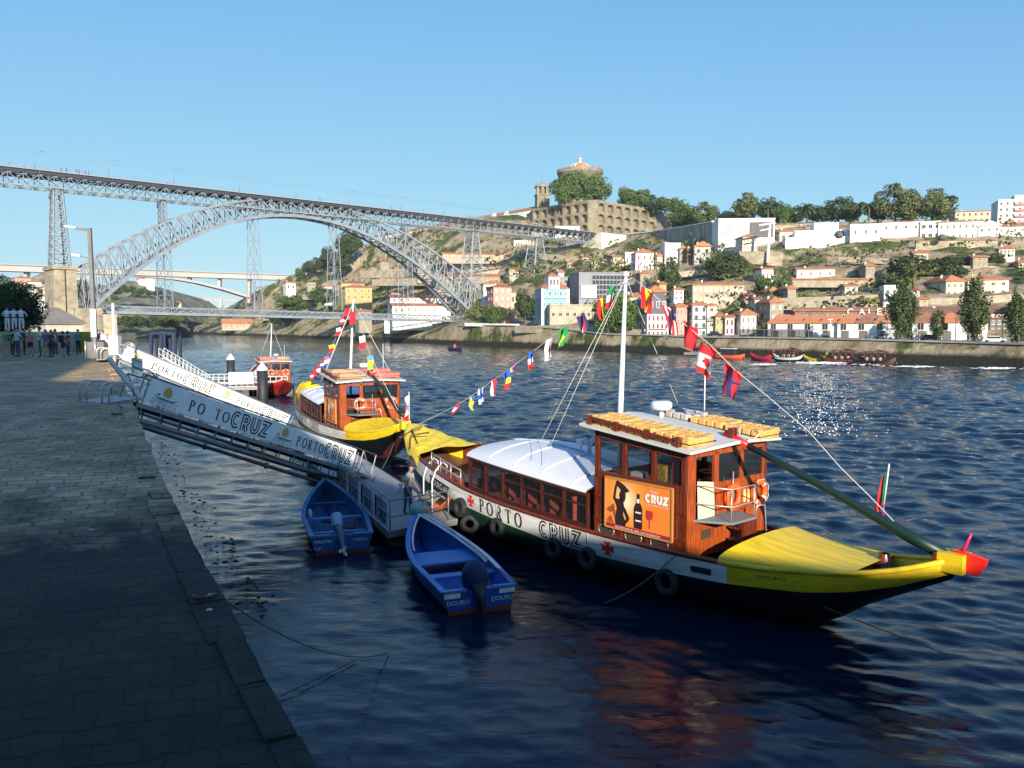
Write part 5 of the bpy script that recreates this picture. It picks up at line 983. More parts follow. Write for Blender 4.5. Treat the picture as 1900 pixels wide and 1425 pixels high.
PL = dict(stretch=(.35, 5, 5), bump=.25, bscale=2.2); hwhite = mat('hull_white_paint', (.66, .65, .60), .45, .16, 1.2, **PL); hgreen = mat('hull_green_paint', (.012, .045, .028), .4, .4, 1, **PL); hblack = mat('hull_black_paint', (.008, .010, .011), .35); hyel = mat('hull_yellow_paint', (.70, .48, .012), .48, .16, 1.2, **PL); hred = mat('hull_red_paint', (.45, .02, .015), .4); keelr = mat('hull_antifouling', (.11, .022, .018), .6, .3, 2)
roofw = mat('roof_white_paint', (.60, .62, .64), .45, .03, 1); glass = bpy.data.materials.new('cabin_glass'); glass.use_nodes = True; b_ = glass.node_tree.nodes['Principled BSDF']; b_.inputs['Base Color'].default_value = (.02, .025, .028, 1); b_.inputs['Roughness'].default_value = .04; b_.inputs['Alpha'].default_value = .5; MATS['cabin_glass'] = glass
orange = mat('life_ring_orange', (.80, .12, .02), .5); ropem = mat('rope', (.10, .09, .07), .9); ropew = mat('pale_rope', (.55, .54, .50), .8); black = mat('black_rubber', (.018, .018, .02), .75, .3, 6); blackp = mat('black_letter_paint', (.012, .012, .014), .5); redp = mat('red_emblem_paint', (.70, .03, .02), .5); inter = mat('cabin_interior', (.05, .03, .02), .9)
floaty = mat('float_yellow', (.62, .36, .10), .55, .12, 3); floatg = mat('float_grey', (.42, .38, .36), .6, .1, 3); floatr = mat('float_red', (.72, .16, .12), .55, .15, 3); floatb = mat('float_buff', (.48, .27, .13), .6, .15, 3)
def make_rabelo(label, loc, rz, style):
    root = thing('rabelo_boat', label, 'boat', loc, rz); big = style == 'big'; red = style == 'red'
    # hull
    SS = [-HL + 2 * HL * i / 96 for i in range(97)]; h = MB(); yel0 = 6.15 if not red else 99; yel1 = -8.6 if not red else -99
    for side in (-1, 1):
        rows_ = []
        for s in SS:
            k, g, bb = KE(s), SH(s), BB(s); fb = (bb - k) / (g - k); fw = max(.04, min(fb - .2, (.12 - k) / (g - k))) if k < .1 else .06; fg = lerp(fb, fw, .42)
            rows_.append([hull_pt(s, side, f) for f in (0, fw * .5, fw, (fw + fg) / 2, fg, (fg + fb) / 2, fb, (fb + 1) / 2, 1)])
        def mf(i, j, s_=SS):
            s = s_[i]
            if j >= 6: return (3 if (s > yel0 or s < yel1) else 0) if not red else 4
            if red: return 4 if j >= 2 else 5
            if j >= 4: return 1 if s < 4 and s > -8 and not style == 'mid2' else 2
            if j >= 2: return 1 if s < 2 else 2
            return 5
        rr_ = rows_ if side == 1 else rows_; h.grid([r if side == -1 else r[::-1] for r in rr_], 0, mfun=(mf if side == -1 else lambda i, j: mf(i, 7 - j)))
    h.build('hull', [hwhite, hgreen, hblack, hyel, hred, keelr], root)
    zdk = lambda s: max(KE(s) + .16, SH(s) - (.55 if s < 6 else .42)); iny = lambda s, z: max(.01, min(hb(s) - .16, hull_side(s, z, 1).y - .09))
    ins = MB()                                                     # inner sides and deck
    for side in (-1, 1):
        ins.grid([[Vector((s, side * max(.03, hb(s) - .07), SH(s) + .03)), Vector((s, side * iny(s, SH(s) - .08), SH(s) - .08)), Vector((s, side * iny(s, zdk(s) - .05), zdk(s) - .05))][::side] for s in SS], 0, mfun=lambda i, j: 1 if SS[i] > yel0 or SS[i] < yel1 else 0)
    ins.build('inner_bulwark', [cabd, hyel], root)
    gw = MB()
    for side in (-1, 1): gw.tube([Vector((s, side * (hb(s) - .03), SH(s) + .03)) for s in SS if yel1 < s < yel0], .07, 6, 0)
    for side in (-1, 1): gw.tube([Vector((s, side * (hb(s) - .03), SH(s) + .03)) for s in SS if s >= yel0 - .2], .07, 6, 1); gw.tube([Vector((s, side * (hb(s) - .03), SH(s) + .03)) for s in SS if s <= yel1 + .2], .07, 6, 1)
    gw.build('gunwale', [cabd if not red else hwhite, hyel if not red else hwhite], root)
    d = MB(); d.grid([[Vector((s, y * iny(s, zdk(s)), zdk(s))) for y in (-1, -.3, .3, 1)] for s in SS], 0, sm=False); d.build('deck', deckw if not red else hwhite, root)
    # tip block of the steering end
    if not red:
        d = MB(); d.box((10.72, 0, 2.12), (.52, .5, .42)); d.box((10.42, 0, 2.06), (.07, .56, .46), 1); d.build('stern_block', [hyel, cabd], root)
        # wheelhouse hood (half cone)
        hd = MB(); rows_ = []; n = 14; ss = [5.95, 6.5, 7.2, 7.9, 8.5, 9.0]
        for s in ss:
            t = (s - 5.95) / 3.05; w_ = hb(s) - .06; ht = lerp(.50 if big else .62, .03, t ** .9); rows_.append([Vector((s + (.35 * math.sin(math.pi * j / n) * (1 - t)), w_ * math.cos(math.pi * j / n), SH(s) + .04 + ht * math.sin(math.pi * j / n) ** .8)) for j in range(n + 1)])
        hd.grid(rows_, 0); hd.grid([[Vector((p.x + .02, p.y * .955, p.z - .07)) for p in r][::-1] for r in rows_[:-1]], 1); hd.build('hood', [hyel, cabd], root)
        d = MB(); d.lathe([(0, 0), (.34, 0), (.30, .15), (.16, .34), (.12, .5)], (9.0, .5, SH(9) - .3), 10); d.build('bollard', cabd, root)
    # passenger house
    hs0, hs1 = -4.0, 1.7; zt = lambda s: tab(s, [(-4.0, 2.80), (1.7, 2.46)]); zb = lambda s: SH(s) + .05
    if style != 'red':
        fr = MB(); gls = []; N = 6 if big else 8
        for side in (-1, 1):
            gl = MB()
            Y = lambda s: side * (hb(s) - .32)
            P_ = lambda s, z, e=0: Vector((s, Y(s) + side * e, z))
            for i in range(N + 1): s = lerp(hs0, hs1, i / N); fr.bar(P_(s, zb(s) - .3), P_(s, zt(s)), .09, .09)
            for i in range(N):
                s0, s1 = lerp(hs0, hs1, i / N), lerp(hs0, hs1, (i + 1) / N)
                fr.bar(P_(s0, zt(s0) - .04), P_(s1, zt(s1) - .04), .10, .12); fr.bar(P_(s0, zt(s0) - .38), P_(s1, zt(s1) - .38), .06, .05); fr.bar(P_(s0, zb(s0) + .0), P_(s1, zb(s1) + .0), .08, .12)
                gl.add([P_(s0 + .04, zb(s0) + .05), P_(s1 - .04, zb(s1) + .05), P_(s1 - .05, zt(s1) - .08), P_(s0 + .05, zt(s0) - .08)], [(0, 1, 2, 3)])
            gls.append(gl)
        for s in (hs0,):
            for y in (-1.4, -.5, .5, 1.4): fr.bar((s, y, zb(s) - .3), (s, y, zt(s)), .08, .08)
            fr.bb(s - .04, s + .04, -1.6, 1.6, zb(s) - .4, zb(s) + .25)
        ho = fr.build('passenger_house', housew, root); [gl.build('window_glass', glass, ho) for gl in gls]
        rf = MB(); rows_ = []; n = 12
        for i in range(19):
            s = lerp(hs0 - .12, hs1 + .0, i / 18); w_ = hb(s) - .22; bulge = .22 + .36 * math.sin(math.pi * min(1, (s - hs0 + .9) / 6.8)) ** 1.0; rows_.append([Vector((s, w_ * -math.cos(math.pi * j / n), zt(s) + .03 + bulge * math.sin(math.pi * j / n))) for j in range(n + 1)])
        rf.grid([r[::-1] for r in rows_], 0); rf.grid([[p - Vector((0, 0, .05)) for p in r] for r in rows_], 1); rf.build('house_roof', [roofw, inter], root)
        rb = MB()
        for i in (4, 8, 12, 16): rb.tube([p + Vector((0, 0, .015)) for p in rows_[i][1:7]], .025, 5)
        rb.tube([r[6] + Vector((0, 0, .03)) for r in rows_], .035, 5); rb.build('roof_rib', roofw, root)
        bn = MB()
        for i in range(5):
            s = lerp(hs0 + .6, hs1 - .6, i / 4); bn.bb(s - .28, s + .28, -1.2, -.35, 1.15, 1.52); bn.bb(s + .2, s + .28, -1.2, -.35, 1.5, 2.0); bn.bb(s - .28, s + .28, .35, 1.2, 1.15, 1.52); bn.bb(s + .2, s + .28, .35, 1.2, 1.5, 2.0)
        bn.build('bench', mat('seat_red', (.38, .06, .04), .7), root)
    # wheelhouse
    c0, c1, yw, zb0, zr = 1.78, 4.95, 1.86, 1.15, 4.02; zl = 4.32
    rz_ = lambda s: lerp(zl, zr, (s - c0) / (c1 - c0)) - .04
    cb = MB()
    for side in (-1, 1):
        y0, y1 = (side * yw, side * (yw - .08)) if side > 0 else (side * (yw - .08), side * yw); y0, y1 = min(y0, y1), max(y0, y1)
        cb.bb(c0, c1, y0, y1, zb0, 3.05)
        # posts and rails round the upper windows
        for s in (c0 + .06, c0 + 1.08, c0 + 2.12, c1 - .06): cb.bb(s - .07, s + .07, y0 - .01, y1 + .01, 3.0, rz_(s))
        cb.bar((c0, (y0 + y1) / 2, rz_(c0) - .08), (c1, (y0 + y1) / 2, rz_(c1) - .08), .1, .2); cb.bb(c0, c1, y0 - .02, y1 + .02, 3.0, 3.12)
        for s in (c0 + .05, c0 + .98, c0 + 1.9, c0 + 2.75): cb.bb(s - .05, s + .05, side * yw - .03 if side < 0 else side * yw - .02, side * yw + .02 if side < 0 else side * yw + .03, zb0 + .1, 3.0)
        for z in (1.72, 2.42, 2.98): cb.bb(c0, c1, *( (side * yw - .035, side * yw) if side < 0 else (side * yw, side * yw + .035)), z - .04, z + .04)
    cb.bb(c0, c0 + .08, -yw, yw, zb0, 3.05); [cb.bb(c0, c0 + .08, y - .06, y + .06, 3, zl - .05) for y in (-yw + .06, -.6, .6, yw - .06)]
    cb.build('wheelhouse_side', cabd, root)
    f = MB(); X0, X1 = c1 - .08, c1
    f.bb(X0, X1, -yw, -1.42, zb0, 3.95); f.bb(X0, X1, -.62, -.42, zb0, 3.9); f.bb(X0, X1, -.42, yw, zb0, 3.05); f.bb(X0, X1, -1.42, -.62, zb0, 2.15); f.bb(X0, X1, -1.42, yw, 3.82, 3.95)
    for y in (.66, yw - .08): f.bb(X0, X1, y - .08, y + .08, 3.05, 3.85)
    f.build('wheelhouse_front', cabw, root)
    g = MB(); g.bb(X0 + .02, X0 + .04, -.40, yw - .1, 3.06, 3.82)
    for side in (-1, 1): g.add([(c0 + .1, side * (yw - .05), 3.1), (c1 - .1, side * (yw - .05), 3.1), (c1 - .1, side * (yw - .05), 3.85), (c0 + .1, side * (yw - .05), 4.1)], [(0, 1, 2, 3)])
    g.build('wheelhouse_window', glass, root)
    it = MB(); it.bb(c0 + .15, c1 - .15, -yw + .15, yw - .15, 2.08, 2.12); it.bb(c1 - .75, c1 - .2, -.3, 1.5, 2.12, 3.02); it.lathe([(.32, 0), (.36, .02), (.32, .04)], (c1 - .9, .5, 3.1), 14); it.bb(c0 + .3, c0 + .9, .4, 1.5, 2.12, 3.2); it.build('helm_console', inter, root)
    it = MB(); it.bb(c0 + 1.9, c0 + 2.3, -1.6, -1.35, 3.08, 3.5, 0); it.bb(c0 + 2.55, c0 + 2.8, -1.62, -1.4, 3.08, 3.7, 1); it.bb(c0 + 1.1, c0 + 1.5, -1.6, -1.3, 3.08, 3.2, 2); it.build('cabin_clutter', [mat('cloth_yellow', (.45, .30, .04), .9, .5, 12), mat('cloth_magenta', (.45, .02, .10), .8), frw], root)
    # lower side panels with oval ports, front hatch, steps, platform
    for s in (c0 + .45, c0 + 1.45, c0 + 2.35):
        for side in (-1, 1):
            pts = [Vector((s + .3 * math.cos(a) * (1 if abs(math.cos(a)) > .5 else 1), side * (yw + .012), 1.47 + .13 * max(-1, min(1, 1.3 * math.sin(a))))) for a in [i * math.pi / 8 for i in range(16)]]
            po = MB(); po.add(pts, [tuple(range(16))], 0); po.tube(pts, .015, 4, 1, close=True); po.build('oval_port', [inter, railm], root)
    st = MB(); st.bb(c1, c1 + .02, -1.15, -.75, 1.62, 1.86, 0); st.build('vent_opening', inter, root); st = MB(); st.bb(c1, c1 + .03, .82, 1.72, 1.3, 2.65, 0); st.build('front_hatch', cabw, root)
    st = MB(); st.add([(c1, -1.5, 2.14), (c1 + .85, -1.0, 2.14), (c1 + .85, .1, 2.14), (c1, .35, 2.14), (c1, -1.5, 2.2), (c1 + .85, -1.0, 2.2), (c1 + .85, .1, 2.2), (c1, .35, 2.2)], [(0, 3, 2, 1), (4, 5, 6, 7), (0, 1, 5, 4), (1, 2, 6, 5), (2, 3, 7, 6)]); st.build('boarding_platform', mat('grey_deck_paint', (.16, .17, .18), .7), root)
    st = MB(); st.bb(c1 + .55, c1 + .63, -.15, .45, 1.2, 2.1); st.bb(c1 + .1, c1 + .6, -.1, .5, 1.45, 1.5); st.bb(c1 + .1, c1 + .6, -.1, .5, 1.78, 1.83); st.build('steps', cabd, root)
    rl_ = MB()
    for pts in ([(c1 + .8, -1.0, 2.2), (c1 + .8, -1.0, 3.05)], [(c1 + .8, .05, 2.2), (c1 + .8, .05, 3.05)], [(c1 + .02, -1.45, 3.1), (c1 + .8, -1.0, 3.05), (c1 + .8, .05, 3.05)], [(c1 + .02, -1.45, 2.62), (c1 + .8, -1.0, 2.6), (c1 + .8, .05, 2.6), (c1 + .1, .5, 2.6)], [(c1 + .8, .1, 2.2), (c1 + .85, .1, 2.5), (c1 + .95, .3, 2.5), (c1 + .95, .45, 1.4)], [(c1 + .1, .1, 2.2), (c1 + .1, .1, 3.3)]): rl_.tube(pts, .018, 5)
    rl_.build('hand_rail', railm, root)
    if big: d = MB(); d.add([(c1 + .03, -1.40, 3.2), (c1 + .05, -1.0, 3.15), (c1 + .04, -.70, 3.1), (c1 + .06, -.66, 2.2), (c1 + .08, -1.0, 2.12), (c1 + .05, -1.38, 2.18)], [(0, 1, 4, 5), (1, 2, 3, 4)]); d.build('striped_towel', towel(), root)
    # roof
    rf = MB(); ov = .24; rp = lambda s, y, z: (s, y, z)
    a, b = c0 - .42, c1 + .32; zA, zB = zl + .06, zr - .02
    rf.add([rp(a, -yw - ov, zA), rp(b, -yw - ov, zB), rp(b + .12, 0, zB + .12), rp(b, yw + ov, zB), rp(a, yw + ov, zA), rp(a, 0, zA + .18), rp(a, -yw - ov, zA + .07), rp(b, -yw - ov, zB + .07), rp(b + .12, 0, zB + .2), rp(b, yw + ov, zB + .07), rp(a, yw + ov, zA + .07), rp(a, 0, zA + .26)],
           [(0, 5, 2, 1), (5, 4, 3, 2), (6, 7, 8, 11), (11, 8, 9, 10), (0, 1, 7, 6), (1, 2, 8, 7), (2, 3, 9, 8), (3, 4, 10, 9), (4, 5, 11, 10), (5, 0, 6, 11)]); rf.build('wheelhouse_roof', mat('roof_cream_paint', (.56, .54, .49), .5, .05, 1), root)
    rr_ = MB(); zz = lambda s: lerp(zA, zB, (s - a) / (b - a)) + .08
    rr_.bar((a + .3, -yw - .12, zz(a) + .16), (b - .7, -yw - .12, zz(b) + .2), .05, .12)
    for s in (a + .3, a + 1.3, a + 2.4, a + 3.4): rr_.bb(s - .05, s + .05, -yw - .16, -yw - .05, zz(s) - .05, zz(s) + .27)
    rr_.build('roof_rail', cabd, root)
    # mast, antenna, radar, cradle on the house roof
    m_ = MB(); m_.tube([(1.05, 0, 1.2), (1.05, 0, 4.4), (1.0, .25, 8.75)], [.09, .09, .055], 10); m_.lathe([(.1, 0), (.1, .12), (0, .16)], (1.0, .25, 8.75), 8); m_.build('mast', roofw, root)
    m_ = MB(); m_.lathe([(.07, 0), (.07, .28)], (2.2, .55, zz(2.2) + .1), 8); m_.lathe([(0, 0), (.28, .0), (.32, .08), (.32, .2), (.26, .26), (0, .26)], (2.2, .55, zz(2.2) + .35), 18); m_.build('radar', roofw, root)
    m_ = MB(); m_.tube([(3.1, 1.45, zz(3.1)), (3.1, 1.45, 6.2)], .022, 5); m_.build('antenna', roofw, root)
    if style == 'big': m_ = MB(); m_.tube([(-.3, .05, 3.1), (-.3, .05, 3.42), (-.22, .2, 3.65)], .08, 6); m_.tube([(-.3, .05, 3.4), (-.36, -.12, 3.65)], .07, 6); m_.bb(-.75, -.5, -.1, .1, 3.4, 3.58); m_.tube([(-.62, 0, 3.1), (-.62, 0, 3.45)], .02, 5); m_.build('roof_light_cradle', roofw, root)
    return root
def towel():
    m = bpy.data.materials.new('striped_cloth'); m.use_nodes = True; nt = m.node_tree; b = nt.nodes['Principled BSDF']; tc = nt.nodes.new('ShaderNodeTexCoord'); wv = nt.nodes.new('ShaderNodeTexWave'); wv.bands_direction = 'Y'; wv.inputs['Scale'].default_value = 5
    cr = nt.nodes.new('ShaderNodeValToRGB'); cr.color_ramp.interpolation = 'CONSTANT'; cr.color_ramp.elements[0].color = (.75, .72, .6, 1); cr.color_ramp.elements[1].position = .55; cr.color_ramp.elements[1].color = (.5, .4, .1, 1)
    nt.links.new(tc.outputs['Object'], wv.inputs[0]); nt.links.new(wv.outputs[0], cr.inputs[0]); nt.links.new(cr.outputs[0], b.inputs['Base Color']); b.inputs['Roughness'].default_value = .9; return m
# positions of the boats
BR = atz(1778, 1045, 2.1); BLf = atz(757, 810, 2.6); B1 = ((BR + BLf) / 2).copy(); B1.z = 0; h_ = (BR - BLf); RZ1 = math.atan2(h_.y, h_.x)
boat1 = make_rabelo('large rabelo tour boat nearest the camera, yellow stern and mahogany wheelhouse', B1, RZ1, 'big')
M1 = Matrix.Translation(B1) @ Matrix.Rotation(RZ1, 4, 'Z'); M1i = M1.inverted()
def loc1(px, py, **k):
    """photo pixel -> boat coordinates on a plane x=, y= or z= of the big boat"""
    o = M1i @ Vector((0, 0, HC)); d = (M1i.to_3x3() @ ray(px, py)); ax, v = list(k.items())[0]; i = 'xyz'.index(ax); return o + d * ((v - o[i]) / d[i])
# ---- writing on the big boat
def hull_map(s0, side=-1, dirn=1, base='low', fz=0.0):
    def mp(u, v, k=0):
        s = s0 + u * dirn; lo, hi = BB(s), SH(s); return hull_side(s, lo + fz + (hi - lo) * v, side, .012 + k * .004)
    return mp
tx = MB(); mp = hull_map(0)
def on_band(mb, s, sA, sB, style, v0, hv, mw=None, gap=.1, hwv=.125, side=-1):
    """lettering from s=sA to sB; v in fractions of the band"""
    probe = MB(); w = word(probe, s, lambda u, v, k: (u, v, 0), 0, 0, 1, style, gap)
    k = (sB - sA) / w; mp_ = lambda u, v, kk=0: hull_side(sA + u * k, lerp(BB(sA + u * k), SH(sA + u * k), v0 + v * hv), side, .014 + kk * .004)
    word(mb, s, mp_, 0, 0, 1, style, gap, 0, mw, hwv)
on_band(tx, 'PORTO', -3.0, -.62, 'serif', .12, .76, gap=.42); tx.build('hull_lettering', [blackp, hwhite], boat1); tx = MB()
on_band(tx, 'CRUZ', .02, 1.78, 'inline', .1, .8, mw=1, gap=.16, hwv=.15)
tx.build('hull_lettering', [blackp, hwhite], boat1)
cr_ = MB()
for s in (-3.52, 2.72):
    for a in range(4):
        a_ = a * math.pi / 2; r0, r1, w0, w1 = .03, .21, .035, .11
        P_ = [(r0, -w0), (r1, -w1), (r1 * .82, 0), (r1, w1), (r0, w0)]; vs = []
        for x, y in P_:
            X, Y = x * math.cos(a_) - y * math.sin(a_), x * math.sin(a_) + y * math.cos(a_); vs.append(hull_side(s + X * 1.1, lerp(BB(s), SH(s), .5) + Y, -1, .014))
        cr_.add(vs, [(0, 1, 2, 3, 4)])
    cr_.add([hull_side(s + x, lerp(BB(s), SH(s), .5) + y, -1, .016) for x, y in ((-.05, -.05), (.05, -.05), (.05, .05), (-.05, .05))], [(0, 1, 2, 3)])
cr_.build('red_cross_emblem', redp, boat1)
sm = MB(); text_on(sm, 'DOURO', lambda u, v, k: hull_side(6.95 + u, lerp(BB(6.95 + u), SH(6.95 + u), .52) + v, -1, .014), 0, 0, .09, wscale=1.5); sm.build('stern_lettering', blackp, boat1)
nb_ = MB(); s0 = -6.55
pts = lambda u, v, e: hull_side(s0 + u, lerp(BB(s0 + u), SH(s0 + u), v), -1, e)
for i in range(8):
    u0, u1 = i * .2, (i + 1) * .2; nb_.add([pts(u0, -.05, .02), pts(u1, -.05, .02), pts(u1, .62, .02), pts(u0, .62, .02)], [(0, 1, 2, 3)], 0)
text_on(nb_, 'DOURO-ABAIXO', lambda u, v, k: hull_side(s0 + .08 + u, lerp(BB(s0 + u), SH(s0 + u), .1) + v, -1, .03), 0, 0, .24, mi=1, wscale=.80)
for i in range(6): u0, u1 = .1 + i * .22, .1 + (i + 1) * .22; nb_.add([hull_side(s0 + u0, BB(s0 + u0) - .22, -1, .02), hull_side(s0 + u1, BB(s0 + u1) - .22, -1, .02), hull_side(s0 + u1, BB(s0 + u1) - .12, -1, .02), hull_side(s0 + u0, BB(s0 + u0) - .12, -1, .02)], [(0, 1, 2, 3)], 1)
nb_.build('name_plate', [blackp, hwhite], boat1)
sc_ = MB(); sc_.add([hull_side(s, lerp(BB(s), SH(s), v), -1, .014) for s, v in ((5.3, .3), (5.85, .3), (5.85, .62), (5.3, .62))], [(0, 1, 2, 3)]); sc_.build('scupper', blackp, boat1)
# ---- advertisement board on the wheelhouse flank
def poster_mat():
    m = bpy.data.materials.new('poster_orange'); m.use_nodes = True; nt = m.node_tree; b = nt.nodes['Principled BSDF']; b.inputs['Roughness'].default_value = .5
    tc = nt.nodes.new('ShaderNodeTexCoord'); mp = nt.nodes.new('ShaderNodeMapping'); mp.inputs['Location'].default_value = (-3.02 * .9, 0, -2.45 * .8); mp.inputs['Scale'].default_value = (.9, 0, .8); gr = nt.nodes.new('ShaderNodeTexGradient'); gr.gradient_type = 'SPHERICAL'
    cr = nt.nodes.new('ShaderNodeValToRGB'); e = cr.color_ramp.elements; e[0].position = .25; e[0].color = (.80, .22, .03, 1); e[1].position = .92; e[1].color = (.88, .80, .50, 1); q = e.new(.6); q.color = (.86, .34, .06, 1)
    nt.links.new(tc.outputs['Object'], mp.inputs[0]); nt.links.new(mp.outputs[0], gr.inputs[0]); nt.links.new(gr.outputs[0], cr.inputs[0]); nt.links.new(cr.outputs[0], b.inputs['Base Color']); return m
pm_ = poster_mat()
def make_poster(root):
    X0, X1, Z0, Z1 = 2.28, 4.62, 1.62, 3.02; Y = -1.96
    b = MB(); b.bb(X0, X1, Y, Y + .05, Z0, Z1, 0); b.bb(X0, X1, Y - .012, Y, Z0, Z0 + .12, 1)
    for p, q_ in (((X0, Y, Z0), (X1, Y, Z0)), ((X0, Y, Z1), (X1, Y, Z1)), ((X0, Y, Z0), (X0, Y, Z1)), ((X1, Y, Z0), (X1, Y, Z1))): b.bar(p, q_, .05, .05, 2)
    o = b.build('advert_board', [pm_, mat('poster_wine_red', (.30, .02, .04), .5), mat('board_frame', (.50, .22, .06), .5)], root)
    k = X1 - X0; mp = lambda u, v, kk=0: Vector((X0 + u * k / 1.0, Y - .016 - kk * .004, Z0 + v * (Z1 - Z0)))
    f = MB()
    poly = lambda pts, mi=0, kk=0: f.add([mp(x, y, kk) for x, y in pts], [tuple(range(len(pts)))], mi)
    # silhouette of a standing figure with a raised arm and a wide hat
    for Q in ([(.17, .09), (.33, .09), (.315, .2), (.29, .3), (.285, .42), (.19, .42), (.175, .3), (.16, .2)], [(.19, .42), (.285, .42), (.30, .5), (.285, .58), (.25, .62), (.19, .60), (.165, .52)], [(.235, .6), (.30, .56), (.32, .62), (.325, .72), (.30, .79), (.25, .79), (.225, .7)], [(.165, .52), (.13, .60), (.15, .80), (.175, .92), (.205, .94), (.18, .78), (.165, .62), (.195, .60)], [(.285, .50), (.33, .42), (.385, .26), (.37, .2), (.31, .11), (.29, .14), (.34, .25), (.30, .36), (.27, .42)], [(.17, .95), (.20, .97), (.30, .90), (.385, .80), (.33, .75), (.25, .79), (.20, .86)]): poly(Q)
    for Q in ([(.02, .35), (.14, .5), (.16, .42), (.1, .3)], [(.02, .12), (.10, .25), (.14, .1)], [(.10, .44), (.17, .36), (.16, .2)]): poly(Q, 3)
    f.bb(0, 0, 0, 0, 0, 0)
    for Q, mi in (([(.455, .1), (.575, .1), (.578, .5), (.555, .58), (.535, .62), (.535, .78), (.497, .78), (.497, .62), (.47, .56), (.452, .48)], 0), ([(.497, .68), (.535, .68), (.53, .60), (.50, .60)], 2), ([(.475, .24), (.56, .24), (.56, .27), (.475, .27)], 2), ([(.475, .40), (.56, .40), (.56, .43), (.475, .43)], 2), ([(.65, .33), (.72, .33), (.735, .42), (.73, .5), (.64, .5), (.635, .42)], 1), ([(.682, .15), (.69, .15), (.69, .33), (.682, .33)], 1)): poly(Q, mi, 1 if mi else 0)
    word(f, 'CRUZ', lambda u, v, kk: mp(u, v, kk + 1), .61, 0, 1, 'inline', .1, 2) if False else None
    word(f, 'CRUZ', lambda u, v, kk: mp(.62 + u * .098, .66 + v * .16, 1), 0, 0, 1, 'inline', .06, 2, None, .15)
    text_on(f, 'Porto', lambda u, v, kk: mp(.69 + u, .85 + v * 1.6, 1), 0, 0, .035, 2); text_on(f, 'A SUA FAVORITA DE PORTO', lambda u, v, kk: mp(.63 + u, .60 + v * 1.6, 1), 0, 0, .018, 2); text_on(f, 'SEJA RESPONSAVEL. BEBA COM MODERACAO', lambda u, v, kk: mp(.16 + u, .025 + v * 1.6, 1), 0, 0, .024, 2)
    f.build('advert_print', [mat('poster_black', (.03, .015, .012), .5), mat('poster_red', (.5, .03, .03), .5), mat('poster_white', (.85, .80, .72), .5), mat('poster_brown', (.35, .08, .02), .5)], root)
make_poster(boat1)
# ---- yellow tarpaulin with the little anchor over the bow
tp = MB(); rows_ = []
for i in range(25):
    s = lerp(-10.75, -7.6, i / 24); w_ = hb(s) + .04; t = i / 24; row = []
    for j in range(17):
        a_ = math.pi * j / 16; y = w_ * -math.cos(a_); z = SH(s) + .06 + (.06 + .32 * t * (1 - .3 * t)) * math.sin(a_) ** .7 + .05 * math.sin(s * 7 + j * .9) * math.sin(a_) + .04 * math.sin(s * 17 - j) * t
        if j == 0 or j == 16: z = SH(s) - .22 - .10 * math.sin(s * 4)
        row.append(Vector((s, y + (.06 * (1 if j == 16 else -1) if j in (0, 16) else 0), z)))
    rows_.append(row)
tp.grid([r[::-1] for r in rows_], 0); tag(tp.build('bow_cover', mat('yellow_tarpaulin', (.74, .53, .03), .5, .12, 3, bump=.8), None, B1), 'wrinkled yellow tarpaulin wrapped over the raised bow of the nearest tour boat', 'tarpaulin').rotation_euler = (0, 0, RZ1)
M = lambda v: M1 @ Vector(v)
an = MB(); q0 = (-9.2, -.75, 2.95); an.tube([(-9.6, -.6, 3.05), (-8.2, -1.15, 2.45)], .035, 6); an.tube([(-9.75, -1.0, 2.75), (-9.6, -.6, 3.05), (-9.25, -.35, 3.2)], .03, 5); an.tube([(-8.6, -1.35, 2.5), (-8.9, -1.1, 2.95), (-8.5, -.5, 3.05)], .035, 5); an.tube([(-9.75, -1.0, 2.75), (-9.6, -1.15, 2.8)], .05, 5)
o = an.build('anchor', mat('rusty_iron', (.10, .05, .03), .8, .3, 6), None, B1); o.rotation_euler = (0, 0, RZ1); tag(o, 'small rusty anchor lying on the yellow bow tarpaulin', 'anchor')
# ---- gangway rails at the bow and the bow deck rails
rl_ = MB()
for side in (-1, 1):
    for z in (.28, .55): rl_.tube([Vector((s, side * (hb(s) - .1), SH(s) + z)) for s in (-6.6, -6, -5.4, -4.9, -4.3)], .02, 5)
    for s in (-6.6, -5.8, -5.0, -4.3): rl_.tube([(s, side * (hb(s) - .1), SH(s)), (s, side * (hb(s) - .1), SH(s) + .58)], .02, 5)
rl_.build('bow_rail', railm, boat1)
bl_ = MB(); bl_.bb(-6.6, -4.1, -1.5, 1.5, 1.1, 1.75); bl_.build('bow_locker', cabw, boat1)
# ---- steering oar
oar = thing('steering_oar', 'long dark green steering oar with red ends resting across the big boat stern', 'oar', M((10.6, 0, 2.45)), RZ1)
ol = lambda s, y, z: Vector((s - 10.6, y, z - 2.45))
b = MB(); b.tube([ol(v.x, 0, v.z) for v in (loc1(x, y, y=0) for x, y in ((1388, 827), (1470, 871), (1560, 921), (1641, 968), (1693, 998), (1756, 1030)))], [.08, .095, .105, .125, .15, .13], 10); b.build('shaft', mat('oar_green_paint', (.006, .024, .017), .45), oar)
b = MB(); b.tube([ol(v.x, 0, v.z) for v in (loc1(x, y, y=0) for x, y in ((1346, 804), (1366, 815), (1388, 827)))], [.11, .10, .09], 10); b.build('grip', mat('oar_red_paint', (.75, .022, .015), .4), oar)
b = MB(); pr_ = [(10.25, 2.72, .05), (10.75, 2.92, .30), (11.35, 2.62, .33), (11.62, 2.36, .28)]; top, bot = [], []
pts = [ol(v.x, 0, v.z) for v in (loc1(x, y, y=0) for x, y in ((1744, 1031), (1778, 1019), (1833, 1039), (1830, 1050), (1814, 1070), (1776, 1054)))]
for sd_ in (-1, 1): b.add([p + Vector((0, sd_ * .06, 0)) for p in pts], [tuple(range(6)) if sd_ > 0 else tuple(range(5, -1, -1))], 0)
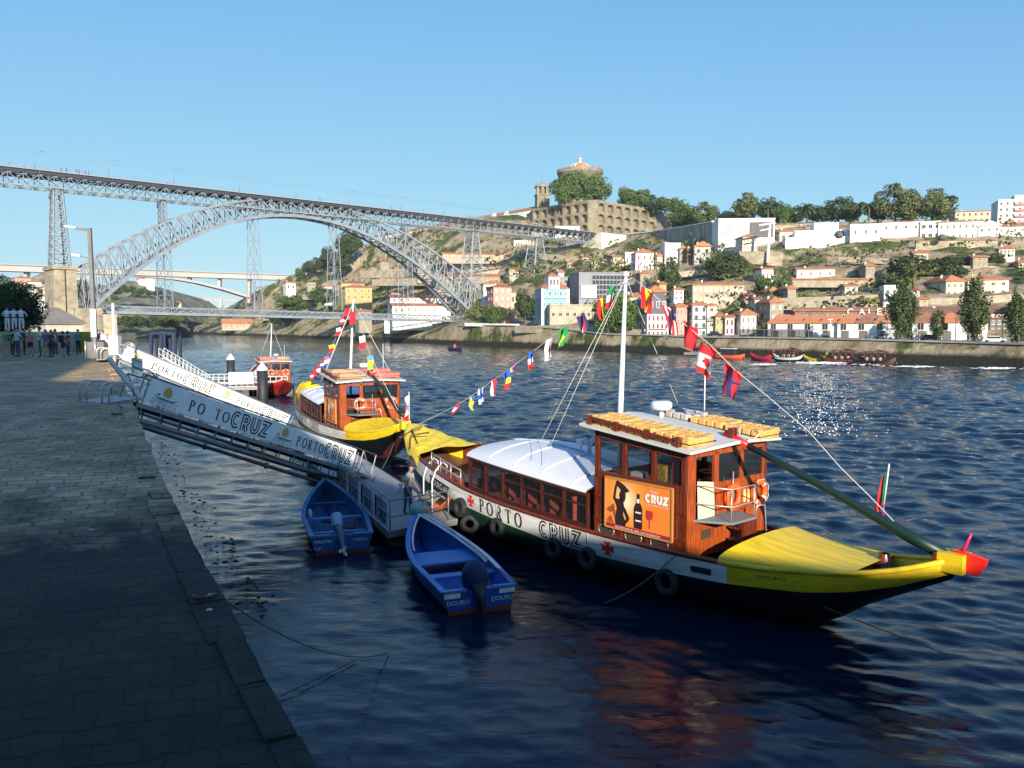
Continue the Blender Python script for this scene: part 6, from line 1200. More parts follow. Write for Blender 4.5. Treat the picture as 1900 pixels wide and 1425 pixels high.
for i in range(6): p, q_ = pts[i], pts[(i + 1) % 6]; b.add([p - Vector((0, .06, 0)), q_ - Vector((0, .06, 0)), q_ + Vector((0, .06, 0)), p + Vector((0, .06, 0))], [(0, 1, 2, 3)])
b.build('blade', MATS['oar_red_paint'], oar); b = MB(); b.tube([ol(v.x, 0, v.z) for v in (loc1(x, y, y=0) for x, y in ((1784, 1026), (1794, 1008), (1803, 990)))], [.045, .035, .02], 6); b.build('peg', mat('magenta_paint', (.70, .02, .12), .4), oar)
b = MB(); b.tube([ol(5.25, .0, 4.56), ol(5.4, -.16, 4.35), ol(5.75, -.1, 4.25), ol(5.85, .05, 4.4)], .02, 5); b.build('lashing', ropew, oar)
ck = MB(); ck.bb(5.0, 5.14, -.12, .12, 4.08, 4.5); ck.build('oar_rest', cabd, boat1)
fs = thing('flag_staff', 'white staff with a drooping green and red flag beside the steering oar', 'flag', M(loc1(1638, 962, y=.1)), RZ1); fs.scale = (.74,) * 3
b = MB(); b.tube([(0, 0, 0), (.0, .02, .5)], .03, 6, 1); b.tube([(0, .02, .4), (.12, .05, 1.75)], .026, 6, 0); b.build('pole', [roofw, MATS['magenta_paint']], fs)
FM = {}
def fcol(c):
    k = str(c)
    if k not in FM: FM[k] = mat('flag_cloth_%d' % len(FM), c, .85)
    return FM[k]
GRN, RED_, WHT, BLU, YEL, BLK, NAV = (.01, .25, .08), (.62, .02, .03), (.72, .71, .68), (.02, .10, .45), (.80, .58, .03), (.02, .02, .02), (.02, .03, .14)
b = MB(); rows_ = []
for i in range(11):
    t = i / 10; rows_.append([Vector((.11 - t * .1 - j * .035 * (1 + t), .04 + .05 * math.sin(j * 2.1 + t * 3), 1.62 - t * 1.25 - j * .07)) for j in range(6)])
b.grid(rows_, 0, mfun=lambda i, j: 0 if j < 3 and i < 7 or (j < 2) else 1); b.grid([[p + Vector((.0, .012, 0)) for p in r][::-1] for r in rows_], 0, mfun=lambda i, j: 0 if (4 - j) < 3 and i < 7 or (4 - j) < 2 else 1); b.build('flag', [fcol(GRN), fcol(RED_)], fs)
# ---- life floats on the roof
def make_float(label, loc, rz, m, group, w=1.14, l=.84, h=.30):
    root = thing('life_float', label, 'life float', loc, rz, group); b = MB(); n = 4
    for i in range(n):
        for sy in (-1, 1): x = -w / 2 + (i + .5) * w / n; b.bb(x - w / n * .44, x + w / n * .44, sy * l / 2 - .12, sy * l / 2 + .12, 0, h)
    b.bb(-w / 2, w / 2, -l / 2 + .0, -l / 2 + .24, .05, h - .05); b.bb(-w / 2, w / 2, l / 2 - .24, l / 2, .05, h - .05)
    b.bb(-w / 2 - .02, -w / 2 + .22, -l / 2 + .13, l / 2 - .13, .03, h - .03); b.bb(w / 2 - .22, w / 2 + .02, -l / 2 + .13, l / 2 - .13, .03, h - .03)
    o = b.build('float_body', m, root); md = o.modifiers.new('b', 'BEVEL'); md.width = .035; md.segments = 2
    r = MB(); pts = [(-w / 2 - .04, -l / 2 - .14, h * .45), (w / 2 + .04, -l / 2 - .14, h * .4), (w / 2 + .04, l / 2 + .14, h * .45), (-w / 2 - .04, l / 2 + .14, h * .42)]; r.tube(pts, .012, 4, close=True); r.build('grab_line', black, o); return root
zr_ = lambda s: lerp(4.38, 4.0, (s - 1.23) / 4.14) + .12
gl_ = 'life floats on the big boat roof'
for s, y, m_, l_ in ((2.0, -1.36, floaty, 'buff yellow life float, rearmost of the near row on the big boat roof'), (3.25, -1.36, floaty, 'buff yellow life float in the middle of the near row on the big boat roof'), (4.5, -1.36, floaty, 'buff yellow life float at the front of the near row on the big boat roof')):
    o = make_float(l_, M((s, y, zr_(s) - .06)), RZ1, m_, gl_); o.rotation_euler = (0, R(4), RZ1)
for s, y, m_, l_ in ((2.3, 1.45, floatg, 'greyish life float, rearmost of the far row on the big boat roof'), (3.55, 1.4, floaty, 'yellow life float in the middle of the far row on the big boat roof'), (4.75, 1.4, floaty, 'yellow life float at the front of the far row by the red oar grip')):
    o = make_float(l_, M((s, y, zr_(s) - .06)), RZ1, m_, gl_); o.rotation_euler = (0, R(4), RZ1)
# ---- life rings, tyres, bell, flood lamp
def life_ring(label, loc, rz, group, white=True):
    root = thing('life_ring', label, 'life ring', loc, rz, group); b = MB(); b.torus((0, 0, 0), .29, .085, (1, 0, 0), 28, 8, mfun=lambda i: 1 if white and i % 7 == 0 else 0); rg_ = b.build('ring', [orange, hwhite], root)
    r = MB(); r.tube([(.07, math.cos(a) * (.4 if k % 2 else .36), math.sin(a) * (.4 if k % 2 else .36)) for k, a in enumerate([i * math.pi / 8 for i in range(16)])], .012, 4, close=True); r.build('grab_line', ropew if white else orange, rg_); return root
def face1(px, py, e=.1): v = loc1(px, py, x=4.95 + e); return v
v = face1(1360, 921); life_ring('orange life ring wound with line, left one on the big wheelhouse front', M(v), RZ1, 'life rings on the big boat', False)
v = face1(1408, 913); life_ring('orange life ring, right one on the big wheelhouse front, under the oar shadow', M(v), RZ1, 'life rings on the big boat', True)
b = MB()
for px in (1381, 1388): v = face1(px, 918, .02); b.lathe([(.035, -.2), (.05, -.1), (.05, .0), (.03, .1), (.04, .16)], tuple(v), 8)
b.build('signal_light', mat('pale_yellow_plastic', (.7, .55, .2), .5), boat1)
def tyre(label, loc, rz, tilt=0, flat=.0, Rr_=.225, r=.095, root=None):
    b = MB(); b.torus((0, 0, 0), Rr_, r, (0, 1, 0), 28, 8); 
    for i in range(28): a = i * math.pi / 14; b.box(((Rr_ + r - .01) * math.cos(a), 0, (Rr_ + r - .01) * math.sin(a)), (.03, r * 1.3, .02), M=Matrix.Rotation(-a, 3, 'Y'))
    o = b.build('tyre_fender', black, None, loc); o.rotation_euler = (tilt, 0, rz); tag(o, label, 'tyre', 'tyre fenders on the big boat'); return o
def fend(px, py, label, **k):
    best = min(((hull_side(s, z, -1, .14), s) for s in [i * .05 - 5 for i in range(240)] for z in (.3, .4, .5, .6, .7, .8, .9)), key=lambda a: (lambda p: abs(p[0] - px) + abs(p[1] - py))(proj(M(a[0]))))
    p = M(best[0]); tyre(label, p, RZ1, R(-6), **k); r = MB(); s = best[1]; top = M(hull_side(s, SH(s) + .03, -1, .02)); r.tube([top - B1, p + Vector((0, 0, .4)) - B1], .014, 4); o = r.build('fender_rope', ropew, None, B1); tag(o, 'short rope holding ' + label, 'rope'); return best
def proj(p):
    q_ = p - Vector((0, 0, HC)); f = q_.y * math.cos(PITCH) - q_.z * math.sin(PITCH); u = q_.y * math.sin(PITCH) + q_.z * math.cos(PITCH); return 950 + FOC * q_.x / f, 712.5 - FOC * u / f
fend(923, 979, 'tyre fender under the letter R of the hull name'); fend(1028, 1017, 'tyre fender under the second word of the hull name'); fend(1090, 1036, 'tyre fender between the hull name and the right red cross'); fend(1237, 1078, 'tyre fender below the near corner of the wheelhouse', Rr_=.26)
tyre('tyre fender at the pontoon end, left of the left red cross', M(hull_side(-4.05, 1.1, -1, .15)), RZ1, R(-5)); tyre('tyre fender hanging half seen at the pontoon corner', M(hull_side(-3.75, .55, -1, .22)), RZ1 + R(45), R(4))
# ---- stays and bunting
def strung(name, label, cat, pts, r=.012, m=None): b = MB(); o0 = Vector(pts[0]); b.tube([Vector(p) - o0 for p in pts], r, 5); return tag(b.build(name, m or ropew, None, o0), label, cat)
TOP = (1.0, .25, 8.7)
for (e, l_) in (((-1.2, -1.85, 2.75), 'stay running from the mast head down to the near edge of the curved roof'), ((-.6, -1.9, 2.7), 'second stay from the mast head to the curved roof edge'), ((2.2, 1.7, 4.3), 'stay from the mast head to the far side of the wheelhouse roof')): strung('mast_stay', l_, 'stay', [M(TOP), M(e)], .009)
L1 = [loc1(px, py, y=.0) for px, py in ((1172, 516), (1137, 532), (1110, 556), (1076, 583), (1040, 612), (1012, 634), (985, 655), (962, 672), (938, 690), (912, 707), (893, 722), (870, 738), (845, 753), (812, 770), (775, 788), (757, 798))]
L2 = [loc1(px, py, y=.0) for px, py in ((1172, 514), (1205, 540), (1240, 572), (1275, 606), (1318, 640), (1362, 685), (1420, 732), (1500, 800), (1560, 868), (1618, 925), (1680, 990), (1745, 1045))]
strung('bunting_line', 'thin line carrying flags from the mast head down left to the bow', 'line', [M(p) for p in L1], .012); strung('bunting_line', 'thin line carrying flags from the mast head down right to the stern', 'line', [M(p) for p in L2], .012)
def flag(px, py, w_, h_, rows_c, label, mode='v', line=None, lean=.0, extra=None):
    """cloth hung from the line; colours in strips: v = along the hoist (side by side), h = stacked"""
    a = loc1(px, py, y=0); b = MB(); n = len(rows_c); f_ = .78 if px < 1172 else .82; w_ *= f_; h_ *= f_; N, K = 12, 10; r_ = random.Random(int(px)); ph = r_.uniform(0, 6); P_ = []
    for i in range(K + 1):
        row = []
        for j in range(N + 1):
            u, v = j / N, i / K; row.append(Vector(((u - .5) * w_ * (1 - .25 * v) + lean * v, .07 * math.sin(u * 7 + ph + v * 2.5) + .03 * math.sin(v * 6 + ph), -v * h_ - .5 * w_ * (.5 - u) * -SLOPE[0])))
        P_.append(row)
    mf = (lambda i, j: min(n - 1, int(j * n / N))) if mode == 'v' else (lambda i, j: min(n - 1, int(i * n / K)))
    cols_ = list(rows_c)
    if extra:
        cols_ = cols_ + [extra[0]]; m0 = mf; mf = lambda i, j: n if extra[1](i / K, j / N) else m0(i, j)
    b.grid(P_, 0, mfun=mf); b.grid([[p + Vector((0, .008, 0)) for p in r][::-1] for r in P_], 0, mfun=lambda i, j: mf(i, N - 1 - j))
    o = b.build('bunting_flag', [fcol(c) for c in cols_], None, M(a)); o.rotation_euler = (0, 0, RZ1); tag(o, label, 'flag', 'flags strung from the big boat mast'); return o
SLOPE = [-.9]
flag(1137, 530, .42, .85, [GRN, WHT, RED_], 'green white and red flag hanging just left of the mast head', 'h', lean=-.15)
flag(1111, 556, .40, .80, [BLK, RED_, YEL], 'black red and yellow flag, second left of the mast', 'v', lean=.1)
flag(1080, 584, .42, .75, [NAV, RED_, WHT, RED_, NAV], 'blue flag with red and white cross, third left of the mast', 'v', lean=.08)
flag(1045, 610, .50, .78, [(.01, .30, .06)], 'green flag with a yellow middle, fourth left of the mast', 'v', lean=-.12, extra=(YEL, lambda v, u: abs(v - .5) + abs(u - .5) < .33))
flag(1018, 630, .48, .85, [WHT], 'white flag with a red centre, fifth left of the mast', 'v', extra=(RED_, lambda v, u: (v - .5) ** 2 + (u - .6) ** 2 < .04))
flag(987, 652, .34, .75, [BLU, WHT, RED_], 'blue white and red flag, sixth left of the mast', 'h', lean=-.05)
flag(958, 676, .5, .30, [WHT, (.5, .1, .3), BLU], 'small crumpled pale flag, seventh left of the mast', 'v', lean=-.2)
flag(939, 690, .42, .82, [BLU, YEL, RED_], 'blue yellow and red flag, eighth left of the mast', 'h', lean=.03)
flag(913, 706, .34, .72, [RED_, WHT, RED_], 'red flag with a white stripe, ninth left of the mast', 'v', lean=.05)
flag(893, 720, .36, .72, [WHT], 'white flag with a blue cross, tenth left of the mast', 'v', extra=(BLU, lambda v, u: abs(u - .4) < .12 or abs(v - .5) < .12))
flag(873, 737, .40, .62, [BLU], 'blue flag with a yellow cross, eleventh left of the mast', 'v', lean=.1, extra=(YEL, lambda v, u: abs(u - .5) < .16 or abs(v - .5) < .14))
flag(846, 752, .42, .42, [RED_], 'small red flag with a white mark, lowest on the left line', 'v', lean=-.15, extra=(WHT, lambda v, u: abs(u - .5) < .12 and abs(v - .5) < .3 or abs(v - .5) < .1))
SLOPE[0] = .9
flag(1205, 538, .55, .75, [RED_, YEL, YEL, RED_], 'red and yellow flag hanging just right of the mast head', 'v', lean=-.15)
flag(1243, 572, .52, .85, [RED_, WHT] * 4 + [RED_], 'red and white striped flag, second right of the mast', 'v', lean=.1, extra=(NAV, lambda v, u: v < .4 and u > .6))
flag(1278, 602, .62, .85, [RED_], 'plain red flag, third right of the mast', 'v', lean=.05)
flag(1314, 642, .70, 1.0, [RED_, WHT, WHT, RED_], 'red and white flag with a red leaf shape, fourth right of the mast', 'h', lean=-.15, extra=(RED_, lambda v, u: abs(v - .5) < .13 and abs(u - .5) < .2 and abs(v - .5) + abs(u - .5) < .22))
flag(1358, 682, .62, .95, [RED_], 'red flag with a blue and white cross, fifth right of the mast', 'v', lean=-.1, extra=(NAV, lambda v, u: abs(u - .5) < .1 or abs(v - .4) < .08))
# ================================================================== SECOND AND THIRD TOUR BOATS
def place_boat(px, py, z, s_local, y_local, ang): # put boat point (s,y,z) on the photo pixel
    p = atz(px, py, z); c_, s_ = math.cos(ang), math.sin(ang); return Vector((p.x - (s_local * c_ - y_local * s_), p.y - (s_local * s_ + y_local * c_), 0))
RZ2 = math.atan2(-.87, .46); B2 = place_boat(628, 793, 1.45, 4.95, -1.9, RZ2)
boat2 = make_rabelo('middle rabelo tour boat with yellow hood and two orange life rings, behind the gangways', B2, RZ2, 'mid')
M2 = Matrix.Translation(B2) @ Matrix.Rotation(RZ2, 4, 'Z')
tx = MB(); on_band(tx, 'PORTO', -3.0, -.3, 'serif', .18, .68, gap=.3); tx.build('hull_lettering', [blackp, hwhite], boat2); tx = MB(); on_band(tx, 'CRUZ', .3, 2.3, 'inline', .16, .72, mw=1, gap=.16, hwv=.15); tx.build('hull_lettering', [blackp, hwhite], boat2)
tx = MB(); text_on(tx, 'MARCA PRAD E', lambda u, v, k: hull_side(3.3 + u, lerp(BB(3.3 + u), SH(3.3 + u), .22) + v, -1, .014), 0, 0, .3, wscale=1.0); tx.build('hull_name', MATS['grey_render'], boat2)
make_poster(boat2)
for y, l_ in ((-.6, 'left'), (1.25, 'right')): life_ring('orange life ring, %s of two on the middle tour boat wheelhouse' % l_, M2 @ Vector((5.07, y - .05, 2.75)), RZ2, 'life rings on the middle boat', True)
for s, y, m_, l_ in ((2.4, -1.0, floatb, 'buff life float at the rear left of the middle boat roof'), (4.1, -1.0, floatb, 'buff life float at the front left of the middle boat roof'), (2.4, 1.1, floatr, 'red life float at the rear right of the middle boat roof'), (4.1, 1.1, floatr, 'red life float at the front right of the middle boat roof')):
    make_float(l_, M2 @ Vector((s, y, zr_(s) - .04)), RZ2, m_, 'life floats on the middle boat roof', w=1.6, l=1.3, h=.3)
o2 = dup(oar, M2 @ Vector((10.3, .1, 2.75)), RZ2, 'dark steering oar slanting down the wheelhouse front of the middle tour boat')
for e, l_ in (((-1.2, -1.7, 2.8), 'left stay of the middle boat mast'), ((2, -1.9, 4.3), 'inner stay of the middle boat mast'), ((3.5, 1.9, 4.2), 'right stay of the middle boat mast')): strung('mast_stay', l_, 'stay', [M2 @ Vector(TOP), M2 @ Vector(e)], .018)
strung('bunting_line', 'flag line from the middle boat mast down to its bow', 'line', [M2 @ Vector(TOP), M2 @ Vector((-4.5, 0, 5.2)), M2 @ Vector((-10.6, 0, 3.2))], .014); strung('bunting_line', 'flag line from the middle boat mast down to its stern', 'line', [M2 @ Vector(TOP), M2 @ Vector((5, 0, 5.6)), M2 @ Vector((10.7, 0, 2.2))], .014)
cl_ = [([RED_], 'red'), ([RED_, WHT, RED_], 'red and white'), ([WHT, RED_], 'white and red'), ([YEL, RED_], 'yellow and red'), ([(.5, .1, .35), WHT], 'magenta and white'), ([RED_, WHT, BLU], 'red white and blue'), ([RED_, WHT], 'red with white edge')]
def flag2(p, w_, h_, cols_, label, rz, group, mode='h'):
    b = MB(); n = len(cols_); r_ = random.Random(label); ph = r_.uniform(0, 6); P_ = [[Vector(((j / 6 - .5) * w_, .06 * math.sin(j + ph + i), -i / 6 * h_ + .1 * (j / 6 - .5))) for j in range(7)] for i in range(7)]
    mf = lambda i, j: min(n - 1, int((i if mode == 'h' else j) * n / 6)); b.grid(P_, 0, mfun=mf); b.grid([[q + Vector((0, .008, 0)) for q in r][::-1] for r in P_], 0, mfun=lambda i, j: mf(i, 5 - j)); o = b.build('bunting_flag', [fcol(c) for c in cols_], None, p); o.rotation_euler = (0, 0, rz); return tag(o, label, 'flag', group)
ordn = ('highest', 'second', 'third', 'fourth', 'fifth', 'sixth', 'seventh', 'eighth', 'lowest')
for i in range(9):
    t = (.5, 1.3, 2.4, 4.2, 5.5, 6.6, 7.6, 8.6, 9.6)[i]; z = tab(-t, [(-11.6, 3.2), (-5.5, 5.2), (0, 8.7)]); c_ = cl_[i % 7]; flag2(M2 @ Vector((1 - t, 0, z + .0)), .42, .48, c_[0], '%s flag, %s on the left line of the middle boat' % (c_[1], ordn[i]), RZ2 + R(50), 'flags strung from the middle boat mast')
for t, c_, l_ in ((.7, [RED_], 'red flag right of the middle boat mast head'), (2.6, [WHT, RED_], 'white over red flag on the right line of the middle boat'), (4.1, [(.1, .35, .5), YEL, (.3, .5, .05)], 'blue yellow and green flag on the right line of the middle boat')): flag2(M2 @ Vector((1 + t, 0, tab(t, [(0, 8.7), (4, 5.6), (9.7, 2.2)]))), .38, .8, c_, l_, RZ2 + R(50), 'flags strung from the middle boat mast')
pf = thing('pennant_pole', 'white pennant on a thin pole at the big boat bow', 'flag', M((-10.7, 0, 3.0)), RZ1); b = MB(); b.tube([(0, 0, 0), (0, 0, 1.5)], .02, 5); b.build('pole', roofw, pf); b = MB(); b.grid([[Vector((-.02 - j * .06, .05 * math.sin(i + j), 1.45 - i * .12 - j * .05)) for j in range(5)] for i in range(8)], 0); b.build('pennant', fcol(WHT), pf)
RZ3 = math.atan2(-.90, .43); B3 = place_boat(483, 711, 1.4 * .85, 4.95 * .85, -1.9 * .85, RZ3)
boat3 = make_rabelo('small red hulled tour boat moored beyond the white railed floating dock', B3, RZ3, 'red'); boat3.scale = (.85,) * 3
M3 = Matrix.Translation(B3) @ Matrix.Rotation(RZ3, 4, 'Z') @ Matrix.Scale(.85, 4)
for y, l_ in ((-.6, 'left'), (1.25, 'right')): life_ring('orange life ring, %s of two on the far red tour boat' % l_, M3 @ Vector((5.07, y, 2.7)), RZ3, 'life rings on the red boat', True)
for s, y, m_, l_ in ((3.2, -1.0, floatr, 'red life float on the left of the far red boat roof'), (3.2, 1.1, floatb, 'buff life float on the right of the far red boat roof')): make_float(l_, M3 @ Vector((s, y, zr_(s) - .06)), RZ3, m_, 'life floats on the red boat roof', w=2.0, l=1.1, h=.34)
for e, l_ in (((-2, -1.5, 2.8), 'left stay with a green pennant on the red boat mast'), ((4.5, 1.2, 4.3), 'right stay of the red boat mast')): strung('mast_stay', l_, 'stay', [M3 @ Vector(TOP), M3 @ Vector(e)], .02)
pb = MB(); pb.bb(2.3, 4.4, -1.94, -1.90, 1.7, 2.95); pb.build('advert_board', pm_, boat3)
# ================================================================== GANGWAYS, PONTOONS, QUAY FURNITURE
alu = mat('aluminium', (.22, .235, .25), .45, .12, 3, metal=.3); aluw = mat('white_steel', (.66, .66, .64), .5, .06, 3); signw = mat('sign_white', (.82, .84, .82), .5, .06, 2); dckm = mat('pontoon_deck', (.24, .24, .235), .8, col2=(.32, .31, .30), scale=1.2, stretch=(6, 1, 1)); sgreen = mat('emblem_green', (.03, .20, .16), .6); sgold = mat('emblem_gold', (.55, .38, .12), .6); pier = mat('pontoon_float', (.10, .085, .065), .8, .4, 2); concp = mat('concrete_grey', (.17, .165, .155), .85, .15, .8)
def gangway(label, A_, B_, sign_span, missing):
    A_, B_ = Vector(A_), Vector(B_); g = (B_ - A_); L = g.length; gx = g / L; hz = Vector((g.x, g.y, 0)).normalized(); nr = Vector((hz.y, -hz.x, 0)); nr = nr if nr.dot(-A_) > 0 else -nr; up_ = nr.cross(gx); up_ = up_ if up_.z > 0 else -up_
    root = thing('gangway', label, 'gangway', A_); P_ = lambda t, y, z: gx * t * L + nr * y + up_ * z; W_ = 1.1
    b = MB(); b.bar(P_(0, -W_ / 2, 0), P_(1, -W_ / 2, 0), W_, .05, up=up_); b.build('walkway', dckm, root)
    f = MB()
    for y in (0, -W_):
        f.bar(P_(0, y, -.06), P_(1, y, -.06), .09, .12, up=up_); f.tube([P_(.0, y, .98), P_(1, y, .98)], .03, 6); n = 14
        f.bar(P_(.02, y, -.5), P_(.94, y, -.5), .09, .1, up=up_); f.bar(P_(0, y, -.12), P_(.02, y, -.5), .08, .08, up=up_); f.bar(P_(1, y, -.1), P_(.94, y, -.5), .08, .08, up=up_)
        for i in range(n + 1): f.bar(P_(i / n, y, -.06), P_(i / n, y, .98), .04, .04, up=up_); f.bar(P_(.02 + .92 * i / n, y, -.5), P_(.02 + .92 * i / n, y, -.08), .04, .04, up=up_)
        for i in (0, 12, 13): f.bar(P_(i / n, y, .98), P_((i + 1) / n, y, 0), .03, .03, up=up_)
    f.build('truss_rail', alu, root)
    t0, t1 = sign_span; s = MB(); z0, z1 = .10, .92
    s.add([P_(t0, .05, z0), P_(t1, .05, z0), P_(t1, .05, z1), P_(t0, .05, z1), P_(t0, .08, z0), P_(t1, .08, z0), P_(t1, .08, z1), P_(t0, .08, z1)], [(0, 3, 2, 1), (4, 5, 6, 7), (0, 1, 5, 4), (1, 2, 6, 5), (2, 3, 7, 6), (3, 0, 4, 7)]); so = s.build('sign_board', signw, root)
    tx = MB(); SL = (t1 - t0) * L; mp = lambda u, v, k=0: P_(t0 + u / L, .085 + k * .004, z0 + v * (z1 - z0)); K = SL / 9.6
    def emb(u):
        q = lambda pts, mi: tx.add([mp(u + x * K, y) for x, y in pts], [tuple(range(len(pts)))], mi)
        q([(.0, .42), (.25, .36), (.75, .34), (1.0, .42), (.8, .28), (.3, .28)], 2); q([(.15, .5), (.3, .5), (.26, .42), (.2, .42)], 2); q([(.42, .42), (.36, .58), (.42, .80), (.55, .88), (.66, .76), (.70, .55), (.62, .42)], 3); q([(.05, .24), (1.0, .24), (1.0, .26), (.05, .26)], 2)
        text_on(tx, 'CRUZEIROS', lambda a, c, k: mp(u + a, .155 + c / .82), 0, 0, .045 * K, 2, 1.9); text_on(tx, 'TEL. 22 200 10 10', lambda a, c, k: mp(u + a, .06 + c / .82), 0, 0, .06 * K, 0, 1.55)
    def cz(u, W2): 
        wd_ = W2; pr_ = MB(); w = word(pr_, 'CRUZ', lambda a, c, k: (a, c, 0), 0, 0, 1, 'inline', .12); word(tx, 'CRUZ', lambda a, c, k=0: mp(u + a * W2 / w, .10 + c * .74, k), 0, 0, 1, 'inline', .12, 0, 1, .15)
    def pt(st, u, W2, miss): 
        x = u; ws = W2 / 5
        for i, ch in enumerate(st):
            if not (miss and i == 2): S, w = serif(ch); [strip(tx, pts, t, lambda a, c: mp(x + a * ws * .95, .2 + c * .48), 0) for pts, t in S]
            x += ws * (1.0 if ch != 'T' else .95)
    emb(.15 * K); pt('PORTO', 1.55 * K, 1.75 * K, missing); cz(3.3 * K, 1.75 * K); emb(5.25 * K); pt('PORTO', 6.4 * K, 1.5 * K, False); cz(7.9 * K, 1.6 * K)
    tx.build('sign_lettering', [blackp, signw, sgreen, sgold], root); return root, P_
GA = atz(253, 747, 4.72); GB = atz(688, 884, .62)
g1, _ = gangway('near aluminium gangway in shade with a long lettered sign missing one letter', GA, GB, (.02, .885), True)
GA2 = atz(222, 668, 5.3); GB2 = atz(533, 797, .62); g2, _ = gangway('far aluminium gangway in full sun with a long lettered sign', GA2, GB2, (.0, .98), False)
# pontoon of the near gangway
P1_ = atz(722, 986, .55); P2_ = atz(847, 962, .55); ax_ = (P2_ - P1_).normalized(); bx = Vector((-ax_.y, ax_.x, 0)); LP_ = 17.0; WP_ = (P2_ - P1_).length
bx = (atz(604, 882, .55) - P1_).normalized(); pn = thing('pontoon', 'grey decked pontoon carrying the near gangway foot and a standing man', 'pontoon', P1_ - Vector((0, 0, .55)))
def pon(root, o, ax, bx, W_, L_, z, lip=.22):
    q = lambda a, b_, zz: o - root.location + ax * a + bx * b_ + Vector((0, 0, zz - o.z))
    b = MB()
    def blk(a0, a1, b0, b1, z0, z1, mi=0): b.add([q(a0, b0, z0), q(a1, b0, z0), q(a1, b1, z0), q(a0, b1, z0), q(a0, b0, z1), q(a1, b0, z1), q(a1, b1, z1), q(a0, b1, z1)], [(0, 3, 2, 1), (4, 5, 6, 7), (0, 1, 5, 4), (1, 2, 6, 5), (2, 3, 7, 6), (3, 0, 4, 7)], mi)
    blk(0, W_, 0, L_, z - .06, z, 0); blk(-.04, W_ + .04, -.04, 0, z - lip, z + .01, 1); blk(-.04, W_ + .04, L_, L_ + .04, z - lip, z + .01, 1); blk(-.04, 0, 0, L_, z - lip, z + .01, 1); blk(W_, W_ + .04, 0, L_, z - lip, z + .01, 1); b.build('deck', [dckm, concp], root)
    b = MB(); n = max(2, int(L_ / 3.2))
    for i in range(n): blk(.2, W_ - .2, i * L_ / n + .25, (i + 1) * L_ / n - .25, -.5, z - .07)
    b.build('float_tank', pier, root); return q
q = pon(pn, P1_, ax_, bx, WP_, LP_, .55)
rl_ = MB()
for y in (.45, 1.0): rl_.tube([q(.05, 0.05, .55 + y), q(2.4 if y > .5 else 2.4, .05, .55 + y)], .022, 5)
for a in (.05, 1.2, 2.4): rl_.tube([q(a, .05, .5), q(a, .05, 1.55)], .022, 5)
for y in (.45, 1.0): rl_.tube([q(.05, .05, .55 + y), q(.05, 8.2, .55 + y)], .022, 5)
for i in range(8): rl_.tube([q(.05, .05 + i * 1.17, .5), q(.05, .05 + i * 1.17, 1.55)], .022, 5)
rl_.build('railing', alu, pn)
for i in range(4):      # lettered mesh banners on the pontoon rail
    b = MB(); y0, y1 = .15 + i * 2.05, .15 + i * 2.05 + 1.75; mpx = lambda u, v, k=0: q(.0 - .004 * k - .012, y1 - u, .62 + v)
    b.add([mpx(0, 0), mpx(1.75, 0), mpx(1.75, .86), mpx(0, .86)], [(0, 1, 2, 3)], 0); [strip(b, pts, t, lambda a, c, j=j: mpx(.5 + j * .2 + a * .2, .55 + c * .24, 1), 1) for j, ch in enumerate('PORTO') for pts, t in serif(ch)[0]]
    word(b, 'CRUZ', lambda a, c, k=0: mpx(.5 + a * .3, .1 + c * .36, 1), 0, 0, 1, 'inline', .1, 1, None, .15); strip(b, [(0, 0), (0, 1)], .12, lambda a, c: mpx(.22 + a, .1 + c * .7, 1), 1)
    b.build('banner', [mat('faded_banner', (.36, .40, .41), .8, .2, 3), blackp], pn)
bx2 = MB(); bx2.box(q(.5, 8.6, .8), (.7, .5, .5)); bx2.build('yellow_locker', mat('faded_yellow_locker', (.45, .40, .08), .7), pn)
# boarding steps and orange plank between pontoon and boat
bs = thing('boarding_step', 'steel boarding steps with tall hoop handrails at the pontoon edge', 'steps', q(2.15, 1.6, .55) + pn.location); qq = lambda a, b_, z: q(a, b_, z) + pn.location - bs.location
b = MB(); [b.tube([qq(2.2, y, .55), qq(2.2, y, 1.7), qq(2.35, y + .0, 2.05), qq(2.65, y, 2.35), qq(2.85, y, 2.2), qq(2.85, y, 1.3)], .028, 6) for y in (1.3, 2.3)]; b.build('hoop_rail', aluw, bs)
b = MB(); b.bar(qq(2.1, 1.8, .9), qq(3.0, 1.8, 1.4), .9, .06); b.bar(qq(2.1, 1.8, .55), qq(2.1, 1.8, .9), .8, .06); b.build('tread', concp, bs)
pk = MB(); a_, c_ = atz(812, 948, .62), atz(852, 913, 1.5); pk.bar((0, 0, 0), c_ - a_, .26, .05); tag(pk.build('boarding_plank', mat('orange_board', (.70, .14, .05), .6), None, a_), 'orange plank leaning from the pontoon up to the boat side', 'plank')
pk = MB(); a_ = atz(806, 938, .60); pk.bar((0, 0, 0), atz(835, 924, .75) - a_, .3, .06); tag(pk.build('boarding_plank', MATS['orange_board'], None, a_), 'orange board lying flat on the pontoon beside the leaning plank', 'plank')
cn = MB(); a_ = atz(835, 903, 1.5); cn.tube([Vector((0, 0, 0)), atz(868, 925, 1.35) - a_], .11, 10); tag(cn.build('roller_fender', mat('buff_roller', (.50, .42, .28), .6), None, a_), 'buff coloured roller fender lying at the boat side above the orange plank', 'fender')
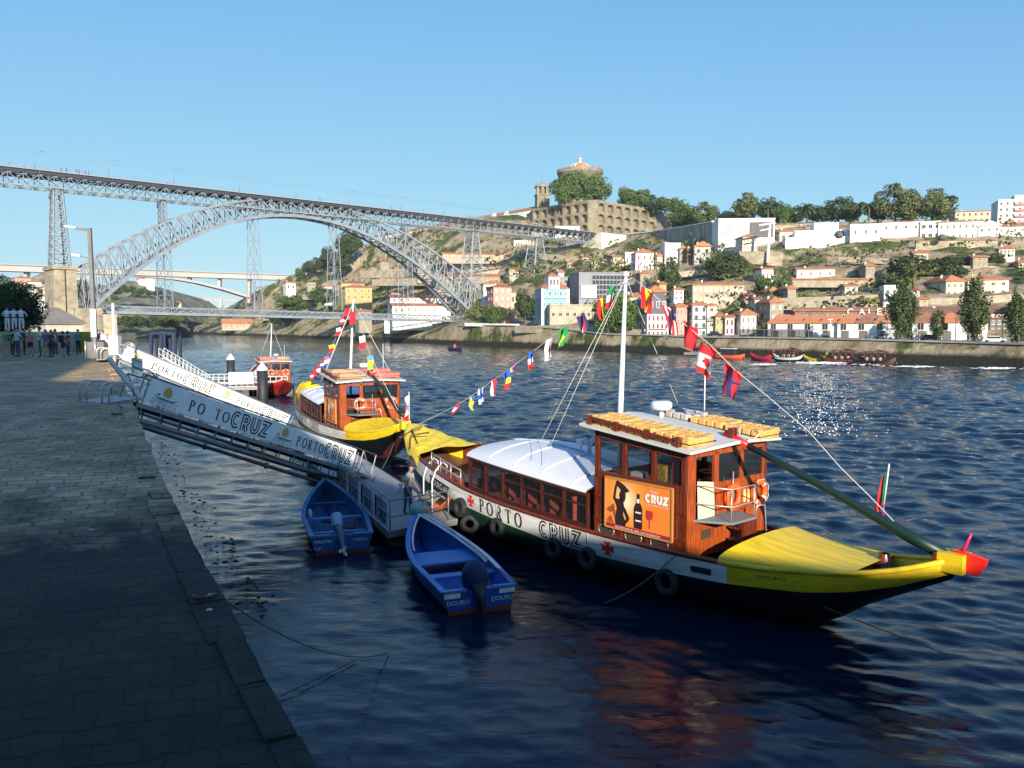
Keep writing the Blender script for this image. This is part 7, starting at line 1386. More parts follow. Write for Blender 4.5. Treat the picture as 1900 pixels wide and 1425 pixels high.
# strut booms holding the pontoon off
sb = MB(); a_ = atz(256, 790, 3.6); c_ = atz(603, 898, .75); sb.tube([Vector((0, 0, 0)), c_ - a_], .075, 8); [sb.tube([(c_ - a_) * t + Vector((0, 0, -.11)), (c_ - a_) * t + Vector((0, 0, .11))], .09, 8) for t in (.33, .66)]; tag(sb.build('strut_pole', alu, None, a_), 'long steel boom from the quay wall to the pontoon, below the near gangway', 'pole')
sb = MB(); a_ = atz(246, 762, 4.2); c_ = atz(655, 898, .6); sb.tube([Vector((0, 0, 0)), c_ - a_], .06, 8); tag(sb.build('strut_pole', alu, None, a_), 'steel pipe close under the near gangway from quay wall to pontoon', 'pole')
wr = MB(); a_ = atz(268, 720, 4.6); c_ = atz(300, 700, 4.2)
# second pontoon
p0 = atz(560, 822, .5); pn2 = thing('pontoon', 'pontoon at the foot of the sunlit gangway beside the middle boat', 'pontoon', p0 - Vector((0, 0, .5))); pon(pn2, p0, Vector((.886, .4638, 0)), Vector((-.4638, .886, 0)), 2.2, 12, .5)
# gate rails at the quay end of both gangways
def gate(label, A_, B_, k=.62):
    g = (Vector(B_) - Vector(A_)); g.z = 0; g.normalize(); n = Vector((-g.y, g.x, 0)); root = thing('gangway_gate', label, 'railing', A_)
    for y in (-.1, 1.3):
        for o in (0, .35):
            b = MB(); P_ = lambda t, z: n * y + g * t * k + Vector((0, 0, z * k)); b.tube([P_(-1.9 + o, 0), P_(-1.9 + o, .95 - o * .3), P_(-1.8 + o, 1.1 - o * .3), P_(-1.6 + o, 1.18 - o * .3), P_(-.5, 1.1 - o * .3), P_(-.25, .95 - o * .3), P_(-.2, .35)], .03, 6); b.build('hoop', railm, root)
    b = MB(); b.bar(n * .6 + g * -1.2 + Vector((0, 0, .05)), n * .6 + g * .1 + Vector((0, 0, .12)), 1.5, .06); b.build('threshold_plate', alu, root); b = MB(); b.bar(n * -.05 + g * -.9 + Vector((0, 0, 1.5)), n * -.05 + g * .15 + Vector((0, 0, .1)), .12, .12); b.build('brace', aluw, root); return root
gate('bent steel tube handrails at the quay end of the near gangway', GA, GB); gate('bent steel tube handrails at the quay end of the sunlit gangway', GA2, GB2)
wp = thing('winch_post', 'tall white post at the quay end of the sunlit gangway', 'post', atz(213, 672, 5.35)); b = MB(); b.tube([(0, 0, -.3), (0, 0, 3.1)], .07, 8); b.build('post', aluw, wp); b = MB(); b.box((.05, 0, .9), (.5, .4, 1.0)); b.build('winch_box', aluw, wp)
b = MB(); [b.torus((.9, -.2, .75), r_, .03, (0, 1, .2), 14, 5) for r_ in (.2, .3)]; b.tube([(0, 0, .9), (.6, -.1, .9), (1.3, -.2, .35)], .05, 6); b.build('winch_wheel', railm, wp)
# mooring rings on the quay
mr0 = None
def onq(px, py): 
    z = 4.6
    for _ in range(12): p = atz(px, py, z); z = quay_z(p.y)
    return p
for i, (px, py, l_) in enumerate([(217, 771, 'rusty mooring ring on the quay nearest the gangway foot'), (272, 889, 'rusty mooring ring in its hollow on the lit part of the quay edge'), (378, 1110, 'dark mooring ring on the mossy part of the quay edge')]):
    p = onq(px, py); r = thing('mooring_ring', l_, 'mooring ring', p, R(20)); b = MB(); b.torus((0, 0, .04), .13, .022, (0, .1, 1), 20, 6); b.build('ring', mat('rusty_iron', (.1, .05, .03), .8), r); b = MB(); b.lathe([(0, 0), (.05, .0), (.04, .05), (.0, .06)], (.13, 0, 0), n=8); b.build('eye_bolt', MATS['rusty_iron'], r)
for i, (px, py) in enumerate([(388, 1136), (392, 1108), (40, 1185), (125, 1270), (205, 1150), (143, 1272)]):
    p = onq(px, py); b = MB(); rr_ = random.Random(i); bm = bmesh.new(); bmesh.ops.create_icosphere(bm, subdivisions=2, radius=.05); b.add([(v.co.x * 1.3 + rr_.uniform(-.012, .012), v.co.y + rr_.uniform(-.012, .012), v.co.z * .6 + .02) for v in bm.verts], [tuple(v.index for v in f.verts) for f in bm.faces]); bm.free(); b.build('limpet', WM['grey'], None, p)['label'] = ('pale stone lump beside the dark mooring ring', 'small pale lump behind the dark mooring ring', 'pale lump near the left edge of the mossy quay', 'pale lump low on the mossy quay, left of its pair', 'pale lump in the middle of the mossy quay', 'pale lump low on the mossy quay, right of its pair')[i]
for o in [o for o in C.objects if o.name.startswith('limpet')]: o.name = 'stone_lump'; o['category'] = 'stone'
# ---- blue boats
BK = dict(stretch=(.4, 4, 4), bump=.3, bscale=3); blues = {'A': [mat('faded_blue_gunwale', (.04, .17, .32), .6, .3, 3, **BK), mat('faded_blue_inside', (.016, .07, .17), .7, .4, 3, **BK), mat('faded_blue_hull', (.012, .08, .26), .5, .3, 3, **BK)], 'B': [mat('bright_blue_gunwale', (.03, .18, .44), .5, .2, 3, **BK), mat('bright_blue_inside', (.010, .075, .30), .6, .25, 2, **BK), mat('bright_blue_hull', (.008, .065, .30), .45, .2, 2, **BK)]}; boot = mat('boot_top_red', (.16, .025, .02), .6)
def rowboat(label, S_, Bw, wst, kind):
    bl1, bl2, bl3 = blues[kind]; d = (Bw - S_); d.z = 0; L = d.length; rz = math.atan2(d.y, d.x); root = thing('motor_boat', label, 'boat', Vector((S_.x, S_.y, 0)), rz); N = 26
    hw_ = lambda x: lerp(wst, wst * 1.13, min(1, x / (.35 * L))) if x < .35 * L else wst * 1.13 * max(.02, 1 - ((x - .35 * L) / (.65 * L)) ** 2.1) ** .9
    sh = lambda x: .56 + .02 * x / L + .48 * max(0, (x / L - .35) / .65) ** 2.2
    ke = lambda x: -.18 + .15 * max(0, (x / L - .8) / .2) ** 2 + (.5 * max(0, (x / L - .93) / .07) ** 2)
    X_ = [L * i / N for i in range(N + 1)]
    for nm, mt, e, fl in (('hull', [bl3, boot], 0, 1), ('inner_hull', [bl2], .07, -1)):
        b = MB()
        for sd_ in (-1, 1):
            rows_ = []
            for x in X_:
                r = []
                for f in (0, .12, .34, .36, .7, 1): z = lerp(ke(x) + (e if e else 0) * 1.5, sh(x), f); y = max(.01, hw_(x) * (.78 * min(1, f * 4) + .22 * f) - e); r.append(Vector((x if not e else min(x, L - .15), sd_ * y, z)))
                rows_.append(r if sd_ * fl < 0 else r[::-1])
            b.grid(rows_, 0, mfun=(lambda i, j, s_=sd_: (1 if (j < 2 if s_ < 0 else j > 2) else 0)) if nm == 'hull' else None)
        b.build(nm, mt, root)
    b = MB(); n = 10; P_ = [(y / n * hw_(0), z) for y in range(-n, n + 1) for z in (0,)]
    vs = [(-.0, hw_(0) * -1, .56), (-.0, hw_(0), .56), (-.0, hw_(0) * .78, -.1), (-.0, -hw_(0) * .78, -.1)]; b.add(vs + [(x + .06, y, z) for x, y, z in vs], [(0, 3, 2, 1), (4, 5, 6, 7), (0, 1, 5, 4), (1, 2, 6, 5), (2, 3, 7, 6), (3, 0, 4, 7)])
    b.build('transom', bl3, root)
    b = MB(); b.add([(-.006, hw_(0) * .84, -.12), (-.006, -hw_(0) * .84, -.12), (-.006, -hw_(0) * .87, .08), (-.006, hw_(0) * .87, .08)], [(0, 1, 2, 3)]); b.build('transom_boot_top', boot, root)
    b = MB()
    for sd_ in (-1, 1): b.grid([[Vector((x, sd_ * (hw_(x) + .03), sh(x) + .03)), Vector((x, sd_ * max(.0, hw_(x) - .12), sh(x) + .035))][::-sd_] for x in X_], 0, sm=False); b.grid([[Vector((x, sd_ * (hw_(x) + .03), sh(x) + .03)), Vector((x, sd_ * (hw_(x) + .03), sh(x) - .05))][::sd_] for x in X_], 0, sm=False)
    b.bb(-.03, .12, -hw_(0), -.35, .54, .60); b.bb(-.03, .12, .35, hw_(0), .54, .60); b.build('gunwale', bl1, root)
    b = MB(); b.bb(.1, L * .62, -wst * .8, wst * .8, .02, .06); b.build('floorboards', bl2, root)
    def thwart(x, w_, z=.42): b = MB(); b.bb(x - w_ / 2, x + w_ / 2, -hw_(x) + .09, hw_(x) - .09, z - .03, z + .02); b.build('thwart', bl1, root)
    if kind == 'A': thwart(L * .42, .28); b = MB(); b.tube([(L * .70, -hw_(L * .7) + .08, .52), (L * .70, hw_(L * .7) - .08, .52)], .03, 6); b.build('tie_bar', bl1, root); thwart(L * .16, .2, .38)
    else: thwart(L * .52, 1.25, .40); thwart(L * .26, .32); thwart(.2, .36, .46)
    # outboard motor at the transom
    if kind == 'A':
        b = MB(); b.lathe([(0, 0), (.13, .02), (.18, .12), (.19, .35), (.16, .52), (0, .60)], n=14); o = b.build('motor_cowl', mat('motor_cowl_blue', (.25, .42, .52), .4), root, (.55, .1, .62)); o.rotation_euler = (0, R(32), 0)
        b = MB(); b.tube([(.55, .1, .7), (.2, .05, .62), (-.25, 0, .30), (-.42, 0, .12)], [.15, .12, .08, .06], 8); b.build('motor_leg', mat('motor_grey', (.10, .11, .13), .45), root)
        b = MB()
        for k in range(3): a = k * 2.1; b.add([(-.5, .02, .18), (-.52, .13 * math.cos(a - .5), .18 + .15 * math.sin(a - .5)), (-.56, .17 * math.cos(a), .18 + .19 * math.sin(a)), (-.5, .12 * math.cos(a + .5), .18 + .14 * math.sin(a + .5))], [(0, 1, 2, 3)])
        b.lathe([(.05, -.05), (.06, .03), (0, .1)], (-.5, 0, .18), 8); b.build('propeller', aluw, root)
    else:
        b = MB(); bm = bmesh.new(); bmesh.ops.create_icosphere(bm, subdivisions=3, radius=1); b.add([(v.co.x * .36 * (1 + .12 * mnoise.noise(v.co * 3)), v.co.y * .34 * (1 + .15 * mnoise.noise(v.co * 4)), v.co.z * .40 * (1 + .12 * mnoise.noise(v.co * 5)) + (-.1 if v.co.z < -.3 else 0)) for v in bm.verts], [tuple(v.index for v in f.verts) for f in bm.faces], 0, True); bm.free(); b.build('motor_cover', mat('navy_tarpaulin', (.012, .018, .075), .7, .3, 3, bump=.5), root, (.28, .05, .84))
        b = MB(); b.tube([(.0, .05, .7), (-.18, .03, .4), (-.22, 0, .0), (-.22, 0, -.3)], [.2, .13, .09, .08], 8); b.build('motor_leg', blackp, root)
        b = MB(); b.grid([[Vector((x, hw_(x) * s_ - .0, sh(x) + .045)), Vector((x, hw_(x) * s_ - .13 * s_, sh(x) + .05))] for x in X_[5:-1] for s_ in (-1,)], 0, sm=False); b.grid([[Vector((x, -(hw_(x) - .18), sh(x) + .06)), Vector((x, -(hw_(x) - .26), sh(x) + .02))] for x in X_[8:-1]], 0); b.grid([[Vector((x, hw_(x) - .16, sh(x) + .06)), Vector((x, hw_(x) - .22, sh(x) + .02))] for x in X_[14:-1]], 0); b.build('rubbing_strip', hwhite, root)
        b = MB(); [b.bb(-.016, -.0, y0, y0 + .42, .40, .52) for y0 in (-hw_(0) + .04, hw_(0) - .46)]; b.build('white_corner_mark', hwhite, root)
    tx = MB(); mp = lambda u, v, k=0: Vector((-.012, hw_(0) - .1 - u, .2 + v))
    if kind == 'A': text_on(tx, 'MARTIM', mp, 0, .14, .11, wscale=1.0); text_on(tx, 'A 20', mp, 0, -.06, .08); text_on(tx, 'PORTO', mp, hw_(0) * 2 - .75, .14, .10)
    else: text_on(tx, 'DOURO', mp, 0, .02, .12); text_on(tx, 'DOURO', mp, hw_(0) * 2 - .78, .02, .12)
    tx.build('transom_lettering', hwhite, root); return root, L, Matrix.Translation((S_.x, S_.y, 0)) @ Matrix.Rotation(rz, 4, 'Z')
S1 = (atz(577, 1000, .56) + atz(690, 986, .56)) / 2; rbA, LA, MA = rowboat('weathered blue open boat with a tilted outboard motor, left of the pontoon', S1, atz(603, 889, 1.03), .98, 'A')
S2 = (atz(822, 1104, .56) + atz(956, 1083, .56)) / 2; rbB, LB, MB_ = rowboat('bright blue open boat with white trim and a covered outboard, in front of the pontoon', S2, atz(775, 950, 1.03), .98, 'B')
cl = MB(); [cl.torus((0, 0, .02 + .035 * k), .22 - .02 * k, .025, (0, .05, 1), 20, 5) for k in range(3)]; [cl.torus((0, 0, .02), r_, .025, (0, .02, 1), 16, 5) for r_ in (.09, .15)]; tag(cl.build('rope_coil', ropem, None, MA @ Vector((LA * .56, .1, .08))), 'coil of pale rope in the bottom of the weathered blue boat', 'rope')
cl = MB(); cl.lathe([(0, 0), (.07, .02), (.08, .2), (.04, .26), (.04, .3), (0, .3)], n=10); tag(cl.build('plastic_can', hwhite, None, MA @ Vector((LA * .43, .82, .46))), 'white plastic can on the thwart of the weathered blue boat', 'can')
cl = MB(); cl.torus((0, 0, .05), .13, .05, (.2, .1, 1), 16, 6); tag(cl.build('rope_coil', ropem, None, MA @ Vector((LA * .36, -.55, .1))), 'small dark rope heap right of the motor in the weathered blue boat', 'rope')
cl = MB(); bm = bmesh.new(); bmesh.ops.create_icosphere(bm, subdivisions=3, radius=.27); cl.add([v.co * (1 + .35 * mnoise.noise(v.co * 9)) for v in bm.verts], [tuple(v.index for v in f.verts) for f in bm.faces], 0, True); bm.free(); tag(cl.build('net_bundle', mat('green_netting', (.16, .30, .24), .9, col2=(.5, .55, .48), scale=8), None, MB_ @ Vector((LB - .05, 0, 1.12))), 'crumpled pale green cloth bundle on the bow tip of the bright blue boat', 'cloth')
bd = MB(); bd.tube([(0, 0, .0), (.1, .05, .1), (.05, .0, .35)], .09, 6); tag(bd.build('dark_bag', blackp, None, MB_ @ Vector((LB * .36, -.35, .1))), 'dark bag on the floor of the bright blue boat', 'bag')
# ---- mooring ropes
def sag(a, b, s, n=14): return [a.lerp(b, i / n) - Vector((0, 0, s * 4 * (i / n) * (1 - i / n))) for i in range(n + 1)]
def rope(label, a, b, s, r=.015, m=None): return strung('mooring_rope', label, 'rope', sag(a, b, s), r, m or ropem)
rope('rope sagging from the dark mooring ring into the water', onq(415, 1112), atz(720, 1212, .0), .35, .012); rope('thin line from the big boat side down to the water in front', M(hull_side(4.9, 1.4)), atz(1120, 1120, .0), .15); rope('long line from the stern deck of the big boat down across its hull', M(hull_side(6.2, 1.4)), atz(1760, 1215, .0), .05, .012)
rope('rope from the middle boat stem to the near pontoon', M2 @ Vector((9.3, 0, 1.2)), q(1.6, 8, .6) + pn.location, .3, .025); rope('rope from the bright blue boat gunwale to its transom corner', MB_ @ Vector((LB * .8, -.5, .95)), MB_ @ Vector((0, -.98, .62)), .05, .012)
rope('slack dark rope trailing in the water below the blue boats', atz(520, 1292, .03), atz(660, 1225, .03), .0, .01, blackp)
# floating weed and pegs at the foot of the quay
wd = MB(); r_ = random.Random(5)
for i in range(90):
    t = r_.random(); px = lerp(285, 430, t) + r_.uniform(4, 30 + 60 * t); py = lerp(830, 1130, t) + r_.uniform(-12, 12); p = atz(px, py, .05); a = r_.uniform(0, 6.3); s = r_.uniform(.03, .15); n = 6; vs = [p + Vector((math.cos(a + k) * s * r_.uniform(.5, 1.2), math.sin(a + k) * s * r_.uniform(.4, .8), r_.uniform(0, .06))) for k in range(n)] + [p + Vector((0, 0, .09))]; wd.add(vs, [(k, (k + 1) % n, n) for k in range(n)])
tag(wd.build('floating_weed', mat('dark_weed', (.02, .022, .016), .8)), 'dark scraps of weed floating along the quay foot', 'weed', kind='stuff')
# ---- floating dock with white rails, piles and the dark blue frame
dk0 = atz(420, 722, .7); dock = thing('floating_dock', 'white railed floating dock in front of the red boat', 'dock', dk0); wx, wy = Vector((.97, .24, 0)), Vector((-.24, .97, 0))
b = MB(); b.box(wx * 1.6 + wy * 3, (9.5, 6, .25), rz=math.atan2(wx.y, wx.x)); b.build('deck', dckm, dock); b = MB(); [b.box(wx * (i * 1.5 - 2.6) + wy * 2.8 + Vector((0, 0, -.5)), (.7, 5.4, .8), rz=math.atan2(wx.y, wx.x)) for i in range(7)]; b.build('float_tank', pier, dock)
b = MB(); q_ = lambda a, c, z: wx * a + wy * c + Vector((0, 0, z))
for c, a0, a1 in ((.1, -3.1, 6.2), (5.8, -3.1, 6.2)):
    for z in (.2, .7, 1.25): b.tube([q_(a0, c, z), q_(a1, c, z)], .045, 5)
    for i in range(17): a = lerp(a0, a1, i / 16); b.tube([q_(a, c, .1), q_(a, c, 1.25)], .035, 5)
for z in (.7, 1.25): b.tube([q_(-3.1, .1, z), q_(-3.1, 5.8, z)], .04, 5)
b.build('railing', aluw, dock); b = MB(); b.box(q_(1.2, 4, .9), (2.6, 1.2, 1.3), rz=.24); b.build('white_cabinet', aluw, dock); b = MB(); b.box(q_(5.2, 2, .5), (1.1, .4, .4)); b.build('yellow_float', hyel, dock)
ap = thing('gangway', 'small white railed gangway sloping to the floating dock behind the sunlit one', 'gangway', atz(300, 665, 4)); b = MB(); A_, B_ = Vector((0, 0, 0)), q_(-2.2, 3, .2) + dk0 - atz(300, 665, 4); b.bar(A_, B_, 1.2, .12); [b.bar(A_ + Vector((0, s_, z)), B_ + Vector((0, s_, z)), .06, .06) for s_ in (-.6, .6) for z in (.5, 1.05)]; [b.bar(A_.lerp(B_, i / 12) + Vector((0, s_, 0)), A_.lerp(B_, i / 12) + Vector((0, s_, 1.05)), .05, .05) for s_ in (-.6, .6) for i in range(13)]; b.build('walkway', aluw, ap)
def pile(px, py, D, label): 
    p = atz(px, py, 0); r = thing('mooring_pile', label, 'pile', p, 0, 'mooring piles'); k = p.y / FOC; b = MB(); b.tube([(0, 0, -2), (0, 0, 3.1)], .50, 12); b.build('pile', mat('black_pile', (.02, .022, .025), .6), r); b = MB(); b.lathe([(.54, 3.05), (.54, 3.25), (0, 3.9)], n=12); b.build('cone_cap', hwhite, r); return r
pile(488, 746, 90, 'black pile with white cone cap right in front of the red boat'); pile(429, 712, 100, 'black pile with white cone cap behind the railed dock')
fr = thing('dock_frame', 'dark blue steel guide frame of two tall rectangles standing in the water', 'frame', atz(305, 710, 0)); k = fr.location.y / FOC; b = MB()
for x in (-22, -3, 3, 22):
    for y in (0, 1.6): b.box((x * k, y, 3.0), (.3, .3, 7))
for z in (2.6, 6.4): b.box((0, 0, z), (44 * k, .28, .28)); b.box((0, 1.6, z), (44 * k, .28, .28))
for x in (-22, 22): b.box((x * k, .8, 6.4), (.28, 1.6, .28))
b.build('frame', mat('navy_steel', (.012, .022, .06), .5), fr)
# ---- quay furniture
lp2 = thing('street_lamp', 'tall square concrete street lamp with two heads on the quay', 'street lamp', atz(178, 662, 5.4)); D = lp2.location.y; k = D / FOC
b = MB(); b.add([(-.12, -.12, 0), (.12, -.12, 0), (.12, .12, 0), (-.12, .12, 0), (-.2, -.09, 7.75), (-.0, -.09, 7.75), (-.0, .09, 7.75), (-.2, .09, 7.75)], [(0, 3, 2, 1), (4, 5, 6, 7), (0, 1, 5, 4), (1, 2, 6, 5), (2, 3, 7, 6), (3, 0, 4, 7)]); b.bar((-.1, 0, 7.62), (-1.0, 0, 7.72), .12, .14); b.bar((-.08, 0, 5.95), (-.75, 0, 6.05), .08, .08); b.build('post', concp, lp2)
for x, z, w_ in ((-1.2, 7.78, .62), (-.95, 6.1, .5)): b = MB(); b.add([(x - w_ / 2, -.16, z + .02), (x + w_ / 2, -.1, z - .06), (x + w_ / 2, .1, z - .06), (x - w_ / 2, .16, z + .02), (x - w_ / 2, -.14, z + .12), (x + w_ / 2, -.07, z + .06), (x + w_ / 2, .07, z + .06), (x - w_ / 2, .14, z + .12)], [(0, 3, 2, 1), (4, 5, 6, 7), (0, 1, 5, 4), (1, 2, 6, 5), (2, 3, 7, 6), (3, 0, 4, 7)]); b.build('lamp_head', roofw, lp2)
b = MB(); b.bb(-.17, .17, -.17, -.15, 1.2, 2.9); b.build('notice_plate', roofw, lp2)
kb = thing('concrete_block', 'grey concrete blocks round the foot of the street lamp', 'block', atz(190, 665, 5.4)); b = MB(); b.bb(-.85, .15, -.1, .5, 0, .95); b.bb(.15, .9, -.1, .5, 0, .6); b.build('block', concp, kb); b = MB(); b.tube([(-.3, -.2, 0), (-.3, -.2, 1.1)], .06, 6); b.tube([(-.85, -.2, 0), (-.85, -.2, 1.0)], .05, 6); b.build('bollard_post', railm, kb)
kk = thing('kiosk', 'mustard yellow kiosk panel with a white side behind the street lamp', 'kiosk', atz(160, 651, 5.4)); b = MB(); b.bb(-.5, .25, 0, .8, 0, 1.45); b.build('yellow_panel', mat('mustard_panel', (.36, .30, .03), .7, .15, 2), kk); b = MB(); b.bb(.27, .8, .1, .7, 0, 1.1); b.build('white_panel', WM['white'], kk)
wt = thing('stone_bench', 'low white table at the quay edge by the tall white post', 'table', atz(203, 664, 5.4)); b = MB(); b.bb(-.45, .45, -.3, .3, .42, .5); b.bb(-.35, -.2, -.2, .2, 0, .42); b.bb(.2, .35, -.2, .2, 0, .42); b.build('slab', WM['white'], wt)
ld = thing('stone_ledge', 'low stone ledge behind the crowd under the dark tree', 'ledge', atz(20, 655, 5.4)); b = MB(); b.bb(-4, 2.0, 2.4, 6, -.4, 1.45); b.build('masonry', oldw, ld)
nt_ = make_tree('near', 1); nt_['label'] = 'large dense dark green tree at the left edge above the crowd'; nt_['category'] = 'tree'; p = at(6, 648, 62); nt_.location = p; nt_.scale = (3.1, 3.1, 3.15)
g, w, H_ = house('low grey hipped roof building behind the crowd on the quay', 62, 152, 602, 646, 105, 'grey', None, 0, 1, 4, yaw=20, dep=7, wlist=[], base=1, name='quay_building', cat='building')
b = MB(); roof_mesh(b, w, 7, H_ + .25, 2.0, 'hip', ov=.3); b.build('roof', mat('grey_slate_roof', (.17, .155, .135), .85, .12, .8), g)
b = MB(); [b.bb(-w / 2 + i * w / 5 + .3, -w / 2 + (i + 1) * w / 5 - .3, -.04, 0, .6, H_ - .5) for i in range(5)]; b.build('shutter', WM['cream'], g)
g, w, H_ = house('yellowish stone quay building lit by the sun under the lower deck', 186, 216, 586, 612, 230, 'ochre', 'flat', 0, 1, 2, yaw=10, dep=8, wlist=[], base=4, name='quay_building', cat='building')
# ================================================================== PEOPLE
def person(label, loc, rz, h=1.7, top=(.2, .2, .2), bot=(.05, .07, .15), skin=(.50, .30, .21), hair=(.03, .02, .015), legs='long', arms=((.10, -.05, -.28), (.12, .12, -.22)), step=.0, bag=None, lean=.0, cap=None, long_hair=False, detail=False, sleeve='short', group=None, belt=None):
    root = thing('person', label, 'person', loc, rz, group); V = []; E_ = []; RD = []; TG = []
    def add(p, r, par, tg): V.append(Vector(p)); RD.append(r); TG.append(tg); i = len(V) - 1; (E_.append((par, i)) if par is not None else None); return i
    # facing -y; x to the figure's left
    L_ = lean; pel = add((0, 0, .95), .125, None, 'b'); wai = add((0, -.01 - L_ * .1, 1.08), .115, pel, 't'); che = add((0, .0 - L_ * .3, 1.28), .135, wai, 't'); up_c = add((0, .01 - L_ * .42, 1.42), .11, che, 't'); nk = add((0, .0 - L_ * .5, 1.50), .055, up_c, 's'); hd0 = add((0, -.02 - L_ * .62, 1.58), .075, nk, 's'); hd1 = add((0, -.015 - L_ * .66, 1.66), .092, hd0, 's'); hd2 = add((0, -.0 - L_ * .68, 1.72), .075, hd1, 's')
    for sx_, (ax1, ay1, az1) in zip((-1, 1), arms):
        sh_ = add((sx_ * .165, .01 - L_ * .42, 1.40), .062, up_c, 't'); el = add((sx_ * (.20 + ax1 * .3), .01 + ay1 * .5 - L_ * .3, 1.40 + az1), .044, sh_, 't' if sleeve == 'long' else 's'); wr_ = add((sx_ * (.20 + ax1 * .2), .0 + ay1 * 2.2 - .06 - L_ * .3, 1.40 + az1 * 2 + abs(ay1) * .9), .030, el, 't' if sleeve == 'long' else 's'); dv = (V[wr_] - V[el]).normalized(); pm = add(V[wr_] + dv * .07, .032, wr_, 's')
        if detail:
            sd_ = dv.cross(Vector((0, 1, .2))).normalized(); inn = dv.cross(sd_).normalized()
            for k, (o, l_) in enumerate(((-.03, .065), (-.01, .075), (.012, .072), (.032, .055))): f1 = add(V[pm] + dv * .035 + sd_ * o, .0095, pm, 's'); f2 = add(V[f1] + dv * l_ * .5 + inn * .008, .009, f1, 's'); add(V[f2] + dv * l_ * .45 + inn * .02, .008, f2, 's')
            t1 = add(V[wr_] + dv * .05 + sd_ * -.04, .011, pm, 's'); add(V[t1] + dv * .04 - sd_ * .012 + inn * .02, .009, t1, 's')
        else: add(V[pm] + dv * .08 + Vector((0, -.02, 0)), .018, pm, 's')
    for sx_ in (-1, 1):
        st_ = step * sx_; hp = add((sx_ * .09, .0, .90), .10, pel, 'b'); kn = add((sx_ * .10, -st_ * .5 - .01, .50), .062, hp, 'b'); an_ = add((sx_ * .10, -st_ + .03, .09), .042, kn, 'b' if legs == 'long' else 's'); hl = add((sx_ * .10, -st_ + .035, .045), .042, an_, 'f'); add((sx_ * .11, -st_ - .15, .03), .032, hl, 'f')
    k = h / 1.79; me = bpy.data.meshes.new('body'); me.from_pydata([v * k for v in V], E_, []); o = bpy.data.objects.new('body', me); C.objects.link(o)
    md = o.modifiers.new('s', 'SKIN'); md.use_smooth_shade = True
    for i, sv in enumerate(me.skin_vertices[0].data): f_ = 1.0; sv.radius = (RD[i] * k * (1.25 if TG[i] in 'tb' and abs(V[i].x) < .02 else 1), RD[i] * k * (.85 if TG[i] in 'tb' and abs(V[i].x) < .02 else 1)); sv.use_root = (i == 0)
    ms = o.modifiers.new('u', 'SUBSURF'); ms.levels = 2 if detail else 1; dg = bpy.context.evaluated_depsgraph_get(); dg.update(); m2 = bpy.data.meshes.new_from_object(o.evaluated_get(dg)); o.modifiers.clear(); o.data = m2; bpy.data.meshes.remove(me)
    cols_ = [top, bot, skin, (.03, .025, .02)]; [m2.materials.append(fcol2(c)) for c in cols_]; segs = [((V[a] * k), (V[b] * k), TG[b]) for a, b in E_]; mi = {'t': 0, 'b': 1, 's': 2, 'f': 3}
    for p in m2.polygons:
        c = p.center; best = 9; bt = 't'
        for a, b, tg in segs:
            ab = b - a; t = max(0, min(1, (c - a).dot(ab) / ab.length_squared)); d_ = (c - a - ab * t).length
            if d_ < best: best = d_; bt = tg; zt = c.z
        if bt == 't' and sleeve == 'short' and False: pass
        if bt == 's' and sleeve == 'short' and c.z > 1.27 * k and abs(c.x) > .12 * k: bt = 't'
        if legs == 'short' and bt == 'b' and c.z < .62 * k: bt = 's'
        if bt == 't' and c.z < .98 * k: bt = 'b'
        p.material_index = mi[bt]; p.use_smooth = True
    o.parent = root; P_ = lambda v: Vector(v) * k
    b = MB(); bm = bmesh.new(); bmesh.ops.create_icosphere(bm, subdivisions=3 if detail else 2, radius=1); c = V[hd1]
    vs = [(P_(c) + Vector((v.co.x * .098, v.co.y * .108 + .018, v.co.z * .118 + .03 - (.16 if long_hair and v.co.z < 0 and v.co.y > 0 else 0))) * k) for v in bm.verts]; keep = [tuple(v.index for v in f.verts) for f in bm.faces if not (f.calc_center_median().y < -.35 and f.calc_center_median().z < .42) and (f.calc_center_median().z > -.55)]; b.add(vs, keep, 0, True); bm.free(); b.build('hair' if not cap else 'cap', fcol2(cap or hair), root)
    if cap: b = MB(); b.box(P_(c) + Vector((0, -.14, .07)), (.15, .12, .015)); b.build('cap_peak', fcol2(cap), root)
    if detail:
        b = MB(); b.lathe([(0, -.02), (.016, 0), (.008, .03), (0, .035)], tuple(P_(c) + Vector((0, -.105, -.02))), 6); [b.lathe([(0, -.03), (.014, -.01), (.014, .015), (0, .03)], tuple(P_(c) + Vector((s_ * .093, .0, -.01))), 6) for s_ in (-1, 1)]; b.build('face_features', fcol2(skin), root)
        b = MB(); [b.lathe([(0, -.009), (.010, 0), (0, .009)], tuple(P_(c) + Vector((s_ * .035, -.092, .01))), 8) for s_ in (-1, 1)]; b.build('eye', blackp, root)
    if bag: b = MB(); b.box(P_((0, .19, 1.25)), (.30, .16, .42)); o_ = b.build('backpack', fcol2(bag), root); m_ = o_.modifiers.new('b', 'BEVEL'); m_.width = .05; m_.segments = 2
    if belt: b = MB(); b.lathe([(.155, -.03), (.165, 0), (.155, .03)], tuple(P_((0, -.01, 1.02))), 14); b.build('belt', fcol2(belt), root)
    return root
F2 = {}
def fcol2(c):
    if c not in F2: F2[c] = mat('cloth_%d' % len(F2), c, .9, .12, 6)
    return F2[c]
man = person('man in white t-shirt, jeans and dark cap standing on the pontoon, head bowed', atz(757, 953, .56), R(60), 1.80, (.62, .64, .66), (.035, .07, .16), (.42, .25, .17), cap=(.02, .022, .035), lean=.22, detail=True, arms=((.10, -.04, -.28), (.10, -.06, -.27)), step=.05)
gq = 'people standing on the quay'
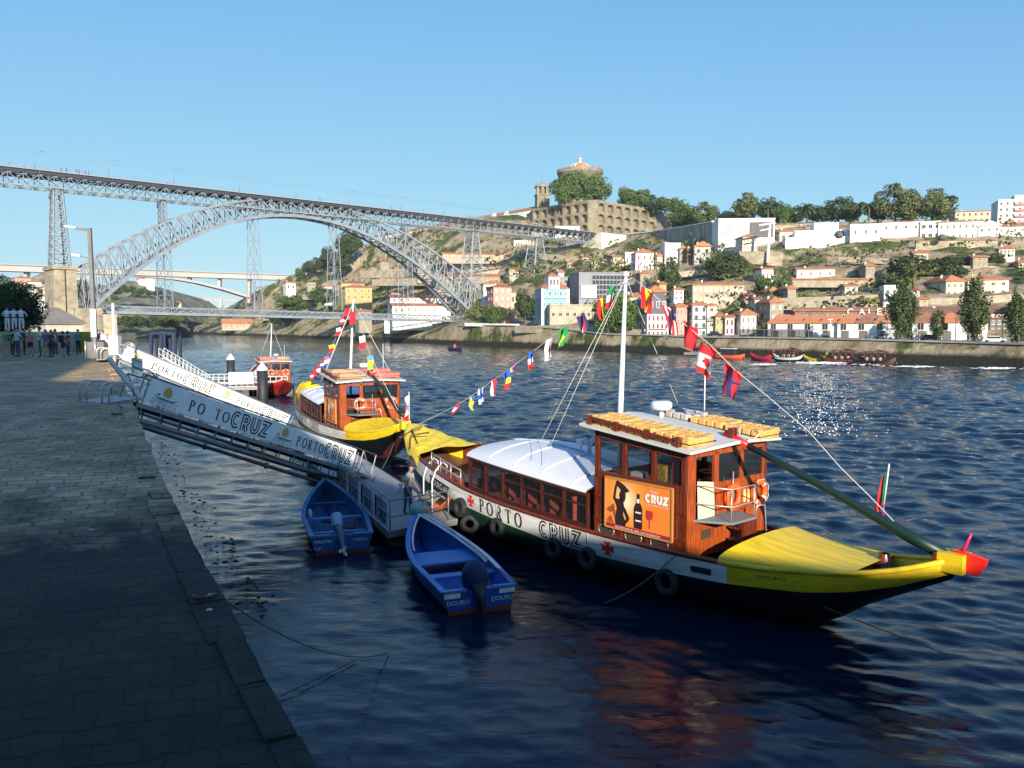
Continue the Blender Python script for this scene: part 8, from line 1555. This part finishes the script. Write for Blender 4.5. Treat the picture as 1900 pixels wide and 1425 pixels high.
PP = [(12, 662, 10, dict(label='woman in green top and khaki shorts seen from behind, leftmost of the crowd', h=1.66, top=(.04, .22, .13), bot=(.30, .26, .17), legs='short', bag=(.03, .12, .06))),
 (34, 662, -20, dict(label='man in light blue shirt with a dark backpack in the crowd', h=1.78, top=(.35, .50, .62), bot=(.04, .06, .13), bag=(.02, .02, .06))),
 (57, 661, 30, dict(label='person in a faded pink top and dark shorts in the crowd', h=1.60, top=(.50, .18, .18), bot=(.02, .02, .04), legs='short')),
 (75, 662, -60, dict(label='man in white shirt and blue jeans in the middle of the crowd', h=1.82, top=(.62, .62, .62), bot=(.04, .09, .2), sleeve='short')),
 (86, 663, 15, dict(label='bare legged woman in a purple and white top in the crowd', h=1.66, top=(.16, .08, .25), bot=(.28, .2, .15), legs='short', long_hair=True)),
 (96, 663, -15, dict(label='woman in dark clothes carrying a cream shoulder bag', h=1.64, top=(.05, .03, .06), bot=(.02, .02, .035), long_hair=True, bag=(.55, .52, .42))),
 (118, 662, 170, dict(label='girl in bright pink top and purple shorts with a dark backpack', h=1.56, top=(.70, .06, .26), bot=(.08, .03, .16), legs='short', bag=(.03, .015, .012), step=.12)),
 (146, 657, 0, dict(label='man in teal jacket and dark trousers with his back turned', h=1.66, top=(.06, .20, .25), bot=(.015, .015, .02), sleeve='long')),
 (184, 652, 40, dict(label='dark haired person in a navy top right of the street lamp', h=1.6, top=(.02, .03, .12), bot=(.02, .02, .05))),
 (191, 654, -30, dict(label='woman in white blouse and dark trousers right of the street lamp', h=1.58, top=(.66, .66, .68), bot=(.02, .025, .06), long_hair=True)),
 (24, 660, 160, dict(label='dark clothed person half hidden near the left of the crowd', h=1.68, top=(.03, .03, .05), bot=(.04, .03, .03))),
 (46, 659, 120, dict(label='person in dark blue coat behind the man with the backpack', h=1.72, top=(.015, .02, .07), bot=(.02, .02, .03), sleeve='long')),
 (104, 657, 80, dict(label='brown haired person in a grey top behind the woman with the cream bag', h=1.68, top=(.14, .12, .11), bot=(.05, .05, .06), hair=(.2, .09, .03), long_hair=True)),
 (127, 660, 150, dict(label='person in brown top just right of the girl in pink', h=1.56, top=(.10, .04, .03), bot=(.05, .06, .1)))]
PO_ = []
for px, py, rz, kw in PP: PO_.append(person(kw.pop('label'), atz(px, py, 5.4), R(rz), group=gq, **kw))
sp = person('person in blue sitting clothes by the low white table', atz(201, 655, 5.4), R(60), 1.3, (.05, .12, .3), (.03, .05, .12), group=gq)
for px, l_ in ((14, 'person in white martial arts suit with black belt, leftmost of three on the ledge'), (27, 'person in white martial arts suit with black belt, middle of three on the ledge'), (40, 'person in white martial arts suit with black belt, rightmost of three on the ledge')):
    person(l_, at(px, 607, 52.8) + Vector((0, 0, -.34)), R(170 + px), 1.72, (.68, .70, .76), (.68, .70, .76), sleeve='long', belt=(.015, .015, .02), arms=((.5, -.1, -.2), (.5, -.1, -.2)), group='martial artists on the ledge')
for i, px in enumerate((14, 40, 108, 118, 136, 141, 147, 153, 158, 304, 584, 716, 775, 832)):
    t, _ = onb(px, tab(px, [(0, 318), (1095, 430)])); dup(PO_[(i * 5) % len(PO_)], bp_(t, ZR, WD + .6), rnd.uniform(0, 6), 'tiny figure walking on the upper bridge deck', 'walkers on the upper bridge deck')
for i, px in enumerate((1186, 1196, 1215, 1232, 1290, 1300, 1436, 1446, 1692, 1700, 1706, 1712, 1720, 1796, 1804, 1815, 1822, 1880, 1890)):
    P = prof(px); D = lerp(P[1][1], P[2][1], .25 + .5 * ((i * 7) % 5) / 5); p = at(px, 630, D); p.z = at(px, lerp(P[1][0], P[2][0], .4), D).z + .1; dup(PO_[(i * 3) % len(PO_)], p, rnd.uniform(0, 6), 'tiny figure strolling on the far promenade', 'strollers on the far promenade')
# ================================================================== FAR BANK BOATS, CARS, SCREENS, FOAM AND SUN GLINT FLECKS
def far_boat(label, px0, px1, py, hm, bm_, kind, flip=False, group=None):
    a = atz(px0, py, 0); b_ = atz(px1, py + (2 if not flip else 0), 0); L = (b_ - a).length; d = b_ - a; root = thing('moored_boat', label, 'boat', (a + b_) / 2, math.atan2(d.y, d.x), group); b = MB(); N = 20
    sh = lambda u: .75 + (.85 if kind != 'launch' else .4) * abs(u) ** 3.2; hw_ = lambda u: L * .11 * (1 - abs(u) ** 2.4) + .05; ke = lambda u: -.3 + (1.2 if kind != 'launch' else .8) * max(0, abs(u) - .8) / .2
    for sd_ in (-1, 1):
        rows_ = [[Vector((u * L / 2, sd_ * hw_(u) * f_, lerp(ke(u), sh(u), z_))) for z_, f_ in ((0, .0), (.2, .75), (.55, .95), (.56, .95), (1, 1))] for u in [i / N * 2 - 1 for i in range(N + 1)]]; b.grid([r if sd_ < 0 else r[::-1] for r in rows_], 0, mfun=(lambda i, j, s_=sd_: 1 if (j >= 2 if s_ < 0 else j < 2) else 0))
    b.grid([[Vector((u * L / 2, y * hw_(u), sh(u) - .35)) for y in (-1, 1)] for u in [i / N * 2 - 1 for i in range(N + 1)]], 0, sm=False); b.build('hull', [hm, bm_], root)
    if kind == 'launch': b = MB(); b.bb(-L * .2, L * .2, -L * .07, L * .07, .8, 2.2, 0); b.bb(-L * .22, L * .22, -L * .08, L * .08, 2.2, 2.35, 1); b.build('cabin', [glassd, roofw], root)
    if kind == 'rabelo':
        b = MB(); [b.tube([(x * L, y, .6), (x * L, y, 2.6)], .07, 5) for x in (-.2, -.05, .1, .25) for y in (-L * .08, L * .08)]; b.bb(-L * .22, L * .27, -L * .09, L * .09, 2.5, 2.62); b.tube([(L * .05, -.2, 2.9), (L * .5, 0, 2.2)], .12, 6); b.build('canopy_frame', cabd, root)
        b = MB(); [b.lathe([(0, -.4), (.3, -.3), (.38, 0), (.3, .3), (0, .4)], (x * L, 0, 1.1), 8) for x in (-.15, 0, .15)]; b.build('barrel', WM['stone'], root)
    if kind == 'prow': b = MB(); b.tube([(L * .48, 0, 1.4), (L * .56, 0, 2.0), (L * .58, 0, 2.2)], .25, 6); b.build('prow_post', bm_, root)
    return root
gfb = 'boats moored along the south quay'
far_boat('orange launch with a white cabin moored at the south landing', 1322, 1382, 664, mat('orange_hull', (.7, .12, .03), .5), MATS['orange_hull'], 'launch', group=gfb); far_boat('crimson open boat with a yellow prow', 1392, 1432, 667, mat('crimson_hull', (.45, .02, .05), .5), MATS['crimson_hull'], 'prow', group=gfb)
far_boat('black and white cargo rabelo right of the crimson boat', 1434, 1492, 669, hblack, hwhite, 'rabelo', group=gfb); far_boat('yellow ended boat in the middle of the south quay row', 1490, 1532, 671, hblack, hyel, 'prow', group=gfb); far_boat('long dark rabelo with white lettering band, second from the right', 1522, 1602, 673, hblack, cabd, 'rabelo', group=gfb); far_boat('long dark rabelo with red bottom, rightmost of the south quay row', 1580, 1662, 676, keelr, hblack, 'rabelo', group=gfb)
kay = far_boat('tiny kayak with a red clad paddler in the middle of the river', 832, 856, 649, NAVY := mat('navy_hull', (.02, .03, .09), .5), NAVY, 'open'); b = MB(); b.lathe([(0, 0), (.4, .2), (.45, .8), (.2, 1.1), (.15, 1.35), (0, 1.45)], (0, 0, .6), 8); b.build('paddler', fcol2((.75, .08, .12)), kay)
lg = thing('landing_stage', 'grey landing stage with a sloping ramp on the south quay', 'landing stage', atz(1290, 659, .3)); b = MB(); b.bar((-3, -1, .5), (9, -4, .5), 3, .6); b.bar((-8, 4, 4), (0, -.5, .8), 1.4, .3); [b.bar((-8, 4 + s_, 5), (0, -.5 + s_, 1.8), .08, .08) for s_ in (-.6, .6)]; b.build('stage', concp, lg)
def car(label, px, c, D=None, rz=None):
    P = prof(px); D = lerp(P[1][1], P[2][1], .35); p = at(px, 630, D); p.z = at(px, lerp(P[1][0], P[2][0], .35), D).z + .12; root = thing('parked_car', label, 'car', p, rz if rz is not None else R(-25), 'cars on the south quay road'); b = MB()
    for (x0, x1, y, z0, z1, xa, xb) in ((-2.1, 2.1, .85, .35, .85, -2.05, 2.0), (-1.5, 1.2, .78, .85, 1.42, -1.1, .7)): b.add([(x0, -y, z0), (x1, -y, z0), (x1, y, z0), (x0, y, z0), (xa, -y * .92, z1), (xb, -y * .92, z1), (xb, y * .92, z1), (xa, y * .92, z1)], [(0, 3, 2, 1), (4, 5, 6, 7), (0, 1, 5, 4), (1, 2, 6, 5), (2, 3, 7, 6), (3, 0, 4, 7)], 0)
    b.build('body', mat('car_paint_%s' % label.split()[0], c, .3), root)
    for x in (-1.35, 1.35):
        for y in (-.8, .8): b = MB(); b.lathe([(0, -.1), (.33, -.1), (.33, .1), (0, .1)], n=14); o = b.build('wheel', black, root, (x, y, .33)); o.rotation_euler = (R(90), 0, 0)
    b = MB(); b.bb(-1.2, .9, -.80, -.77, .92, 1.3); b.build('side_window', glassd, root); return root
car('black parked car on the quay road right of the pink house', 987, (.01, .01, .012)); car('grey parked car before the broad quay trees', 1120, (.2, .2, .21)); car('dark hatchback parked before the pink town house', 1327, (.015, .018, .03)); car('silver car parked before the poplars', 1640, (.4, .4, .42)); car('blue parked car left of the small poplar', 1725, (.02, .05, .15)); car('white parked car right of the tallest poplar', 1845, (.6, .6, .6))
a = at(1372, 628, 212); gs = thing('glass_screen', 'long grey framed glass screen of the riverside terrace', 'screen', a, math.atan2(at(1500, 630, 196).y - a.y, at(1500, 630, 196).x - a.x)); Lg = (at(1500, 630, 196) - a).length; z0 = -.3
b = MB(); [b.bb(i * Lg / 8 - .06, i * Lg / 8 + .06, -.06, .06, z0, 2.4) for i in range(9)]; b.bb(0, Lg, -.06, .06, 2.3, 2.45); b.bb(0, Lg, -.05, .05, z0, z0 + .7); b.build('frame', WM['metal'], gs); b = MB(); b.bb(0, Lg, -.02, .02, .4, 2.3); b.build('pane', glass, gs)
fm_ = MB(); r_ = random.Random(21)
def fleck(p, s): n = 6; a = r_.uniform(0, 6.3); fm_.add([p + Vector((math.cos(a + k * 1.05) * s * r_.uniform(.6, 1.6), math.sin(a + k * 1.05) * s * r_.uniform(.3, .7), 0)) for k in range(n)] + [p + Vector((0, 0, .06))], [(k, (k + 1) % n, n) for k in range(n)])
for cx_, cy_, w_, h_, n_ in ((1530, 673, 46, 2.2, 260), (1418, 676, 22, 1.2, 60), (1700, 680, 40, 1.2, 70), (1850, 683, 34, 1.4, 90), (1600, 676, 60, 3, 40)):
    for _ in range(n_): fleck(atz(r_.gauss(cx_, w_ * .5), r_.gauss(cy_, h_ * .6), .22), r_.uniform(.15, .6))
for _ in range(620): py = 690 + 120 * r_.random() ** 1.4; fleck(atz(r_.gauss(1518 + (py - 690) * .05, 24 + (py - 690) * .2), py, .13), r_.uniform(.015, .06))  # small white flecks painted in for the sun glint
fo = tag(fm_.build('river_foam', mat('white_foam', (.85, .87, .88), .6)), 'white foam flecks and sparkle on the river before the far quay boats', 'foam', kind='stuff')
# ================================================================== HOUSES BEHIND THE VIEWPOINT (unseen, skyline shaped to shade the near quay)
SD = Vector((math.sin(R(SUN_AZ)), math.cos(R(SUN_AZ)), 0)); SP = Vector((-SD.y, SD.x, 0)); TE = math.tan(R(SUN_EL)); V0 = -24.0
SKY_ = [(-60, 34), (-24, 32), (-19, 29), (-15.5, 23), (-13.2, 19.2), (-12, 16.5), (-9.5, 15.9), (-8, 16.6), (-5, 15.4), (0, 12.6), (2.2, 11.0), (3.4, 8.8), (6, 8.1), (8.8, 7.3), (11.6, 6.5), (18, 6.2), (34, 5.9)]
lbn = ['tall tenement house behind the viewpoint, number %s counted from the river bend' % n for n in ('sixteen', 'fifteen', 'fourteen', 'thirteen', 'twelve', 'eleven', 'ten', 'nine', 'eight', 'seven', 'six', 'five', 'four', 'three', 'two', 'one')]
for i, ((u0, h0), (u1, h1)) in enumerate(zip(SKY_, SKY_[1:])):
    z0_, z1_ = h0 - TE * V0, h1 - TE * V0; P_ = lambda u, v, z: SP * u - SD * v + Vector((0, 0, z)); root = thing('tenement_house', lbn[i], 'house', P_(u0, V0, 3)); o = root.location; b = MB()
    b.add([P_(u, v, z) - o for u, v, z in ((u0, V0, -3), (u1, V0, -3), (u1, V0 - 10, -3), (u0, V0 - 10, -3), (u0, V0, z0_ - .5), (u1, V0, z1_ - .5), (u1, V0 - 10, z1_ - .5), (u0, V0 - 10, z0_ - .5))], [(0, 3, 2, 1), (4, 5, 6, 7), (0, 1, 5, 4), (1, 2, 6, 5), (2, 3, 7, 6), (3, 0, 4, 7)]); b.build('wall', WM[('ochre', 'yellow', 'red', 'stone')[i % 4]], root)
    b = MB(); b.add([P_(u, v, z) - o for u, v, z in ((u0, V0 + .3, z0_ - .5), (u1, V0 + .3, z1_ - .5), (u1, V0 - 10.3, z1_ - .5), (u0, V0 - 10.3, z0_ - .5), (u0, V0 + .3, z0_), (u1, V0 + .3, z1_), (u1, V0 - 10.3, z1_), (u0, V0 - 10.3, z0_))], [(0, 3, 2, 1), (4, 5, 6, 7), (0, 1, 5, 4), (1, 2, 6, 5), (2, 3, 7, 6), (3, 0, 4, 7)]); b.build('roof', terra, root)
hz = MB(); hz.bb(-2750, 2750, -95, 2760, -7, 175); m = bpy.data.materials.new('haze_air'); m.use_nodes = True; nt = m.node_tree; nt.nodes.remove(nt.nodes['Principled BSDF']); pv = nt.nodes.new('ShaderNodeVolumePrincipled'); pv.inputs['Density'].default_value = .00008; pv.inputs['Color'].default_value = (.80, .90, 1, 1); nt.links.new(pv.outputs[0], nt.nodes['Material Output'].inputs['Volume'])
o = hz.build('haze', m); tag(o, 'thin pale air over the whole river valley', 'haze', kind='stuff')
